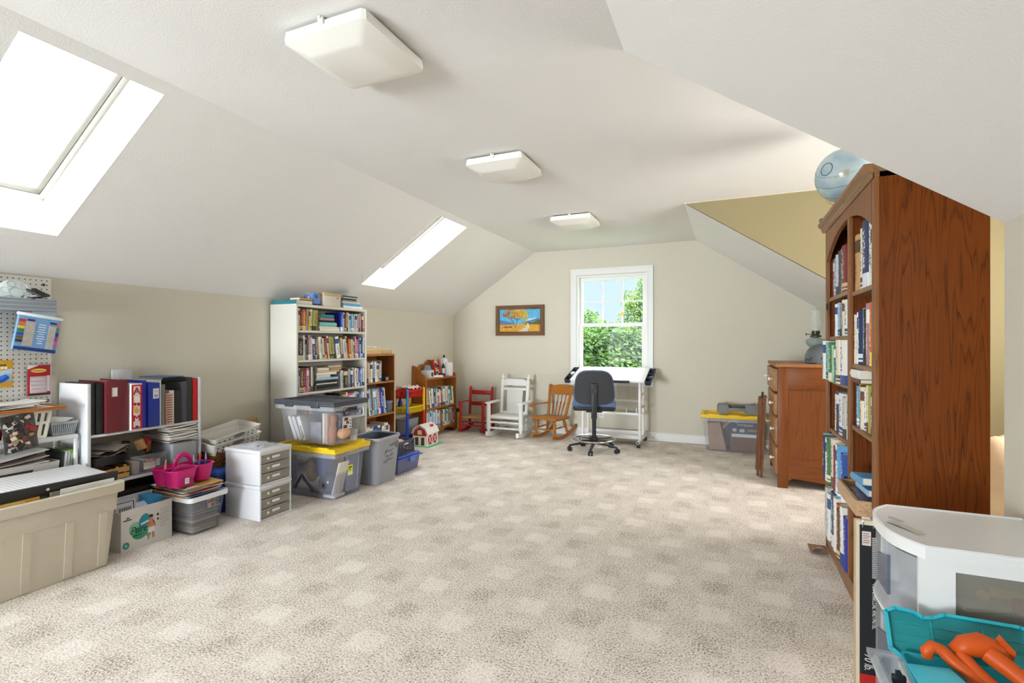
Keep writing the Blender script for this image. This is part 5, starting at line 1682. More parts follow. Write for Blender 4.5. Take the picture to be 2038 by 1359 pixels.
lb = part('spine_label', M().box(.0, .0015, .030, .066, .18, .245), mat('e3e2de', .6), b6)
part('label_print', M().box(.0012, .0022, .036, .058, .19, .205).box(.0012, .0022, .038, .06, .225, .228), mat('8aa3c4', .6), lb)
single('silver_box', M().rbox(-3.695, -3.686, 1.985, 2.108, .672, 1.035, .003), mat('c9c9ca', .5), 'tall pale grey box standing at the wall behind the blue binders', 'box')
bb2 = [('ring_binder', 'mottled grey thin binder after the shelf divider', 2.126, 2.150, -3.412, .26, .265, '77776f'),
       ('notebook', 'short notebook with rope-patterned spine', 2.152, 2.172, -3.405, .22, .205, 'c9a28c'),
       ('notebook', 'short cream notebook beside the rope-patterned one', 2.174, 2.206, -3.408, .22, .222, 'd2c5b4'),
       ('ring_binder', 'black binder beside the cream notebook', 2.208, 2.254, -3.405, .24, .222, '242426'),
       ('ring_binder', 'dark grey smooth binder in the middle of the divided shelf', 2.256, 2.296, -3.412, .27, .275, '4d4e55'),
       ('ring_binder', 'dark green-black binder beside the red folder', 2.298, 2.332, -3.412, .27, .300, '33342f'),
       ('ring_binder', 'bright red folder at the window end of the cubby shelf', 2.336, 2.370, -3.412, .27, .292, 'c3201f')]
for nm, lab, y0, y1, x1, dp, h, hx in bb2:
    o = binder(nm, lab, y0, y1, x1, dp, h, hx)
    if 'rope' in lab:
        for k in range(12):
            part('rope_stripe', M().box(.0, .0012, .001, .019, .012 + .016 * k, .019 + .016 * k, Matrix.Rotation(0, 4, 'X')), mat('8c4a3c', .6), o)
single('clear_document_case', M().rbox(-3.665, -3.43, 2.135, 2.29, .978, .984, .002), mat('3d5a8c', .35), 'blue plastic sleeve lying across the binder tops', 'document sleeve')

# middle shelf: trays, bins and paper stacks
t = thing('magazine_tray', 'black tray piled with cut-out magazine pages on the middle cubby shelf', 'tray', (0, 0, 0))
part('tray_body', M().tub(-3.69, -3.405, 1.732, 1.93, .478, .53, .012, .004, .02, 3), mat('24262a', .3), t)
for k in range(6):
    single('magazine_page', M().sheet(6, 3, lambda u, v: (-.12 + .24 * v, -.08 + .16 * u, .006 * math.sin(u * 5 + k * 2) * (1 + v)), .001), mat(('d9d2c8', 'b9a79a', '7d5848', 'c8c0b6', '9a9086', 'e3ded6')[k], .6, var=.45, vscale=22), ('lowest magazine cut-out on the black tray', 'tan magazine cut-out on the black tray', 'reddish-brown magazine cut-out on the black tray', 'pale magazine cut-out near the top of the black tray', 'grey magazine cut-out on the black tray', 'topmost pale page fanned over the black tray edge')[k], 'magazine page', (-3.555, 1.83 + .008 * k, .527 + .0075 * k), (0, 0, .12 * k - .3), 'cut-outs on the black tray')
# wooden crate
t = thing('wooden_crate', 'small slatted wooden crate under the black tray on the cubby shelf', 'crate', (0, 0, 0))
cwd = wood('c59a5c', 'a1763c', 'Y', 9, .6)
for z in (.395, .432):
    for x in (-3.42, -3.66):
        part('slat', M().box(x - .005, x + .005, 1.735, 1.935, z - .012, z + .016), cwd, t)
    for y in (1.74, 1.93):
        part('slat', M().box(-3.655, -3.425, y - .005, y + .005, z - .012, z + .016), cwd, t)
for y in (1.752, 1.918):
    part('corner_post', M().box(-3.437, -3.427, y - .008, y + .008, .379, .46), cwd, t)
part('brace', M().bar((-3.412, 1.80, .386), (-3.412, 1.87, .455), .016, .006, (1, 0, 0)), cwd, t)
# clear box with red label
clr2 = clear('f4f6f8', 'd2d5da', .15, .1)
t = thing('clear_shoe_box', 'clear plastic box with red and white label on the cubby shelf', 'storage bin', (0, 0, 0))
part('tub', M().tub(-3.66, -3.40, 1.945, 2.165, .379, .50, .014, .003, .02, 3, rim=.008), clr2, t)
lb = part('label', M().rbox(-3.4115, -3.4085, 2.015, 2.085, .405, .468, .001), mat('e9e6e0', .5), t)
part('label_banner', M().box(-3.4088, -3.4078, 2.016, 2.084, .448, .467), mat('c8302c', .5), lb)
text('Sterilite', lb, (-3.4074, 2.05, .4575), ROT_PX, .0165, mat('f4f0ec', .5), shear=.2)
part('barcode', M().box(-3.4115, -3.4085, 2.09, 2.115, .415, .46), mat('d8d6d0', .5), t)
crafts = [('c9b49a', 1.985, .46, .05, 'tan card packet standing in the clear labelled box'), ('5a463a', 2.03, .45, .045, 'dark brown packet in the clear labelled box'), ('ded8cc', 2.075, .452, .04, 'cream packet in the clear labelled box'), ('8a7f74', 2.12, .445, .045, 'grey packet at the far end of the clear labelled box')]
for hx, y, h, w, lab in crafts:
    single('packet', M().rbox(-3.62, -3.44, y - w * .45, y + w * .45, .385, h, .004), mat(hx, .7, var=.3, vscale=25), lab, 'packet')
# match-box shaped packets heaped on top
for k, (x, y, z, rx, ry, rz, hx, sz, lab) in enumerate((
    (-3.50, 2.085, .545, .5, .6, .3, 'b3262c', (.045, .03, .10), 'red and orange foil packet tilted on the clear labelled box'),
    (-3.47, 2.03, .560, .3, -.3, .8, 'b08a5c', (.05, .028, .07), 'small brown cardboard box tilted beside the red foil packet'),
    (-3.53, 1.975, .555, .1, .2, 1.2, '4b3a30', (.04, .03, .06), 'dark brown little box heaped behind the black tray'),
    (-3.56, 1.945, .568, .2, .1, .5, 'cfc2ae', (.05, .03, .05), 'cream little box heaped behind the black tray'),
    (-3.50, 1.955, .530, .0, .2, -.4, '7a5a40', (.06, .02, .04), 'flat brown little box between the tray and clear box'))):
    a, b, c_ = (q / 2 for q in sz)
    o = single('craft_box', M().rbox(-a, a, -b, b, -c_, c_, .003), mat(hx, .5, var=.15, vscale=30), lab, 'box', (x, y, z), (rx, ry, rz))
    if k == 0:
        part('yellow_stripe', M().box(a, a + .0008, -b * .9, -b * .3, -c_, c_).box(a, a + .0008, b * .1, b * .4, -c_, c_), mat('e9a02c', .5), o)
# clear drawer box with a thick paper stack
t = thing('clear_paper_box', 'clear plastic box under a thick stack of papers on the cubby shelf', 'storage bin', (0, 0, 0))
part('tub', M().tub(-3.68, -3.37, 2.17, 2.372, .379, .545, .012, .003, .02, 3, rim=.008), clr2, t)
single('paper_ream', M().rbox(-3.66, -3.40, 2.19, 2.355, .385, .53, .004), mat('c8c4bc', .8, var=.1, vscale=60), 'block of pale paper filling the clear box on the cubby shelf', 'papers')
rnd = random.Random(8)
for k in range(11):
    hx = rnd.choice(['e4dfd6', 'd6cfc4', 'c9b9a4', 'eceae4', '9aa7b8', 'b9a08a', 'dcd6cc'])
    single('loose_papers', M().sheet(6, 3, lambda u, v: (-.145 + .28 * v, -.10 + .19 * u, .004 * math.sin(u * 4 + k) + .004 * v * math.sin(k * 2.0)), .006), mat(hx, .8), ('%s paper bundle from below in the tall stack on the clear cubby box' % ORD[k]), 'papers', (-3.535 + rnd.uniform(-.01, .02), 2.268, .553 + .0092 * k), (0, 0, rnd.uniform(-.06, .06)), 'papers stacked on the clear cubby box')
# dark woven case on the lowest shelf
t = thing('woven_case', 'dark brown case with woven band on the lowest cubby shelf', 'basket', (0, 0, 0))
part('body', M().rbox(-3.68, -3.43, 1.745, 2.35, .062, .25, .01), mat('2a1d18', .6), t)
part('woven_band', M().rbox(-3.432, -3.424, 1.745, 2.35, .205, .228, .003), pattern('woven_band', '8f7258', '2f211a', lambda t_, tc: nmath(t_, 'GREATER_THAN', nmath(t_, 'FRACT', nmath(t_, 'MULTIPLY', nmath(t_, 'ADD', sep(t_, tc.outputs['Object'])[1], sep(t_, tc.outputs['Object'])[2]), 60)), .55), .7), t)
part('lid', M().rbox(-3.685, -3.425, 1.74, 2.355, .25, .30, .01), mat('1d1614', .5), t)

# ------------------------------------------------------------ printed carton on the carpet
t = thing('diaper_carton', 'white open diaper carton with green leaf print standing on the carpet', 'box', (-3.40, 1.772, 0))
ct = mat('dcd8d2', .6)
L_, DP, HH = .288, .195, .238
part('front_panel', M().box(DP - .004, DP, 0, L_, 0, HH), ct, t)
part('back_panel', M().box(0, .004, 0, L_, 0, HH + .035), mat('dfe1e4', .6), t)
for y in (0, L_ - .004):
    part('end_panel', M().box(.004, DP - .004, y, y + .004, 0, HH - .01), ct, t)
part('bottom', M().box(.004, DP - .004, .004, L_ - .004, .002, .006), ct, t)
X = DP + .0006
def pr(name, pts, hx, d=.0004, n=0):
    part(name, M().prism(pts, DP, X + d * n, 'X'), mat(hx, .6), t)
def ell(cy, cz, ry, rz, a=0, n=20):
    return [(cy + ry * math.cos(2 * PI * i / n) * math.cos(a) - rz * math.sin(2 * PI * i / n) * math.sin(a), cz + ry * math.cos(2 * PI * i / n) * math.sin(a) + rz * math.sin(2 * PI * i / n) * math.cos(a)) for i in range(n)]
pr('leaf_print', ell(.082, .112, .038, .046, .5), '8fc4a8', n=1)
pr('leaf_print', ell(.105, .088, .046, .038, .2), '3f9e7c', n=2)
pr('leaf_print', ell(.125, .150, .028, .042, -.3), '2a8fa0', n=3)
pr('print_ribbon', [(.105, .128), (.15, .138), (.15, .150), (.105, .14)], 'cfe3e4', n=4)
pr('size_dot', ell(.026, .034, .018, .020), '3f8f94', n=1)
text('6', t, (X + .001, .026, .034), ROT_PX, .026, mat('f2f6f4', .5))
text('Pure', t, (X + .0022, .092, .108), ROT_PX, .058, mat('26312e', .5), shear=.35, xs=.85)
text('PROTECTION', t, (X + .0022, .085, .078), ROT_PX, .0085, mat('26312e', .5))
pr('logo_print', [(.012, .176), (.055, .176), (.055, .182), (.012, .182)], '2c2c2c', n=1)
pr('logo_print', [(.026, .186), (.036, .196), (.044, .190), (.040, .186)], '2c2c2c', n=1)
# the printed child: flat print on the carton
skin = 'c98d6c'
pr('child_print', ell(.163, .158, .011, .016), skin, n=5)
pr('child_print', ell(.163, .168, .012, .009), '4a2f22', n=6)
pr('child_print', [(.150, .10), (.178, .10), (.182, .128), (.176, .143), (.152, .143), (.147, .128)], skin, n=5)
pr('child_print', [(.146, .138), (.138, .10), (.143, .098), (.153, .13)], skin, n=5)
pr('child_print', [(.178, .138), (.190, .105), (.186, .10), (.174, .13)], skin, n=5)
pr('child_print', [(.147, .102), (.181, .102), (.184, .072), (.145, .070)], 'efece8', n=6)
pr('child_print', [(.150, .072), (.158, .072), (.153, .036), (.142, .032)], skin, n=5)
pr('child_print', [(.170, .072), (.180, .072), (.184, .036), (.172, .034)], skin, n=5)
for k in range(9):
    z = .19 - .013 * k
    pr('print_line', [(.215, z), (.215 + (.055, .05, .058, .04, .052, .045, .056, .03, .042)[k], z), (.215 + (.055, .05, .058, .04, .052, .045, .056, .03, .042)[k], z + .003), (.215, z + .003)], 'b5b2ab', n=1)
pr('print_icon', ell(.203, .165, .007, .008), '5c3a26', n=1)
pr('print_icon', ell(.203, .138, .005, .007), '33302c', n=1)
pr('barcode_print', [(.138, .052), (.160, .056), (.160, .068), (.138, .064)], '8a9a90', n=7)
# flaps, cards and packets in the carton
single('barcode_card', M().box(-.002, .002, -.06, .06, 0, .17), mat('e6e8ee', .6), 'white card with black barcode frame standing in the diaper carton', 'card', (-3.285, 1.84, .10), (0, -.06, 0))
o = bpy.data.objects['barcode_card']
part('black_frame', M().frame(-.055, .05, .09, .165, .004, .002, .0028, 'X'), mat('22242c', .6), o)
for k in range(12):
    part('barcode_bar', M().box(.002, .003, -.035 + .006 * k, -.035 + .006 * k + (.002, .0035)[k % 2], .10, .135), mat('2a3350', .6), o)
single('bubble_envelope', M().rbox(-.05, .05, -.07, .07, 0, .02, .009), mat('c9cdd8', .5, var=.1, vscale=20), 'grey bubble envelope lying in the diaper carton', 'envelope', (-3.30, 1.94, .195), (0, .5, .1))
t = thing('blue_orange_box', 'blue and orange printed product box standing in the diaper carton', 'box', (-3.385, 2.0, .04), 0)
part('carton', M().rbox(0, .14, -.028, .028, 0, .225, .002), mat('3f93c4', .5), t)
part('orange_side', M().box(.05, .1408, -.0288, .0288, .0, .17), mat('d0714a', .5), t)
part('white_panel', M().box(.14, .1408, -.024, .01, .10, .14), mat('efece6', .5), t)

# ------------------------------------------------------------ clear bin with white rim, papers and pink caddy
t = thing('white_rimmed_bin', 'clear bin with thick white rim packed with papers, pink caddy above', 'storage bin', (0, 0, 0))
part('tub', M().tub(-3.405, -3.06, 2.082, 2.325, .003, .235, .026, .003, .03, 4), clear('f0f0f2', 'b9bbbe', .13, .08), t)
part('rim', M().tub(-3.42, -3.045, 2.067, 2.34, .215, .245, .004, .016, .035, 4, floor=False), mat('eeeeee', .4), t)
lb = part('label', M().box(-3.0775, -3.0755, 2.20, 2.255, .15, .205), mat('e8e4dc', .5), t)
part('label_print', M().box(-3.0756, -3.0748, 2.202, 2.253, .18, .196), mat('cc3a2c', .5), lb)
part('label_print', M().box(-3.0756, -3.0748, 2.225, 2.248, .196, .206), mat('6cc24a', .5), lb)
part('label_print', M().box(-3.0756, -3.0748, 2.228, 2.25, .153, .174), mat('6a6a5c', .5), lb)
part('label_print', M().box(-3.0756, -3.0748, 2.196, 2.203, .15, .18), mat('2f7f92', .5), lb)
rnd = random.Random(5)
for k in range(9):
    hx = rnd.choice(['a8a294', '9a978e', 'b5ab98', '86868a', 'c4bcab', '8c8576'])
    h = .019
    z = .010 + .0215 * k
    ins = .032 - .026 * z / .235 + .008
    single('paper_bundle', M().rbox(-3.405 + ins, -3.06 - ins, 2.082 + ins, 2.325 - ins - rnd.uniform(0, .02), z, z + h, .003), mat(hx, .8, var=.15, vscale=40), '%s layer of papers from below inside the white-rimmed bin' % ORD[k], 'papers', group='paper layers in the white-rimmed bin')
cols = ['e6e3dc', '3a6fa5', 'd99a3c', 'efe9dc', 'a5342c', 'dcd3b0', 'e9e6e2', '8d7a66', 'f0eee8', 'c9a25a']
for k, hx in enumerate(cols):
    single('folder', M().sheet(6, 3, lambda u, v: (-.15 + .31 * v, -.13 + .25 * u, .003 * math.sin(u * 4 + k) + .003 * v * math.cos(k * 1.7)), .003), mat(hx, .7), '%s folder from below in the pile on the white-rimmed bin' % ORD[k], 'folder', (-3.225 + .012 * math.sin(k * 2.1), 2.185 + .012 * math.cos(k * 1.3), .252 + .0065 * k), (0, 0, .10 * math.sin(k * 1.9)), 'folders piled on the white-rimmed bin')

pk = mat('cf1a78', .4)
pkd = mat('b31468', .4)
t = thing('pink_caddy', 'bright pink plastic craft caddy with arched handle on the folder pile', 'caddy', (-3.205, 2.135, .322), math.radians(6))
part('bin', M().tub(-.01, .115, -.155, .02, 0, .105, .018, .004, .045, 5, rim=.006), pk, t)
part('bin', M().tub(-.115, .005, -.145, .03, 0, .105, .018, .004, .045, 5, rim=.006), pk, t)
part('bin', M().tub(-.09, .10, .025, .155, 0, .105, .018, .004, .045, 5, rim=.006), pk, t)
hd = []
for i in range(13):
    a = PI * i / 12
    hd.append((-.005, .055 * math.cos(a) + .0, .10 + .075 * math.sin(a)))
part('handle', M().rings([(p, (.008, .016)) for p in hd], 8), pk, t)
part('hump', M().ball((.055, -.065, .085), (.012, .07, .045), 14, 8), pkd, t)
ar = [(-.065 + .05 * math.cos(PI * i / 10), .005 + .06 * math.sin(PI * i / 10)) for i in range(11)]
part('front_arch', M().prism(ar, .094, .106, 'X', Matrix.Rotation(math.radians(4), 4, 'Y')), pkd, t)
st_ = part('sticker', M().box(.112, .1135, -.085, -.057, .016, .052), mat('f0ece8', .5), t)
text('1', st_, (.1142, -.071, .034), ROT_PX, .028, mat('3a7a4a', .5))
for k, (x, y, h, hx, lab) in enumerate(((-.05, -.09, .15, 'e3a08a', 'pink crayon standing in the pink caddy'), (-.04, -.04, .14, 'efe0a0', 'pale yellow marker in the pink caddy'), (-.06, .0, .15, 'd9c13c', 'yellow-green highlighter behind the caddy handle'), (.0, .07, .15, '2f7a6a', 'green glue bottle in the caddy end bin'), (.03, .09, .165, '2b2f8a', 'dark blue glitter bottle in the caddy end bin'), (.04, .125, .16, '23265e', 'navy glitter bottle at the caddy end'), (-.02, .12, .15, '1f5a3a', 'dark green bottle in the caddy end bin'))):
    r = .007 if k < 3 else .013
    loc = Matrix.Rotation(math.radians(6), 4, 'Z') @ Vector((x, y, 0)) + Vector((-3.205, 2.135, .328))
    o = thing('marker' if k < 3 else 'glitter_bottle', lab, 'marker' if k < 3 else 'bottle', loc)
    if k < 3:
        part('barrel', M().cyl((0, 0, 0), (.004, .004, h * .75), r, n=10), mat(hx, .4), o)
        part('cap', M().cyl((.004, .004, h * .75), (.006, .006, h), r * .9, r * .5, 10), mat(hx, .4), o)
    else:
        part('bottle', M().lathe([(r, 0), (r, h * .55), (r * .8, h * .65), (r * .4, h * .72)], 12), mat(hx, .25), o)
        part('cap', M().lathe([(r * .5, h * .70), (r * .5, h * .80), (r * .2, h)], 10), mat(('d8d6e0', 'c42a2f', '8a7ab8', '1d1d20')[k - 3], .4), o)
# ------------------------------------------------------------ stacked white drawer units
def drawer_box(label, z0, group):
    t = thing('drawer_box', label, 'drawer unit', (-3.245, 2.455, z0), 0, group)
    pm = mat('d9d9dd', .4)
    D_, W_, H_ = .335, .262, .238
    part('shell', M().rbox(0, D_, 0, .008, 0, H_ - .02, .003).rbox(0, D_, W_ - .008, W_, 0, H_ - .02, .003).box(0, .006, .008, W_ - .008, 0, H_ - .02).box(.006, D_, .008, W_ - .008, 0, .006), pm, t)
    part('top', M().rbox(-.006, D_ + .006, -.006, W_ + .006, H_ - .028, H_, .008, 3), pm, t)
    part('front_edge', M().frame(.0, W_, 0, H_ - .024, .010, D_ - .004, D_ + .003, 'X'), pm, t)
    tr = clear('efece6', 'bdb9b1', .50, .15)
    for k in range(3):
        a = .013 + k * .066
        d_ = part('drawer_front', M().rbox(D_ - .006, D_ - .001, .012, W_ - .012, a, a + .062, .002), tr, t)
        part('drawer_lip', M().rbox(D_ - .004, D_ + .006, .012, W_ - .012, a + .052, a + .060, .003), clear('d9d7d2', 'c9c7c2', .55, .15), d_)
        part('name_strip', M().box(D_ - .001, D_ + .0006, .10, .165, a + .026, a + .042), mat('eceae6', .6), d_)
        part('button', M().lathe([(.010, 0), (.010, .003), (.006, .005)], 14, Matrix.Translation((D_ - .001, .068, a + .030)) @ Matrix.Rotation(PI / 2, 4, 'Y')), mat(('e8d8b8', 'e9c9b8', 'ecd9b0')[k], .5), d_)
        part('drawer_tray', M().tub(.012, D_ - .008, .012, W_ - .012, a, a + .048, .004, .002, .006, 2), clear('e6e4df', 'c4c0b8', .3, .2), d_)
    return t
drawer_box('lower of the two stacked white three-drawer boxes', .001, 'stacked white drawer boxes')
drawer_box('upper of the two stacked white three-drawer boxes', .2405, 'stacked white drawer boxes')
rnd = random.Random(2)
for zb, nm in ((.001, 'lower'), (.2405, 'upper')):
    for k in range(3):
        hx = rnd.choice(['c96a6a', '4a5a78', 'b58a5a', '7a8a6a', 'd8c8b8', '8a3a3c'])
        if nm == 'upper':
            hx = ('c98a7a', 'a8a49c', 'b3303a')[k]
        single('craft_supplies', M().ball((-3.00, 2.585, zb + .030 + .066 * k), (.08, .085, .016), 12, 6), mat(hx, .7, var=.5, vscale=45), 'heap of craft bits in the %s drawer of the %s white drawer box' % (('bottom', 'middle', 'top')[k], nm), 'craft supply')
# bag of beads on top
bag = M().sheet(14, 12, lambda u, v: (-.10 + .2 * u, -.09 + .18 * v, .002 + .030 * max(0, (1 - abs(2 * u - 1) ** 2.2)) * max(0, 1 - abs(2 * v - 1) ** 2.2) + .005 * math.sin(u * 19) * math.sin(v * 15) * u), .0008)
t = thing('bead_bag', 'clear plastic bag of colourful beads lying on the white drawer boxes', 'plastic bag', (-3.07, 2.585, .4795))
part('film', bag, clear('f6f6f8', 'eeeef2', .4, .1), t)
bd = {}
rnd = random.Random(11)
for hx in ('a32a3a', '3a8a4a', '3a4a9a', 'e9a0a0', 'efefef', '9ad09a', '2a2a30'):
    m = M()
    for _ in range(16):
        r = rnd.uniform(.003, .006)
        m.ball((rnd.uniform(-.07, .07), rnd.uniform(-.065, .065), rnd.uniform(.005, .016)), r, 6, 4)
    part('beads', m, mat(hx, .4), t, kind='stuff')

# ------------------------------------------------------------ blue bin, wicker basket, perforated bins, paper bag
bm2 = mat('2f4f9e', .4)
t = thing('blue_bin', 'dark blue plastic bin behind the stacked white drawer boxes', 'storage bin', (0, 0, 0))
part('tub', M().tub(-3.66, -3.285, 2.42, 2.90, .003, .28, .03, .004, .03, 4), bm2, t)
part('lid', M().rbox(-3.675, -3.27, 2.405, 2.915, .28, .315, .012, 3), mat('3a5fb5', .4), t)
def wicker_build(t_, tc):
    n = t_.nodes.new('ShaderNodeTexBrick')
    n.inputs['Scale'].default_value = 26
    n.inputs['Color1'].default_value = (1, 1, 1, 1)
    n.inputs['Color2'].default_value = (.55, .55, .55, 1)
    n.inputs['Mortar'].default_value = (0, 0, 0, 1)
    n.inputs['Mortar Size'].default_value = .06
    mp = t_.nodes.new('ShaderNodeMapping')
    mp.inputs['Rotation'].default_value = (PI / 2, 0, PI / 2)
    t_.links.new(tc.outputs['Object'], mp.inputs['Vector'])
    t_.links.new(mp.outputs[0], n.inputs['Vector'])
    return n.outputs['Color']
wk = wood('9c6c38', '6d431d', 'Y', 10, .7)
t = thing('wicker_basket', 'brown woven wicker basket on the blue bin lid', 'basket', (0, 0, 0))
part('liner', M().tub(-3.60, -3.32, 2.45, 2.85, .317, .43, .03, .004, .05, 5), mat('5a3a1c', .8), t)
for k in range(7):
    z = .325 + .016 * k
    ins = .03 * (1 - (z - .317) / .113) - .004
    pts = []
    N = 64
    for i in range(N):
        a = 2 * PI * i / N
        c, s_ = math.cos(a), math.sin(a)
        u = math.copysign(abs(c) ** .45, c)
        v = math.copysign(abs(s_) ** .45, s_)
        wob = .0045 * (1 if (i + k) % 2 else -1)
        pts.append((-3.46 + u * (.14 - ins + wob), 2.65 + v * (.20 - ins + wob), z))
    part('weave_strand', M().tube(pts, .0075, 5, True), wk, t)
def perf_bin(label, x0, x1, y0, y1, z0, z1, rot):
    t = thing('perforated_bin', label, 'basket', ((x0 + x1) / 2, (y0 + y1) / 2, z0), 0, 'white perforated baskets')
    t.rotation_euler = rot
    a, b, h = (x1 - x0) / 2, (y1 - y0) / 2, z1 - z0
    part('tub', M().tub(-a, a, -b, b, 0, h, .02, .003, .02, 3, rim=.004), mat('dedad2', .45), t)
    ho = M()
    for r_ in range(2):
        for k in range(9):
            y = -b + .04 + (2 * b - .08) * k / 8
            if abs(k - 4) < 2 and r_ == 1:
                continue
            z = h * (.35 + .3 * r_)
            x = a - .02 * (1 - z / h)
            ho.lathe([(.006, -.001), (.006, .0015)], 8, Matrix.Translation((x, y, z)) @ Matrix.Rotation(PI / 2, 4, 'Y'))
    part('perforations', ho, mat('3b3630', .8), t, kind='stuff')
    el = [(.05 * math.cos(2 * PI * i / 16), h * .72 + .014 * math.sin(2 * PI * i / 16)) for i in range(16)]
    part('handle_hole', M().prism(el, a - .007, a - .002, 'X'), mat('6f6f70', .7), t)
    return t
perf_bin('lower white perforated basket lying tilted on the wicker basket', -3.60, -3.33, 2.43, 2.83, .437, .525, (math.radians(6), math.radians(8), 0))
perf_bin('upper white perforated basket nested in the tilted one', -3.62, -3.36, 2.46, 2.86, .475, .56, (math.radians(9), math.radians(5), .03))
pbag = M().add([(-.02, -.15, 0), (.03, -.15, 0), (.035, .15, .02), (-.02, .15, .02), (-.015, -.16, .13), (.01, -.15, .125), (.012, .16, .15), (-.012, .165, .155)], [(0, 3, 2, 1), (4, 5, 6, 7), (0, 1, 5, 4), (1, 2, 6, 5), (2, 3, 7, 6), (3, 0, 4, 7)])
single('paper_bag', pbag, mat('c99a5a', .85, var=.2, vscale=18), 'folded brown paper bag at the wall behind the white perforated baskets', 'paper bag', (-3.665, 2.90, .425))
single('twig_bundle', M().rings([((0, -.05, 0), .006), ((.01, .0, .012), .005), ((0, .05, .006), .004)], 6).rings([((.01, -.05, .012), .005), ((.0, .02, .004), .005), ((.012, .06, .016), .003)], 6), mat('7a5a38', .9), 'small bundle of brown twigs below the folded paper bag', 'twigs', (-3.60, 2.93, .325))

# ------------------------------------------------------------ yellow-lid tote and dark-lid tote
t = lid_tote('storage_tote', 'clear tote with yellow lid on the carpet under the dark-lidded tote', (-3.045, 3.165, 0), .60, .37, .375, yel, clr_dim, 0, .03)
lb = part('price_label', M().box(.288, .290, -.03, .025, .165, .245), mat('dfe23a', .5), t, rot=(0, 0, 0))
part('label_print', M().box(.290, .2908, -.022, .017, .222, .232).box(.290, .2908, -.018, -.005, .205, .216), mat('26301c', .6), lb)
part('label_print', M().box(.290, .2908, -.028, .020, .168, .19), mat('efefe4', .6), lb)
for y in (-.10, .10):
    part('moulded_edge', M().bar((.262, y, .04), (.288, y, .30), .006, .003, (1, 0, 0)), clear('ffffff', 'f2f2f4', .6, .1), t)
GT = 'contents of the lower yellow-lidded tote'
dk = [
 ('black_visor', M().ball((-2.88, 3.06, .115), (.085, .06, .085), 20, 12), mat('23222c', .15), 'glossy black oval visor inside the yellow-lidded tote', 'visor'),
 ('blue_cloth', M().rbox(-2.99, -2.90, 3.03, 3.12, .16, .335, .02, 3), mat('3b54a5', .8), 'blue folded cloth behind the black visor in the tote', 'cloth'),
 ('crumpled_paper', M().ball((-3.06, 3.07, .19), (.05, .05, .09), 9, 6), mat('cfbca0', .9, var=.2, vscale=20), 'crumpled tan paper inside the yellow-lidded tote', 'paper'),
 ('spiral_notebook', M().rbox(-2.82, -2.81, 3.02, 3.13, .03, .30, .003, 2, Matrix.Translation((-2.815, 3.07, .03)) @ Matrix.Rotation(.28, 4, 'Y') @ Matrix.Translation((2.815, -3.07, -.03))), mat('d9d2c6', .7, var=.1, vscale=50), 'pale spiral notebook leaning inside the yellow-lidded tote', 'notebook'),
 ('paper_stack', M().rbox(-2.90, -2.79, 3.02, 3.14, .012, .032, .003), mat('e6dfd6', .8), 'flat stack of white papers at the bottom of the yellow-lidded tote', 'papers'),
 ('charger_cable', M().tube([(-3.20, 3.03, .05), (-3.12, 3.02, .16), (-3.0, 3.03, .04), (-2.94, 3.06, .02), (-3.10, 3.1, .02)], .012, 8), mat('24201e', .6), 'black cable coiled inside the yellow-lidded tote', 'cable'),
 ('slate_blue_bundle', M().rbox(-2.80, -2.785, 3.16, 3.30, .03, .32, .005), mat('8a92a8', .7, var=.3, vscale=14), 'grey-blue bundle against the end wall of the yellow-lidded tote', 'cloth'),
 ('brown_packet', M().rbox(-3.0, -2.82, 3.16, 3.29, .02, .30, .008), mat('8f7a68', .8, var=.3, vscale=10), 'brown packet filling the far side of the yellow-lidded tote', 'packet'),
]
for nm, m, mm, lab, cat in dk:
    single(nm, m, mm, lab, cat, group=GT)

t = lid_tote('storage_tote', 'clear tote with dark grey lid stacked on the yellow-lidded tote', (-3.055, 3.17, .415), .58, .36, .315, mat('4b4e57', .45), clr, 0, .03, clips=False)
hm = mat('1f2024', .4)
for sx in (1,):
    h_ = part('handle', M().rbox(.283, .315, -.05, .06, .262, .285, .006).rbox(.285, .30, -.065, -.045, .24, .29, .004).rbox(.285, .30, .055, .075, .24, .29, .004), hm, t)
    part('latch', M().rbox(.29, .312, -.06, .085, .236, .258, .005), mat('5a5d66', .4), h_)
for x in (-.15, .12):
    part('lid_latch', M().rbox(x - .04, x + .04, -.205, -.19, .29, .335, .004), mat('43464f', .45), t)
lb = part('label', M().box(.277, .279, -.07, .03, .115, .215), mat('dcdad8', .5), t)
part('label_print', M().box(.279, .2798, -.05, -.01, .18, .205).box(.279, .2798, -.03, .0, .155, .175).box(.279, .2798, -.062, -.02, .122, .148), mat('6a3a34', .6), lb)
part('label_print', M().box(.279, .2798, .01, .022, .125, .135).box(.279, .2798, .01, .022, .15, .16).box(.279, .2798, .01, .022, .175, .185), mat('2a2a30', .6), lb)
GT = 'contents of the upper dark-lidded tote'
Z = .422
for k, (x, a, w, hx, lab) in enumerate(((-3.19, -.40, .03, 'e9e7e6', 'white paperback leaning at the near end of the dark-lidded tote'), (-3.145, -.42, .03, 'e2e0e2', 'second white paperback leaning in the dark-lidded tote'), (-3.10, -.36, .035, 'ebe8e4', 'white paperback with cover lettering leaning in the dark-lidded tote'))):
    o = single('leaning_paperback', M().rbox(-w / 2, w / 2, 0, .15, 0, .20, .003), mat(hx, .6), lab, 'book', (x, 3.03, Z + .012), (0, a, 0), GT)
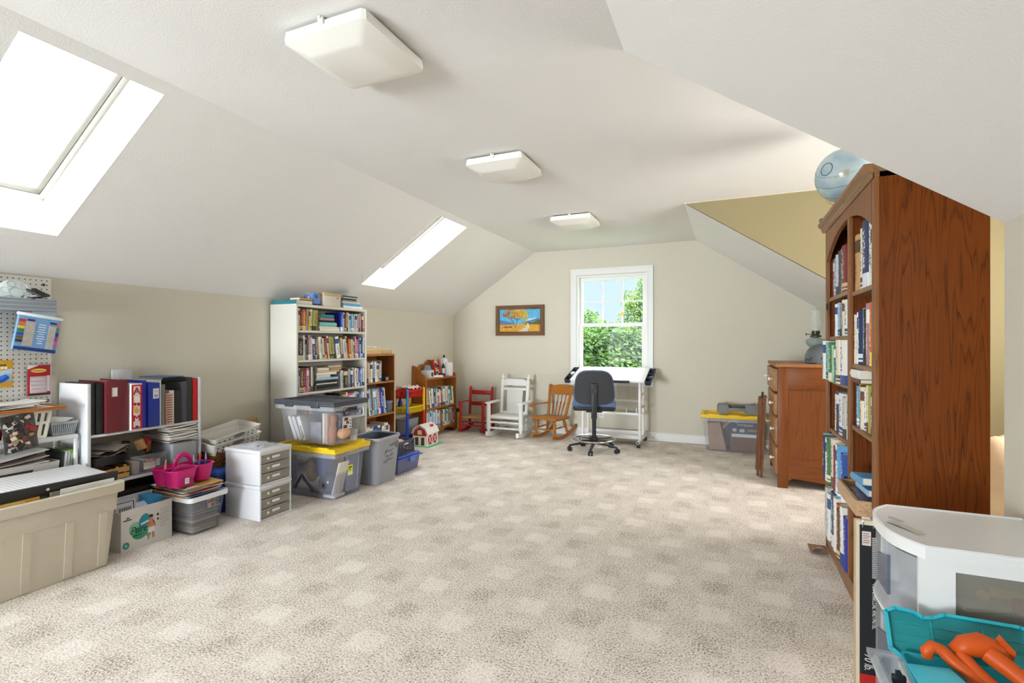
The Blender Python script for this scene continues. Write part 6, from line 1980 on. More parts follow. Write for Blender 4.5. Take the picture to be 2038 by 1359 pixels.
for nm, m, mm, lab, cat in (
 ('photo_print', M().rbox(-3.04, -2.93, 3.03, 3.045, Z, Z + .165, .003), mat('8d8c98', .5, var=.5, vscale=22), 'dark photo print standing upright in the dark-lidded tote', 'photo'),
 ('white_card', M().rbox(-2.925, -2.905, 3.04, 3.17, Z, Z + .235, .003), mat('ebe6dc', .7), 'tall white card beside the photo print in the dark-lidded tote', 'card'),
 ('tan_book', M().rbox(-2.90, -2.875, 3.04, 3.19, Z, Z + .24, .003), mat('c9a88c', .6), 'tan book standing in the middle of the dark-lidded tote', 'book'),
 ('brown_doll', M().rings([((-2.85, 3.07, Z + .012), .03), ((-2.85, 3.075, Z + .09), .036), ((-2.85, 3.08, Z + .15), .022), ((-2.845, 3.08, Z + .20), .028), ((-2.84, 3.08, Z + .225), .012)], 12), mat('a5653f', .7, var=.3, vscale=20), 'brown figurine standing in the dark-lidded tote', 'figurine'),
 ('blue_packet', M().rbox(-2.865, -2.82, 3.12, 3.16, Z, Z + .23, .005), mat('8fa3c4', .6, var=.3, vscale=25), 'pale blue packet behind the brown figurine in the dark-lidded tote', 'packet'),
 ('peach_cloth', M().ball((-2.80, 3.14, Z + .075), (.028, .07, .045), 12, 8), mat('dcae8e', .8), 'peach-coloured cloth roll in the dark-lidded tote', 'cloth'),
 ('grey_folder', M().rbox(-3.25, -2.85, 3.25, 3.28, Z, Z + .25, .004), mat('6d7486', .6, var=.2, vscale=8), 'grey-blue folder along the far wall of the dark-lidded tote', 'folder'),
 ('clear_cup', M().lathe([(.03, 0), (.036, .09), (.034, .09), (.028, .004)], 16, Matrix.Translation((-2.815, 3.27, Z))), clear('f0f0f2', 'e0e0e4', .4, .1), 'small clear cup at the end of the dark-lidded tote', 'cup')):
    single(nm, m, mm, lab, cat, group=GT)
for k in range(9):
    part('print_mark', M().box(-.008, .006, -.0008, .0, .02 + .012 * k, .027 + .012 * k), mat('2b2b30', .6), bpy.data.objects['leaning_paperback.002'])

# ------------------------------------------------------------ grey wastebasket
t = thing('grey_wastebasket', 'grey plastic wastebasket with black handwriting standing on the carpet', 'wastebasket', (0, 0, 0))
gw = mat('94979d', .45, var=.04, vscale=8)
part('tub', M().tub(-3.01, -2.705, 3.425, 3.775, .003, .395, .03, .005, .06, 6), gw, t)
part('liner_face', M().tub(-3.004, -2.711, 3.431, 3.769, .05, .392, .026, .002, .056, 6), mat('5a6270', .5), t)
part('rim', M().tub(-3.018, -2.697, 3.417, 3.783, .382, .402, .002, .014, .065, 6, floor=False), mat('a5a8ad', .4), t)
part('handle_recess', M().prism([(3.60, .325), (3.715, .345), (3.735, .335), (3.725, .29), (3.70, .285), (3.68, .31), (3.61, .312)], -2.722, -2.7085, 'X'), mat('6b6e73', .5), t)
ink = mat('2c2c30', .6)
def scribble(pts, r=.0017):
    return M().tube([(-2.7055 - .03 * (1 - z / .395) + .0008, y, z) for y, z in pts], r, 5)
sg = [[(3.545, .262), (3.56, .285), (3.575, .29), (3.56, .27), (3.55, .262), (3.575, .268), (3.585, .285), (3.59, .268), (3.605, .275), (3.61, .268), (3.625, .278), (3.63, .268), (3.655, .285)],
      [(3.56, .218), (3.575, .245), (3.58, .225), (3.60, .232), (3.605, .222), (3.62, .235), (3.63, .225), (3.645, .25), (3.645, .228), (3.67, .24)],
      [(3.535, .178), (3.55, .20), (3.545, .18), (3.565, .185), (3.575, .205), (3.585, .19), (3.60, .215), (3.61, .195), (3.625, .20), (3.63, .19), (3.65, .205), (3.675, .20)],
      [(3.578, .195), (3.58, .165)], [(3.50, .172), (3.505, .174)], [(3.545, .255), (3.538, .245)]]
for s_ in sg:
    part('handwriting', scribble(s_), ink, t)

# ------------------------------------------------------------ blue-lid box and lattice crate
t = thing('blue_lid_box', 'small clear box with blue lid on the carpet beside the wastebasket', 'storage bin', (0, 0, 0))
part('tub', M().tub(-3.06, -2.76, 3.80, 4.165, .003, .13, .018, .003, .03, 4), clear('b9bedb', 'a9aecb', .35, .12), t)
ld = part('lid', M().rbox(-3.075, -2.745, 3.785, 4.18, .128, .142, .006).rbox(-3.055, -2.765, 3.81, 4.155, .142, .166, .010, 3), mat('4a62b8', .4), t)
part('latch', M().rbox(-2.748, -2.732, 3.95, 4.03, .10, .15, .004), mat('5a74c8', .4), ld)
single('pink_cloth', M().rbox(-2.97, -2.785, 4.0, 4.13, .012, .115, .02, 3), mat('c9525a', .8), 'pinkish red cloth seen inside the blue-lidded box', 'cloth')
single('navy_cloth', M().rbox(-2.99, -2.79, 3.84, 3.985, .012, .11, .02, 3), mat('2d3558', .8), 'navy cloth seen inside the blue-lidded box', 'cloth')
t = thing('lattice_crate', 'dark grey plastic lattice crate on the blue lid', 'crate', (0, 0, 0))
lc = mat('4b5060', .45)
x0, x1, y0, y1, z0, z1 = -3.05, -2.785, 3.825, 4.095, .168, .292
part('rim', M().frame(x0, x1, y0, y1, .012, z1 - .014, z1, 'Z').frame(x0 + .008, x1 - .008, y0 + .008, y1 - .008, .01, z0, z0 + .012, 'Z'), lc, t)
part('bottom', M().box(x0 + .01, x1 - .01, y0 + .01, y1 - .01, z0, z0 + .004), lc, t)
part('corner_post', M().box(x0 + .002, x0 + .014, y0 + .002, y0 + .014, z0, z1).box(x1 - .014, x1 - .002, y0 + .002, y0 + .014, z0, z1).box(x1 - .014, x1 - .002, y1 - .014, y1 - .002, z0, z1).box(x0 + .002, x0 + .014, y1 - .014, y1 - .002, z0, z1), lc, t)
la = M()
h = z1 - z0 - .02
for k in range(-5, 13):
    for sgn in (1, -1):
        for plane in ('x', 'xb', 'y', 'yb'):
            L = (y1 - y0) if plane[0] == 'x' else (x1 - x0)
            a0 = k * .026
            a1 = a0 + h * sgn
            f0, f1 = 0.0, 1.0
            lo_, hi_ = min(a0, a1), max(a0, a1)
            if hi_ < .012 or lo_ > L - .012:
                continue
            pts = []
            for f in (0.0, 1.0):
                pts.append([a0 + (a1 - a0) * f, z0 + .01 + h * f])
            for i in (0, 1):
                j = 1 - i
                for lim in (.008, L - .008):
                    if (pts[i][0] < .008 and lim == .008) or (pts[i][0] > L - .008 and lim > .01):
                        tt = (lim - pts[j][0]) / (pts[i][0] - pts[j][0])
                        pts[i] = [lim, pts[j][1] + (pts[i][1] - pts[j][1]) * tt]
            (a, za), (b, zb) = pts
            if plane == 'x':
                la.bar((x1 - .006, y0 + a, za), (x1 - .006, y0 + b, zb), .006, .004, (1, 0, 0))
            elif plane == 'xb':
                la.bar((x0 + .006, y0 + a, za), (x0 + .006, y0 + b, zb), .006, .004, (1, 0, 0))
            elif plane == 'y':
                la.bar((x0 + a, y0 + .006, za), (x0 + b, y0 + .006, zb), .006, .004, (0, 1, 0))
            else:
                la.bar((x0 + a, y1 - .006, za), (x0 + b, y1 - .006, zb), .006, .004, (0, 1, 0))
part('lattice', la, lc, t, kind='stuff')
part('handle_slot', M().rbox(x1 - .007, x1 + .001, 3.93, 3.995, .255, .272, .004), mat('c9cbd0', .5), t)
single('cloth_bundle', M().ball((-2.92, 3.96, .255), (.10, .105, .045), 12, 8), mat('c9a98c', .9, var=.2, vscale=12), 'tan cloth bundle inside the lattice crate', 'cloth')
# ------------------------------------------------------------ tall white bookcase
t = thing('white_bookcase', 'tall white painted bookcase crammed with books against the knee wall', 'bookcase', (0, 0, 0))
wbm = mat('d9d5cb', .45, var=.02, vscale=5)
QX0, QX1, QY0, QY1 = -3.70, -3.394, 3.229, 4.139
part('side_panel', M().rbox(QX0, QX1, QY0, QY0 + .02, 0, 1.545, .002), wbm, t)
part('side_panel', M().rbox(QX0, QX1, QY1 - .02, QY1, 0, 1.545, .002), wbm, t)
part('back_panel', M().box(QX0, QX0 + .006, QY0 + .02, QY1 - .02, .05, 1.53), wbm, t)
part('top_board', M().rbox(QX0, QX1, QY0 + .02, QY1 - .02, 1.522, 1.545, .002), wbm, t)
for z in (1.318, 1.06, .775, .49, .21, .06):
    part('shelf', M().rbox(QX0 + .006, QX1 - .004, QY0 + .02, QY1 - .02, z - .02, z, .002), wbm, t)
part('kick_board', M().box(QX1 - .02, QX1 - .006, QY0 + .02, QY1 - .02, 0, .04), wbm, t)
G = 'books in the tall white bookcase'
PR = PI / 2
sx1 = -3.402
def wrow(spec, y0, y1, z, h, d, where, seed, leans=None, hv=.15, x=sx1, g=G):
    row(S2(spec), y0, y1, x, z, PR, h, d, where, g, leans, seed, hvar=hv)
def pile(spec, x, y0, z, where, g, seed=1, d=.2):
    """flat books one on another; spec: colour, thickness cm, length cm"""
    rnd = random.Random(seed)
    for k, (c, tt, L) in enumerate(spec):
        book(c, tt, L, d * rnd.uniform(.85, 1), (x - rnd.uniform(0, .012), y0 + rnd.uniform(0, .015), z), (0, 0, PR), '%s book lying %s from the bottom, %s' % (c, ORD[k], where), g, True)
        z += tt + .0006
    return z
wrow('ivory 3, dark brown 2.5, orange 4, grey 3, yellow 1.5, cream 3, olive 4.5, tan 1.5', 3.252, 3.492, 1.3185, .19, .2, 'top shelf of tall white bookcase', 21, hv=.06, leans=lambda u: .0 if u < .3 else .05)
pile((('white', .022, .25), ('cream', .018, .25), ('aqua', .038, .22), ('black', .018, .19), ('mauve', .020, .18), ('teal', .030, .17)), sx1, 3.503, 1.3185, 'top white bookcase shelf pile', G, 3)
wrow('royal blue 2, white 1, light blue 1.5, brown 1.5, tan 2, cream 1, light blue 2, sky blue 2, charcoal 1.2, white 1.5, silver grey 2, mauve 1.5, grey 2, mauve 1.5, dark red 2, cream 1', 3.775, 4.112, 1.3185, .185, .2, 'beside the pile on the top white shelf', 22, hv=.1)
wrow('black 4, white 1.2, grey 1.5, dark brown 1, mauve 2, white 1, navy blue 2, charcoal 1.6, tan 1.4, white 2, light green 1, cream 1.6, dark red 1.6, red 1.2, white 1.2, olive 2.4, beige 1.6, charcoal 1, white 3, green 1.4, ivory 1.4, silver grey 3, tan 1.8, orange 1.2, dark red 1, beige 2.4, brown 1.2, mauve 1.8, pink 1, purple 1.4, light blue 1.4, navy blue 1.2, white 1', 3.252, 4.112, 1.0605, .215, .21, 'second white bookcase shelf', 23, leans=lambda u: -.13 * math.sin(PI * min(1, max(0, (u - .08) / .92))) , hv=.16)
wrow('navy blue 1, white 1, brown 4, dark red 2, pink 1, mauve 1.6, dark brown 2, cream 1.4, black 2.4', 3.252, 3.45, .7755, .225, .21, 'third white shelf before the pile', 24, hv=.06)
z = pile((('charcoal', .022, .29), ('black', .030, .27), ('white', .012, .26), ('black', .026, .25), ('light blue', .022, .27), ('cream', .024, .17), ('white', .020, .25)), sx1, 3.462, .7755, 'third white shelf middle pile', G, 4)
pile((('beige', .016, .28), ('cream', .028, .14)), sx1, 3.47, z, 'upper part of the third shelf pile', G, 5)
pile((('tan', .024, .15), ('beige', .020, .13)), sx1, 3.63, z + .0175, 'tan pair above the third shelf pile', G, 6)
wrow('silver grey 3, black 3.5, dark red 1, beige 1.4, light blue 1.2, navy blue 1.6, white 1.2, grey 1, white 1.6, ivory 1.4, white 1.2, royal blue 1.2, navy blue 1, sky blue 1.4, light blue 1.4, white 1', 3.778, 4.112, .7755, .19, .2, 'third white shelf after the pile', 25, hv=.12)
wrow('silver grey 3, red 3, orange 1, yellow 1', 3.255, 3.42, .4905, .235, .21, 'lowest visible white shelf near end', 26, hv=.05)
book('navy blue', .03, .21, .22, (sx1, 3.47, .505), (0, .42, PR), 'large navy book slanting on the lowest visible white shelf', G)
book('white', .016, .22, .22, (sx1, 3.545, .499), (0, .42, PR), 'thin white book slanting beside the large navy one', G)
wrow('orange 3, dark brown 1.5, black 1.5, brown 1.4, yellow 3, cream 1.4, mauve 1, pink 4, white 1.4, beige 1.6, silver grey 1.2, light blue 1.6, blue 2.4, light blue 1.2, white 1.5', 3.69, 4.112, .4905, .24, .21, 'lowest visible white shelf window end', 27, hv=.12)
# on top of the bookcase
G2 = 'things on top of the tall white bookcase'
book('teal', .034, .285, .19, (-3.69, 3.236, 1.546), (0, 0, 0), 'large teal book lying on the white bookcase top corner', G2, True)

book('tan', .022, .14, .12, (-3.42, 3.29, 1.581), (0, 0, PR), 'tan paperback lying across the books on the bookcase top', G2, True)
t = thing('blue_arch_toy', 'blue arch-shaped toy clock on top of the tall white bookcase', 'toy', (-3.43, 3.47, 1.546), 0)
t.location = (-3.47, 3.70, 1.546) if False else (-3.43, 3.675, 1.546)
ap = [(-.042, 0), (.042, 0)] + [(.042 * math.cos(PI * i / 12), .075 + .045 * math.sin(PI * i / 12)) for i in range(13)]
bt = part('body', M().prism(ap, -.045, 0, 'X'), mat('6d92d6', .4), t)
part('round_eye', M().lathe([(.017, 0), (.017, .004)], 16, Matrix.Translation((0, 0, .078)) @ Matrix.Rotation(PI / 2, 4, 'Y')), mat('5d5f58', .4), bt)
part('wheels', M().lathe([(.012, -.05), (.012, .05)], 12, Matrix.Translation((-.01, 0, .008)) @ Matrix.Rotation(PI / 2, 4, 'X')), mat('23284a', .4), bt)
part('side_loop', M().tube([(-.05, -.03, .09), (-.09, -.05, .095), (-.12, -.04, .06), (-.13, -.03, .01)], .010, 8), mat('5f82c8', .4), bt)
t.location = (-3.415, 3.478, 1.5465)
t = thing('memory_box', 'small cream cardboard box with lid on the tall white bookcase', 'box', (-3.50, 3.655, 1.546), .0)
part('carton', M().rbox(-.10, .10, -.10, .115, 0, .105, .002), mat('d8cfc0', .7), t)
part('lid', M().rbox(-.106, .106, -.106, .121, .098, .125, .003), mat('cbb08c', .7), t)
part('print', M().box(-.06, .04, -.1012, -.1, .02, .085), mat('6a4a30', .7, var=.5, vscale=40), t)
part('name_tag', M().box(.10, .1012, .06, .085, .075, .088), mat('b09a6a', .5), t)
pile((('white', .022, .27), ('sky blue', .026, .25), ('cream', .014, .25), ('grey', .012, .2), ('black', .018, .2), ('silver grey', .012, .21), ('navy blue', .012, .2)), sx1, 3.80, 1.546, 'pile at the bookcase top end', G2, 7)

# ------------------------------------------------------------ brown bookcase
br = wood('8a5228', '6d3c1a', 'Z', 8, .45)
bry = wood('a87444', '855528', 'Y', 8, .45)
t = thing('brown_bookcase', 'medium brown wooden bookcase standing beside the tall white one', 'bookcase', (0, 0, 0))
part('side_panel', M().box(-3.70, -3.45, 4.165, 4.183, 0, 1.085), br, t)
part('side_panel', M().box(-3.70, -3.45, 4.67, 4.688, 0, 1.085), br, t)
part('front_edge', M().box(-3.45, -3.444, 4.67, 4.688, 0, 1.085).box(-3.45, -3.444, 4.165, 4.183, 0, 1.085), mat('c9a988', .5), t)
part('back_panel', M().box(-3.70, -3.694, 4.183, 4.67, .05, 1.07), br, t)
for z in (1.085, .79, .44, .09):
    part('shelf', M().box(-3.694, -3.448, 4.183, 4.67, z - .018, z), bry, t)
G3 = 'books in the medium brown bookcase'
wrow('ivory 2, tan 2, cream 2, white 2, beige 1.5, light blue 1.5, white 2, ivory 3, silver grey 1.5, light blue 1', 4.19, 4.46, .7905, .225, .2, 'top shelf of the brown bookcase', 31, x=-3.456, g=G3)
wrow('green 2, white 1.5, light blue 2, dark red 1.5, light green 1, sky blue 3, silver grey 1.5, mauve 3, royal blue 3.5, light blue 1.5, white 1', 4.19, 4.555, .4405, .285, .2, 'middle shelf of the brown bookcase', 32, leans=lambda u: -.13, x=-3.456, g=G3, hv=.06)
wrow('white 2, cream 1.5, white 2, silver grey 1, royal blue 3, navy blue 1, white 2, charcoal 1.2, white 2, ivory 1.5, white 2', 4.19, 4.59, .0905, .25, .2, 'bottom shelf of the brown bookcase', 33, leans=lambda u: -.08, x=-3.456, g=G3)
single('arched_folder', M().tube([(-3.475, 4.30, .80), (-3.475, 4.30, .98), (-3.475, 4.33, 1.02), (-3.475, 4.40, 1.03), (-3.475, 4.44, 1.0), (-3.475, 4.445, .80)], .008, 6).v and M().prism([(4.463, .791), (4.473, .791), (4.473, 1.005), (4.463, 1.02)], -3.66, -3.47, 'X'), mat('d6cbb6', .6), 'thin pale folder at the end of the brown bookcase top row', 'folder')
t = thing('toy_binoculars', 'small black and silver binoculars on the brown bookcase shelf', 'binoculars', (-3.50, 4.54, .7905), .3)
for y in (-.022, .022):
    part('barrel', M().lathe([(.014, -.05), (.018, -.02), (.018, .02), (.023, .045)], 14, Matrix.Translation((0, y, .024)) @ Matrix.Rotation(PI / 2, 4, 'Y')), mat('26282a', .4), t)
    part('lens', M().lathe([(.019, 0), (.019, .003)], 14, Matrix.Translation((.045, y, .024)) @ Matrix.Rotation(PI / 2, 4, 'Y')), mat('c9ccd0', .2, .6), t)
part('bridge', M().box(-.01, .01, -.02, .02, .02, .032), mat('26282a', .4), t)
single('trinket_box', M().rbox(-.03, .03, -.03, .03, 0, .085, .004), mat('a59a72', .6, var=.4, vscale=40), 'small patterned trinket box behind the binoculars', 'box', (-3.60, 4.515, .7905))
t = thing('grey_index_box', 'small grey lidded index box on the brown bookcase', 'box', (-3.55, 4.615, .4405))
part('body', M().rbox(-.085, .085, -.045, .045, 0, .10, .004), mat('5d626d', .5), t)
part('lid', M().rbox(-.088, .088, -.048, .048, .10, .125, .005), mat('737985', .5), t)
t = thing('label_jar', 'white and navy printed canister at the end of the bottom shelf', 'canister', (-3.52, 4.635, .0905))
part('can', M().lathe([(.03, 0), (.03, .11)], 16), mat('3a4668', .5), t)
part('upper_label', M().lathe([(.0305, .11), (.0305, .20), (.02, .205)], 16), mat('e6dcd8', .5), t)
for k, (y0, y1, z0, z1, hx, lab) in enumerate(((4.19, 4.47, 1.086, 1.118, 'd3b07c', 'lower tan flat box on the brown bookcase top'), (4.20, 4.47, 1.1185, 1.155, 'e0c294', 'upper pale tan flat box on the brown bookcase top'), (4.48, 4.65, 1.086, 1.12, 'c9a36a', 'small tan box at the window end of the brown bookcase top'))):
    single('flat_box', M().rbox(-3.67, -3.46, y0, y1, z0, z1, .003), mat(hx, .7), lab, 'box')
lac = M()
rnd = random.Random(6)
for k in range(60):
    x, y = rnd.uniform(-3.66, -3.45), rnd.uniform(4.22, 4.68)
    z = 1.157 if y < 4.47 else 1.123
    lac.lathe([(.010, 0), (.013, .004), (.010, .008)], 8, Matrix.Translation((x, y, z + rnd.uniform(0, .006))))
single('lace_doily', lac, mat('f2f0ec', .8), 'white beaded lace doily spread over the tan boxes', 'doily')

# ------------------------------------------------------------ toy cart
t = thing('toy_cart', 'red yellow and blue plastic three-tier toy cart', 'cart', (0, 0, 0))
kx0, kx1, ky0, ky1 = -3.68, -3.475, 4.955, 5.295
R3, Y3, B3, LB = mat('d0261f', .35), mat('e9c321', .35), mat('1f3fb0', .35), mat('3f86cc', .35)
def tier(z0, z1, m_, nm):
    b = part(nm, M().frame(kx0 - .01, kx1 + .01, ky0 - .01, ky1 + .01, .02, z1 - .016, z1, 'Z').box(kx0 + .01, kx1 - .01, ky0 + .01, ky1 - .01, z0, z0 + .005), m_, t)
    sl = M()
    for k in range(15):
        y = ky0 + .01 + (ky1 - ky0 - .02) * k / 14
        for x in (kx0 + .005, kx1 - .005):
            sl.box(x - .003, x + .003, y - .005, y + .005, z0, z1 - .01)
    for k in range(10):
        x = kx0 + .01 + (kx1 - kx0 - .02) * k / 9
        for y in (ky0 + .005, ky1 - .005):
            sl.box(x - .005, x + .005, y - .003, y + .003, z0, z1 - .01)
    for y in (ky0 + .005, ky1 - .005):
        sl.box(kx0, kx1, y - .003, y + .003, z0, z0 + .015)
    for x in (kx0 + .005, kx1 - .005):
        sl.box(x - .003, x + .003, ky0, ky1, z0, z0 + .015)
    part('basket_slats', sl, m_, b, kind='stuff')
tier(.555, .648, R3, 'top_basket')
tier(.37, .45, Y3, 'middle_basket')
tier(.05, .13, B3, 'bottom_basket')
for x in (kx0 - .002, kx1 + .004):
    for y, mu, ml in ((ky0 - .002, LB, B3), (ky1 + .002, Y3, R3)):
        part('upper_post', M().cyl((x, y, .385), (x, y, .648), .016, n=12).ball((x, y, .65), .016, 10, 6), mu, t)
        part('lower_post', M().cyl((x, y, .03), (x, y, .385), .017, n=12), ml, t)
        part('wheel', M().lathe([(.02, -.008), (.024, 0), (.02, .008)], 12, Matrix.Translation((x, y, .024)) @ Matrix.Rotation(PI / 2, 4, 'X')), mat('2a2a2c', .5), t)
single('lace_cloth', M().sheet(12, 8, lambda u, v: (-3.67 + .18 * v, 5.05 + .23 * u, .655 + .028 * abs(math.sin(u * 9 + v * 4)) + .012 * math.sin(v * 11)), .003), mat('ecdcd8', .9), 'crumpled pinkish white lace cloth on the toy cart', 'cloth')
single('grey_toy_bin', M().tub(-3.66, -3.50, 4.98, 5.24, .056, .30, .015, .003, .02, 3), mat('8c8f96', .5), 'grey bin standing in the lowest tier of the toy cart', 'bin')
single('picture_book', M().rbox(-3.66, -3.49, 4.98, 5.12, .377, .387, .002), mat('5a4a44', .5, var=.4, vscale=20), 'dark picture book lying in the yellow cart tier', 'book')
single('blue_bottle', M().lathe([(.028, 0), (.028, .11), (.012, .14), (.012, .16)], 14, Matrix.Translation((-3.62, 5.02, .388))), mat('1f3a6a', .3), 'dark blue bottle standing in the yellow cart tier', 'bottle')

# ------------------------------------------------------------ scalloped bookcase
sw = wood('a5662c', '844a1c', 'Z', 8, .42)
swy = wood('a5662c', '844a1c', 'Y', 8, .42)
t = thing('scalloped_bookcase', "low honey-brown children's bookcase with scalloped back in the corner", 'bookcase', (0, 0, 0))
ex0, ex1, ey0, ey1 = -3.70, -3.495, 5.385, 6.15
side = [(ex0, 0), (ex1, 0), (ex1, .76), (ex1 - .02, .80), (ex1 - .06, .82), (ex1 - .09, .86), (ex1 - .14, .90), (ex0 + .02, .915), (ex0, .92)]
part('side_panel', M().prism(side, ey0, ey0 + .018, 'Y'), sw, t)
part('side_panel', M().prism([(x, min(z, .80 + .0 * z)) for x, z in side], ey1 - .018, ey1, 'Y'), sw, t)
bk_ = [(ey0 + .018, .05), (ey1 - .018, .05), (ey1 - .018, .80)]
for i in range(25):
    u = 1 - i / 24
    z = .80 + .10 * math.sin(u * PI) + .055 * abs(math.sin(u * PI * 3)) * math.sin(u * PI)
    bk_.append((ey0 + .018 + u * (ey1 - ey0 - .036), z + .03))
bk_.append((ey0 + .018, .82))
part('back_panel', M().prism(bk_, ex0, ex0 + .012, 'X'), sw, t)
for z in (.755, .372, .105):
    part('shelf', M().rbox(ex0 + .012, ex1 + .004, ey0 + .018, ey1 - .018, z - .022, z, .004), swy, t)
ap = [(ey0 + .018, .105), (ey1 - .018, .105), (ey1 - .018, 0), (ey1 - .06, 0)]
for i in range(17):
    u = 1 - i / 16
    ap.append((ey0 + .06 + u * (ey1 - ey0 - .12), .03 + .035 * abs(math.sin(u * PI * 2)) + .015 * math.sin(u * PI)))
ap += [(ey0 + .06, 0), (ey0 + .018, 0)]
part('scalloped_apron', M().prism(ap, ex1 - .012, ex1, 'X'), swy, t)
G4 = "children's books in the scalloped bookcase"
wrow('ivory 2, tan 1.5, white 1.5, light green 1, silver grey 1.5, white 2, mauve 1, grey 1, teal 2, white 1, light blue 1, red 2.5, cream 1.5, white 1, brown 1, dark red 1, beige 1.5, white 2, silver grey 1, light blue 1, white 1.5, dark red 1, cream 1.5, teal 2, sky blue 1.5, green 1.5, cream 2, light green 1', 5.41, 6.11, .3725, .255, .17, 'upper row of scalloped bookcase', 41, leans=lambda u: -.12, hv=.18, x=-3.502, g=G4)
wrow('white 2, light blue 1.5, silver grey 2, white 1.5, light blue 2, sky blue 1, white 1.5, navy blue 1, light blue 1.5, white 2, mauve 1, sky blue 1.5, silver grey 2, white 1, brown 3, tan 1, cream 3, green 1.5, aqua 1.5, white 1, light blue 1.5, green 1, olive 1, orange 1, navy blue 1.5, white 1, blue 1.5, beige 1, red 2', 5.41, 6.11, .1055, .235, .17, 'lower row of scalloped bookcase', 42, leans=lambda u: -.10 * (1 - u), hv=.14, x=-3.50, g=G4)
# on its top
t = thing('tissue_carton', 'blue and white printed carton on the scalloped bookcase', 'box', (-3.58, 5.56, .7555), .1)
part('carton', M().rbox(-.06, .06, -.06, .06, 0, .10, .003), mat('d6dcd8', .6), t)
part('green_print', M().lathe([(.03, 0), (.03, .002)], 16, Matrix.Translation((.06, .01, .045)) @ Matrix.Rotation(PI / 2, 4, 'Y')), mat('3a5a4c', .6), t)
part('peaked_top', M().prism([(-.05, .10), (.05, .10), (.02, .14), (.0, .165), (-.03, .13)], -.03, .03, 'X'), mat('8d9bb8', .6), t)
t = thing('abacus', 'red toy abacus with rows of coloured beads on the scalloped bookcase', 'abacus', (-3.57, 5.80, .758), 0)
t.rotation_euler = (math.radians(3), math.radians(-10), .12)
for y in (-.075, .075):
    part('frame_post', M().rbox(-.012, .012, y - .014, y + .014, 0, .235, .003), mat('c81f1f', .35), t)
part('frame_bar', M().rbox(-.008, .008, -.075, .075, .215, .232, .003), mat('d9b35a', .4), t)
cols = ['efe0b0', '2a4a9a', 'efe9e0', 'e9d050', '2f6fa0', '1f2a3a', 'd8d8d8']
rnd = random.Random(12)
for k in range(7):
    z = .03 + .028 * k
    part('wire', M().cyl((0, -.07, z), (0, .07, z), .002, n=6), mat('c9c9cc', .3, 1.0), t)
    for j in range(5):
        y = -.045 + .021 * j + .006 * (k % 2)
        part('bead', M().ball((0, y, z), (.011, .0095, .011), 8, 6), mat(cols[(k + (j > 2)) % 7], .4), t)
t = thing('paint_jug', 'white plastic jug with black cap on the scalloped bookcase', 'jug', (-3.62, 6.03, .7555))
part('body', M().rbox(-.04, .04, -.05, .05, 0, .235, .02, 4), mat('e9e9ea', .4), t)
part('neck', M().lathe([(.02, .235), (.015, .25)], 12), mat('e9e9ea', .4), t)
part('cap', M().lathe([(.014, .25), (.014, .285)], 12), mat('1f1f21', .4), t)
single('white_canister', M().rbox(-.035, .035, -.05, .05, 0, .185, .006), mat('eeeef0', .4), 'tall white box in front of the white jug on the scalloped bookcase', 'box', (-3.545, 6.035, .7555))

single('black_bottle', M().lathe([(.022, 0), (.022, .13), (.012, .15), (.012, .17)], 12), mat('26282c', .3), 'dark bottle between the abacus and the white box', 'bottle', (-3.58, 5.945, .7555))
part('label', M().lathe([(.0225, .04), (.0225, .11)], 12, cap0=False, cap1=False), mat('e4e4e2', .5), bpy.data.objects['black_bottle'])
single('rolled_paper', M().rings([((0, 0, 0), .014), ((.05, .12, 0), .016)], 12), mat('efece4', .7), 'white rolled paper tube on the scalloped bookcase edge', 'paper roll', (-3.53, 5.62, .772), (0, 0, -.2))

# bag and yellow folder between bookcase and red chair
single('black_bag', M().rbox(-.05, .05, -.07, .07, 0, .27, .03, 4), mat('1f2126', .7), 'black bag standing between the scalloped bookcase and red rocking chair', 'bag', (-3.585, 6.32, .001))
single('yellow_box', M().rbox(-.012, .012, -.06, .06, 0, .235, .003), mat('d9c04a', .5, var=.2, vscale=10), 'yellow box standing behind the red rocking chair', 'box', (-3.50, 6.25, .001))

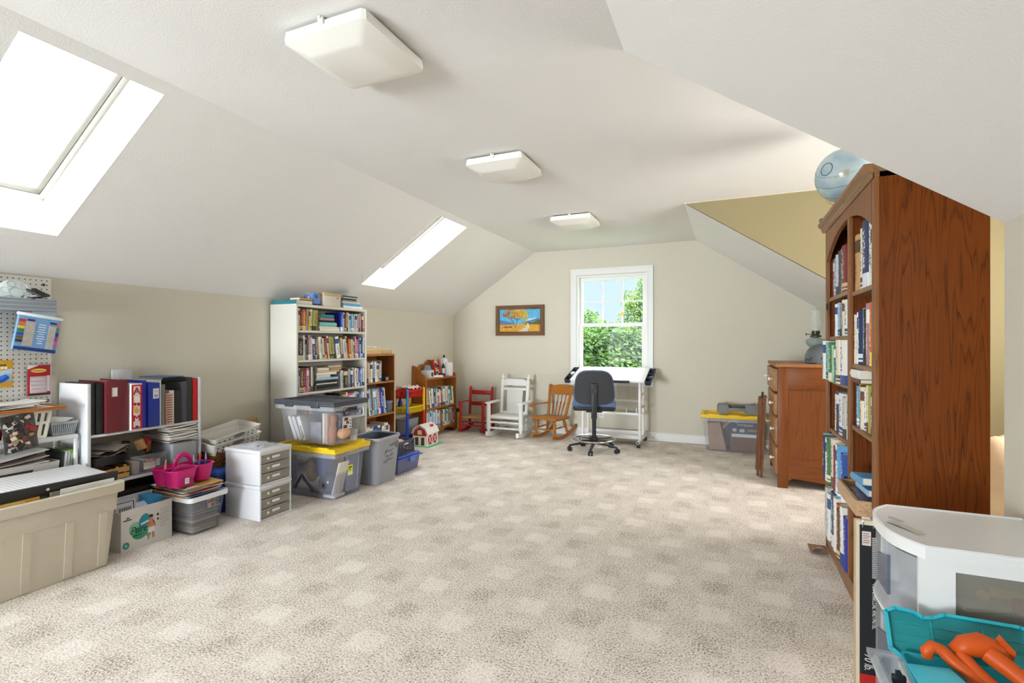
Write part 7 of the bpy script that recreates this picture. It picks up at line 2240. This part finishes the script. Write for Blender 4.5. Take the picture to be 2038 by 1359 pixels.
# ------------------------------------------------------------ toy barn
t = thing('toy_barn', 'red and white toy barn standing on a green base', 'toy barn', (-3.32, 5.105, 0), math.radians(2))
wbn, rbn = mat('ece8e0', .45), mat('b3222a', .45)
part('green_base', M().rbox(-.125, .145, -.15, .19, 0, .006, .002), mat('5fbf86', .5), t)
gam = [(-.095, .006), (.095, .006), (.095, .145), (.105, .15), (.075, .205), (0, .245), (-.075, .205), (-.105, .15), (-.095, .145)]
part('gable_wall', M().prism(gam[:3] + [(.072, .20), (0, .238), (-.072, .20), (-.095, .145)], -.125, -.119, 'Y'), wbn, t)
part('gable_wall', M().prism(gam[:3] + [(.072, .20), (0, .238), (-.072, .20), (-.095, .145)], .119, .125, 'Y'), wbn, t)
for x in (-.095, .089):
    part('side_wall', M().box(x, x + .006, -.119, .119, .006, .148), wbn, t)
rf = M()
for a, b in (((.11, .145), (.078, .208)), ((.078, .208), (0, .248)), ((0, .248), (-.078, .208)), ((-.078, .208), (-.11, .145))):
    rf.prism([(a[0], a[1]), (b[0], b[1]), (b[0], b[1] + .008), (a[0], a[1] + .008)], -.135, .135, 'Y')
ro = part('roof', rf, wbn, t)
part('roof_hatch', M().box(.092, .10, .0, .06, .0, .05, Matrix.Translation((-.004, .0, .155)) @ Matrix.Rotation(-.45, 4, 'Y')), rbn, ro)
part('red_gable', M().prism([(-.085, .125), (.085, .125), (.085, .148), (.064, .195), (0, .228), (-.064, .195), (-.085, .148)], -.1275, -.1245, 'Y'), rbn, t)
part('loft_window', M().frame(-.028, .028, .14, .19, .006, -.1295, -.127, 'Y').box(-.022, .022, -.1285, -.127, .146, .184), mat('d9dcae', .5), t)
for x0 in (-.07, .01):
    dr = part('barn_door', M().frame(x0, x0 + .06, .008, .115, .007, -.129, -.1245, 'Y'), wbn, t)
    part('opening', M().box(x0 + .007, x0 + .053, -.1265, -.1248, .012, .108), mat('4a3f2a', .7), dr)
for y in (-.10, .01):
    pn = part('red_panel', M().box(.0945, .0965, y, y + .09, .02, .13), rbn, t)
    part('cross_brace', M().bar((.0975, y, .02), (.0975, y + .09, .13), .008, .002, (1, 0, 0)).bar((.0975, y + .09, .02), (.0975, y, .13), .008, .002, (1, 0, 0)), wbn, pn)
# flat yellow leaf-shaped patch on the window
single('yellow_leaf_patch', M().prism([(-.035, -.005), (-.01, -.022), (.02, -.012), (.04, .012), (.015, .018), (.0, .03), (-.012, .012)], 0, .002, 'Y'), mat('f2cf3c', .5), 'small yellow leaf-shaped patch on the upper window sash', 'sticker', (-1.265, YB + .064, 1.575))
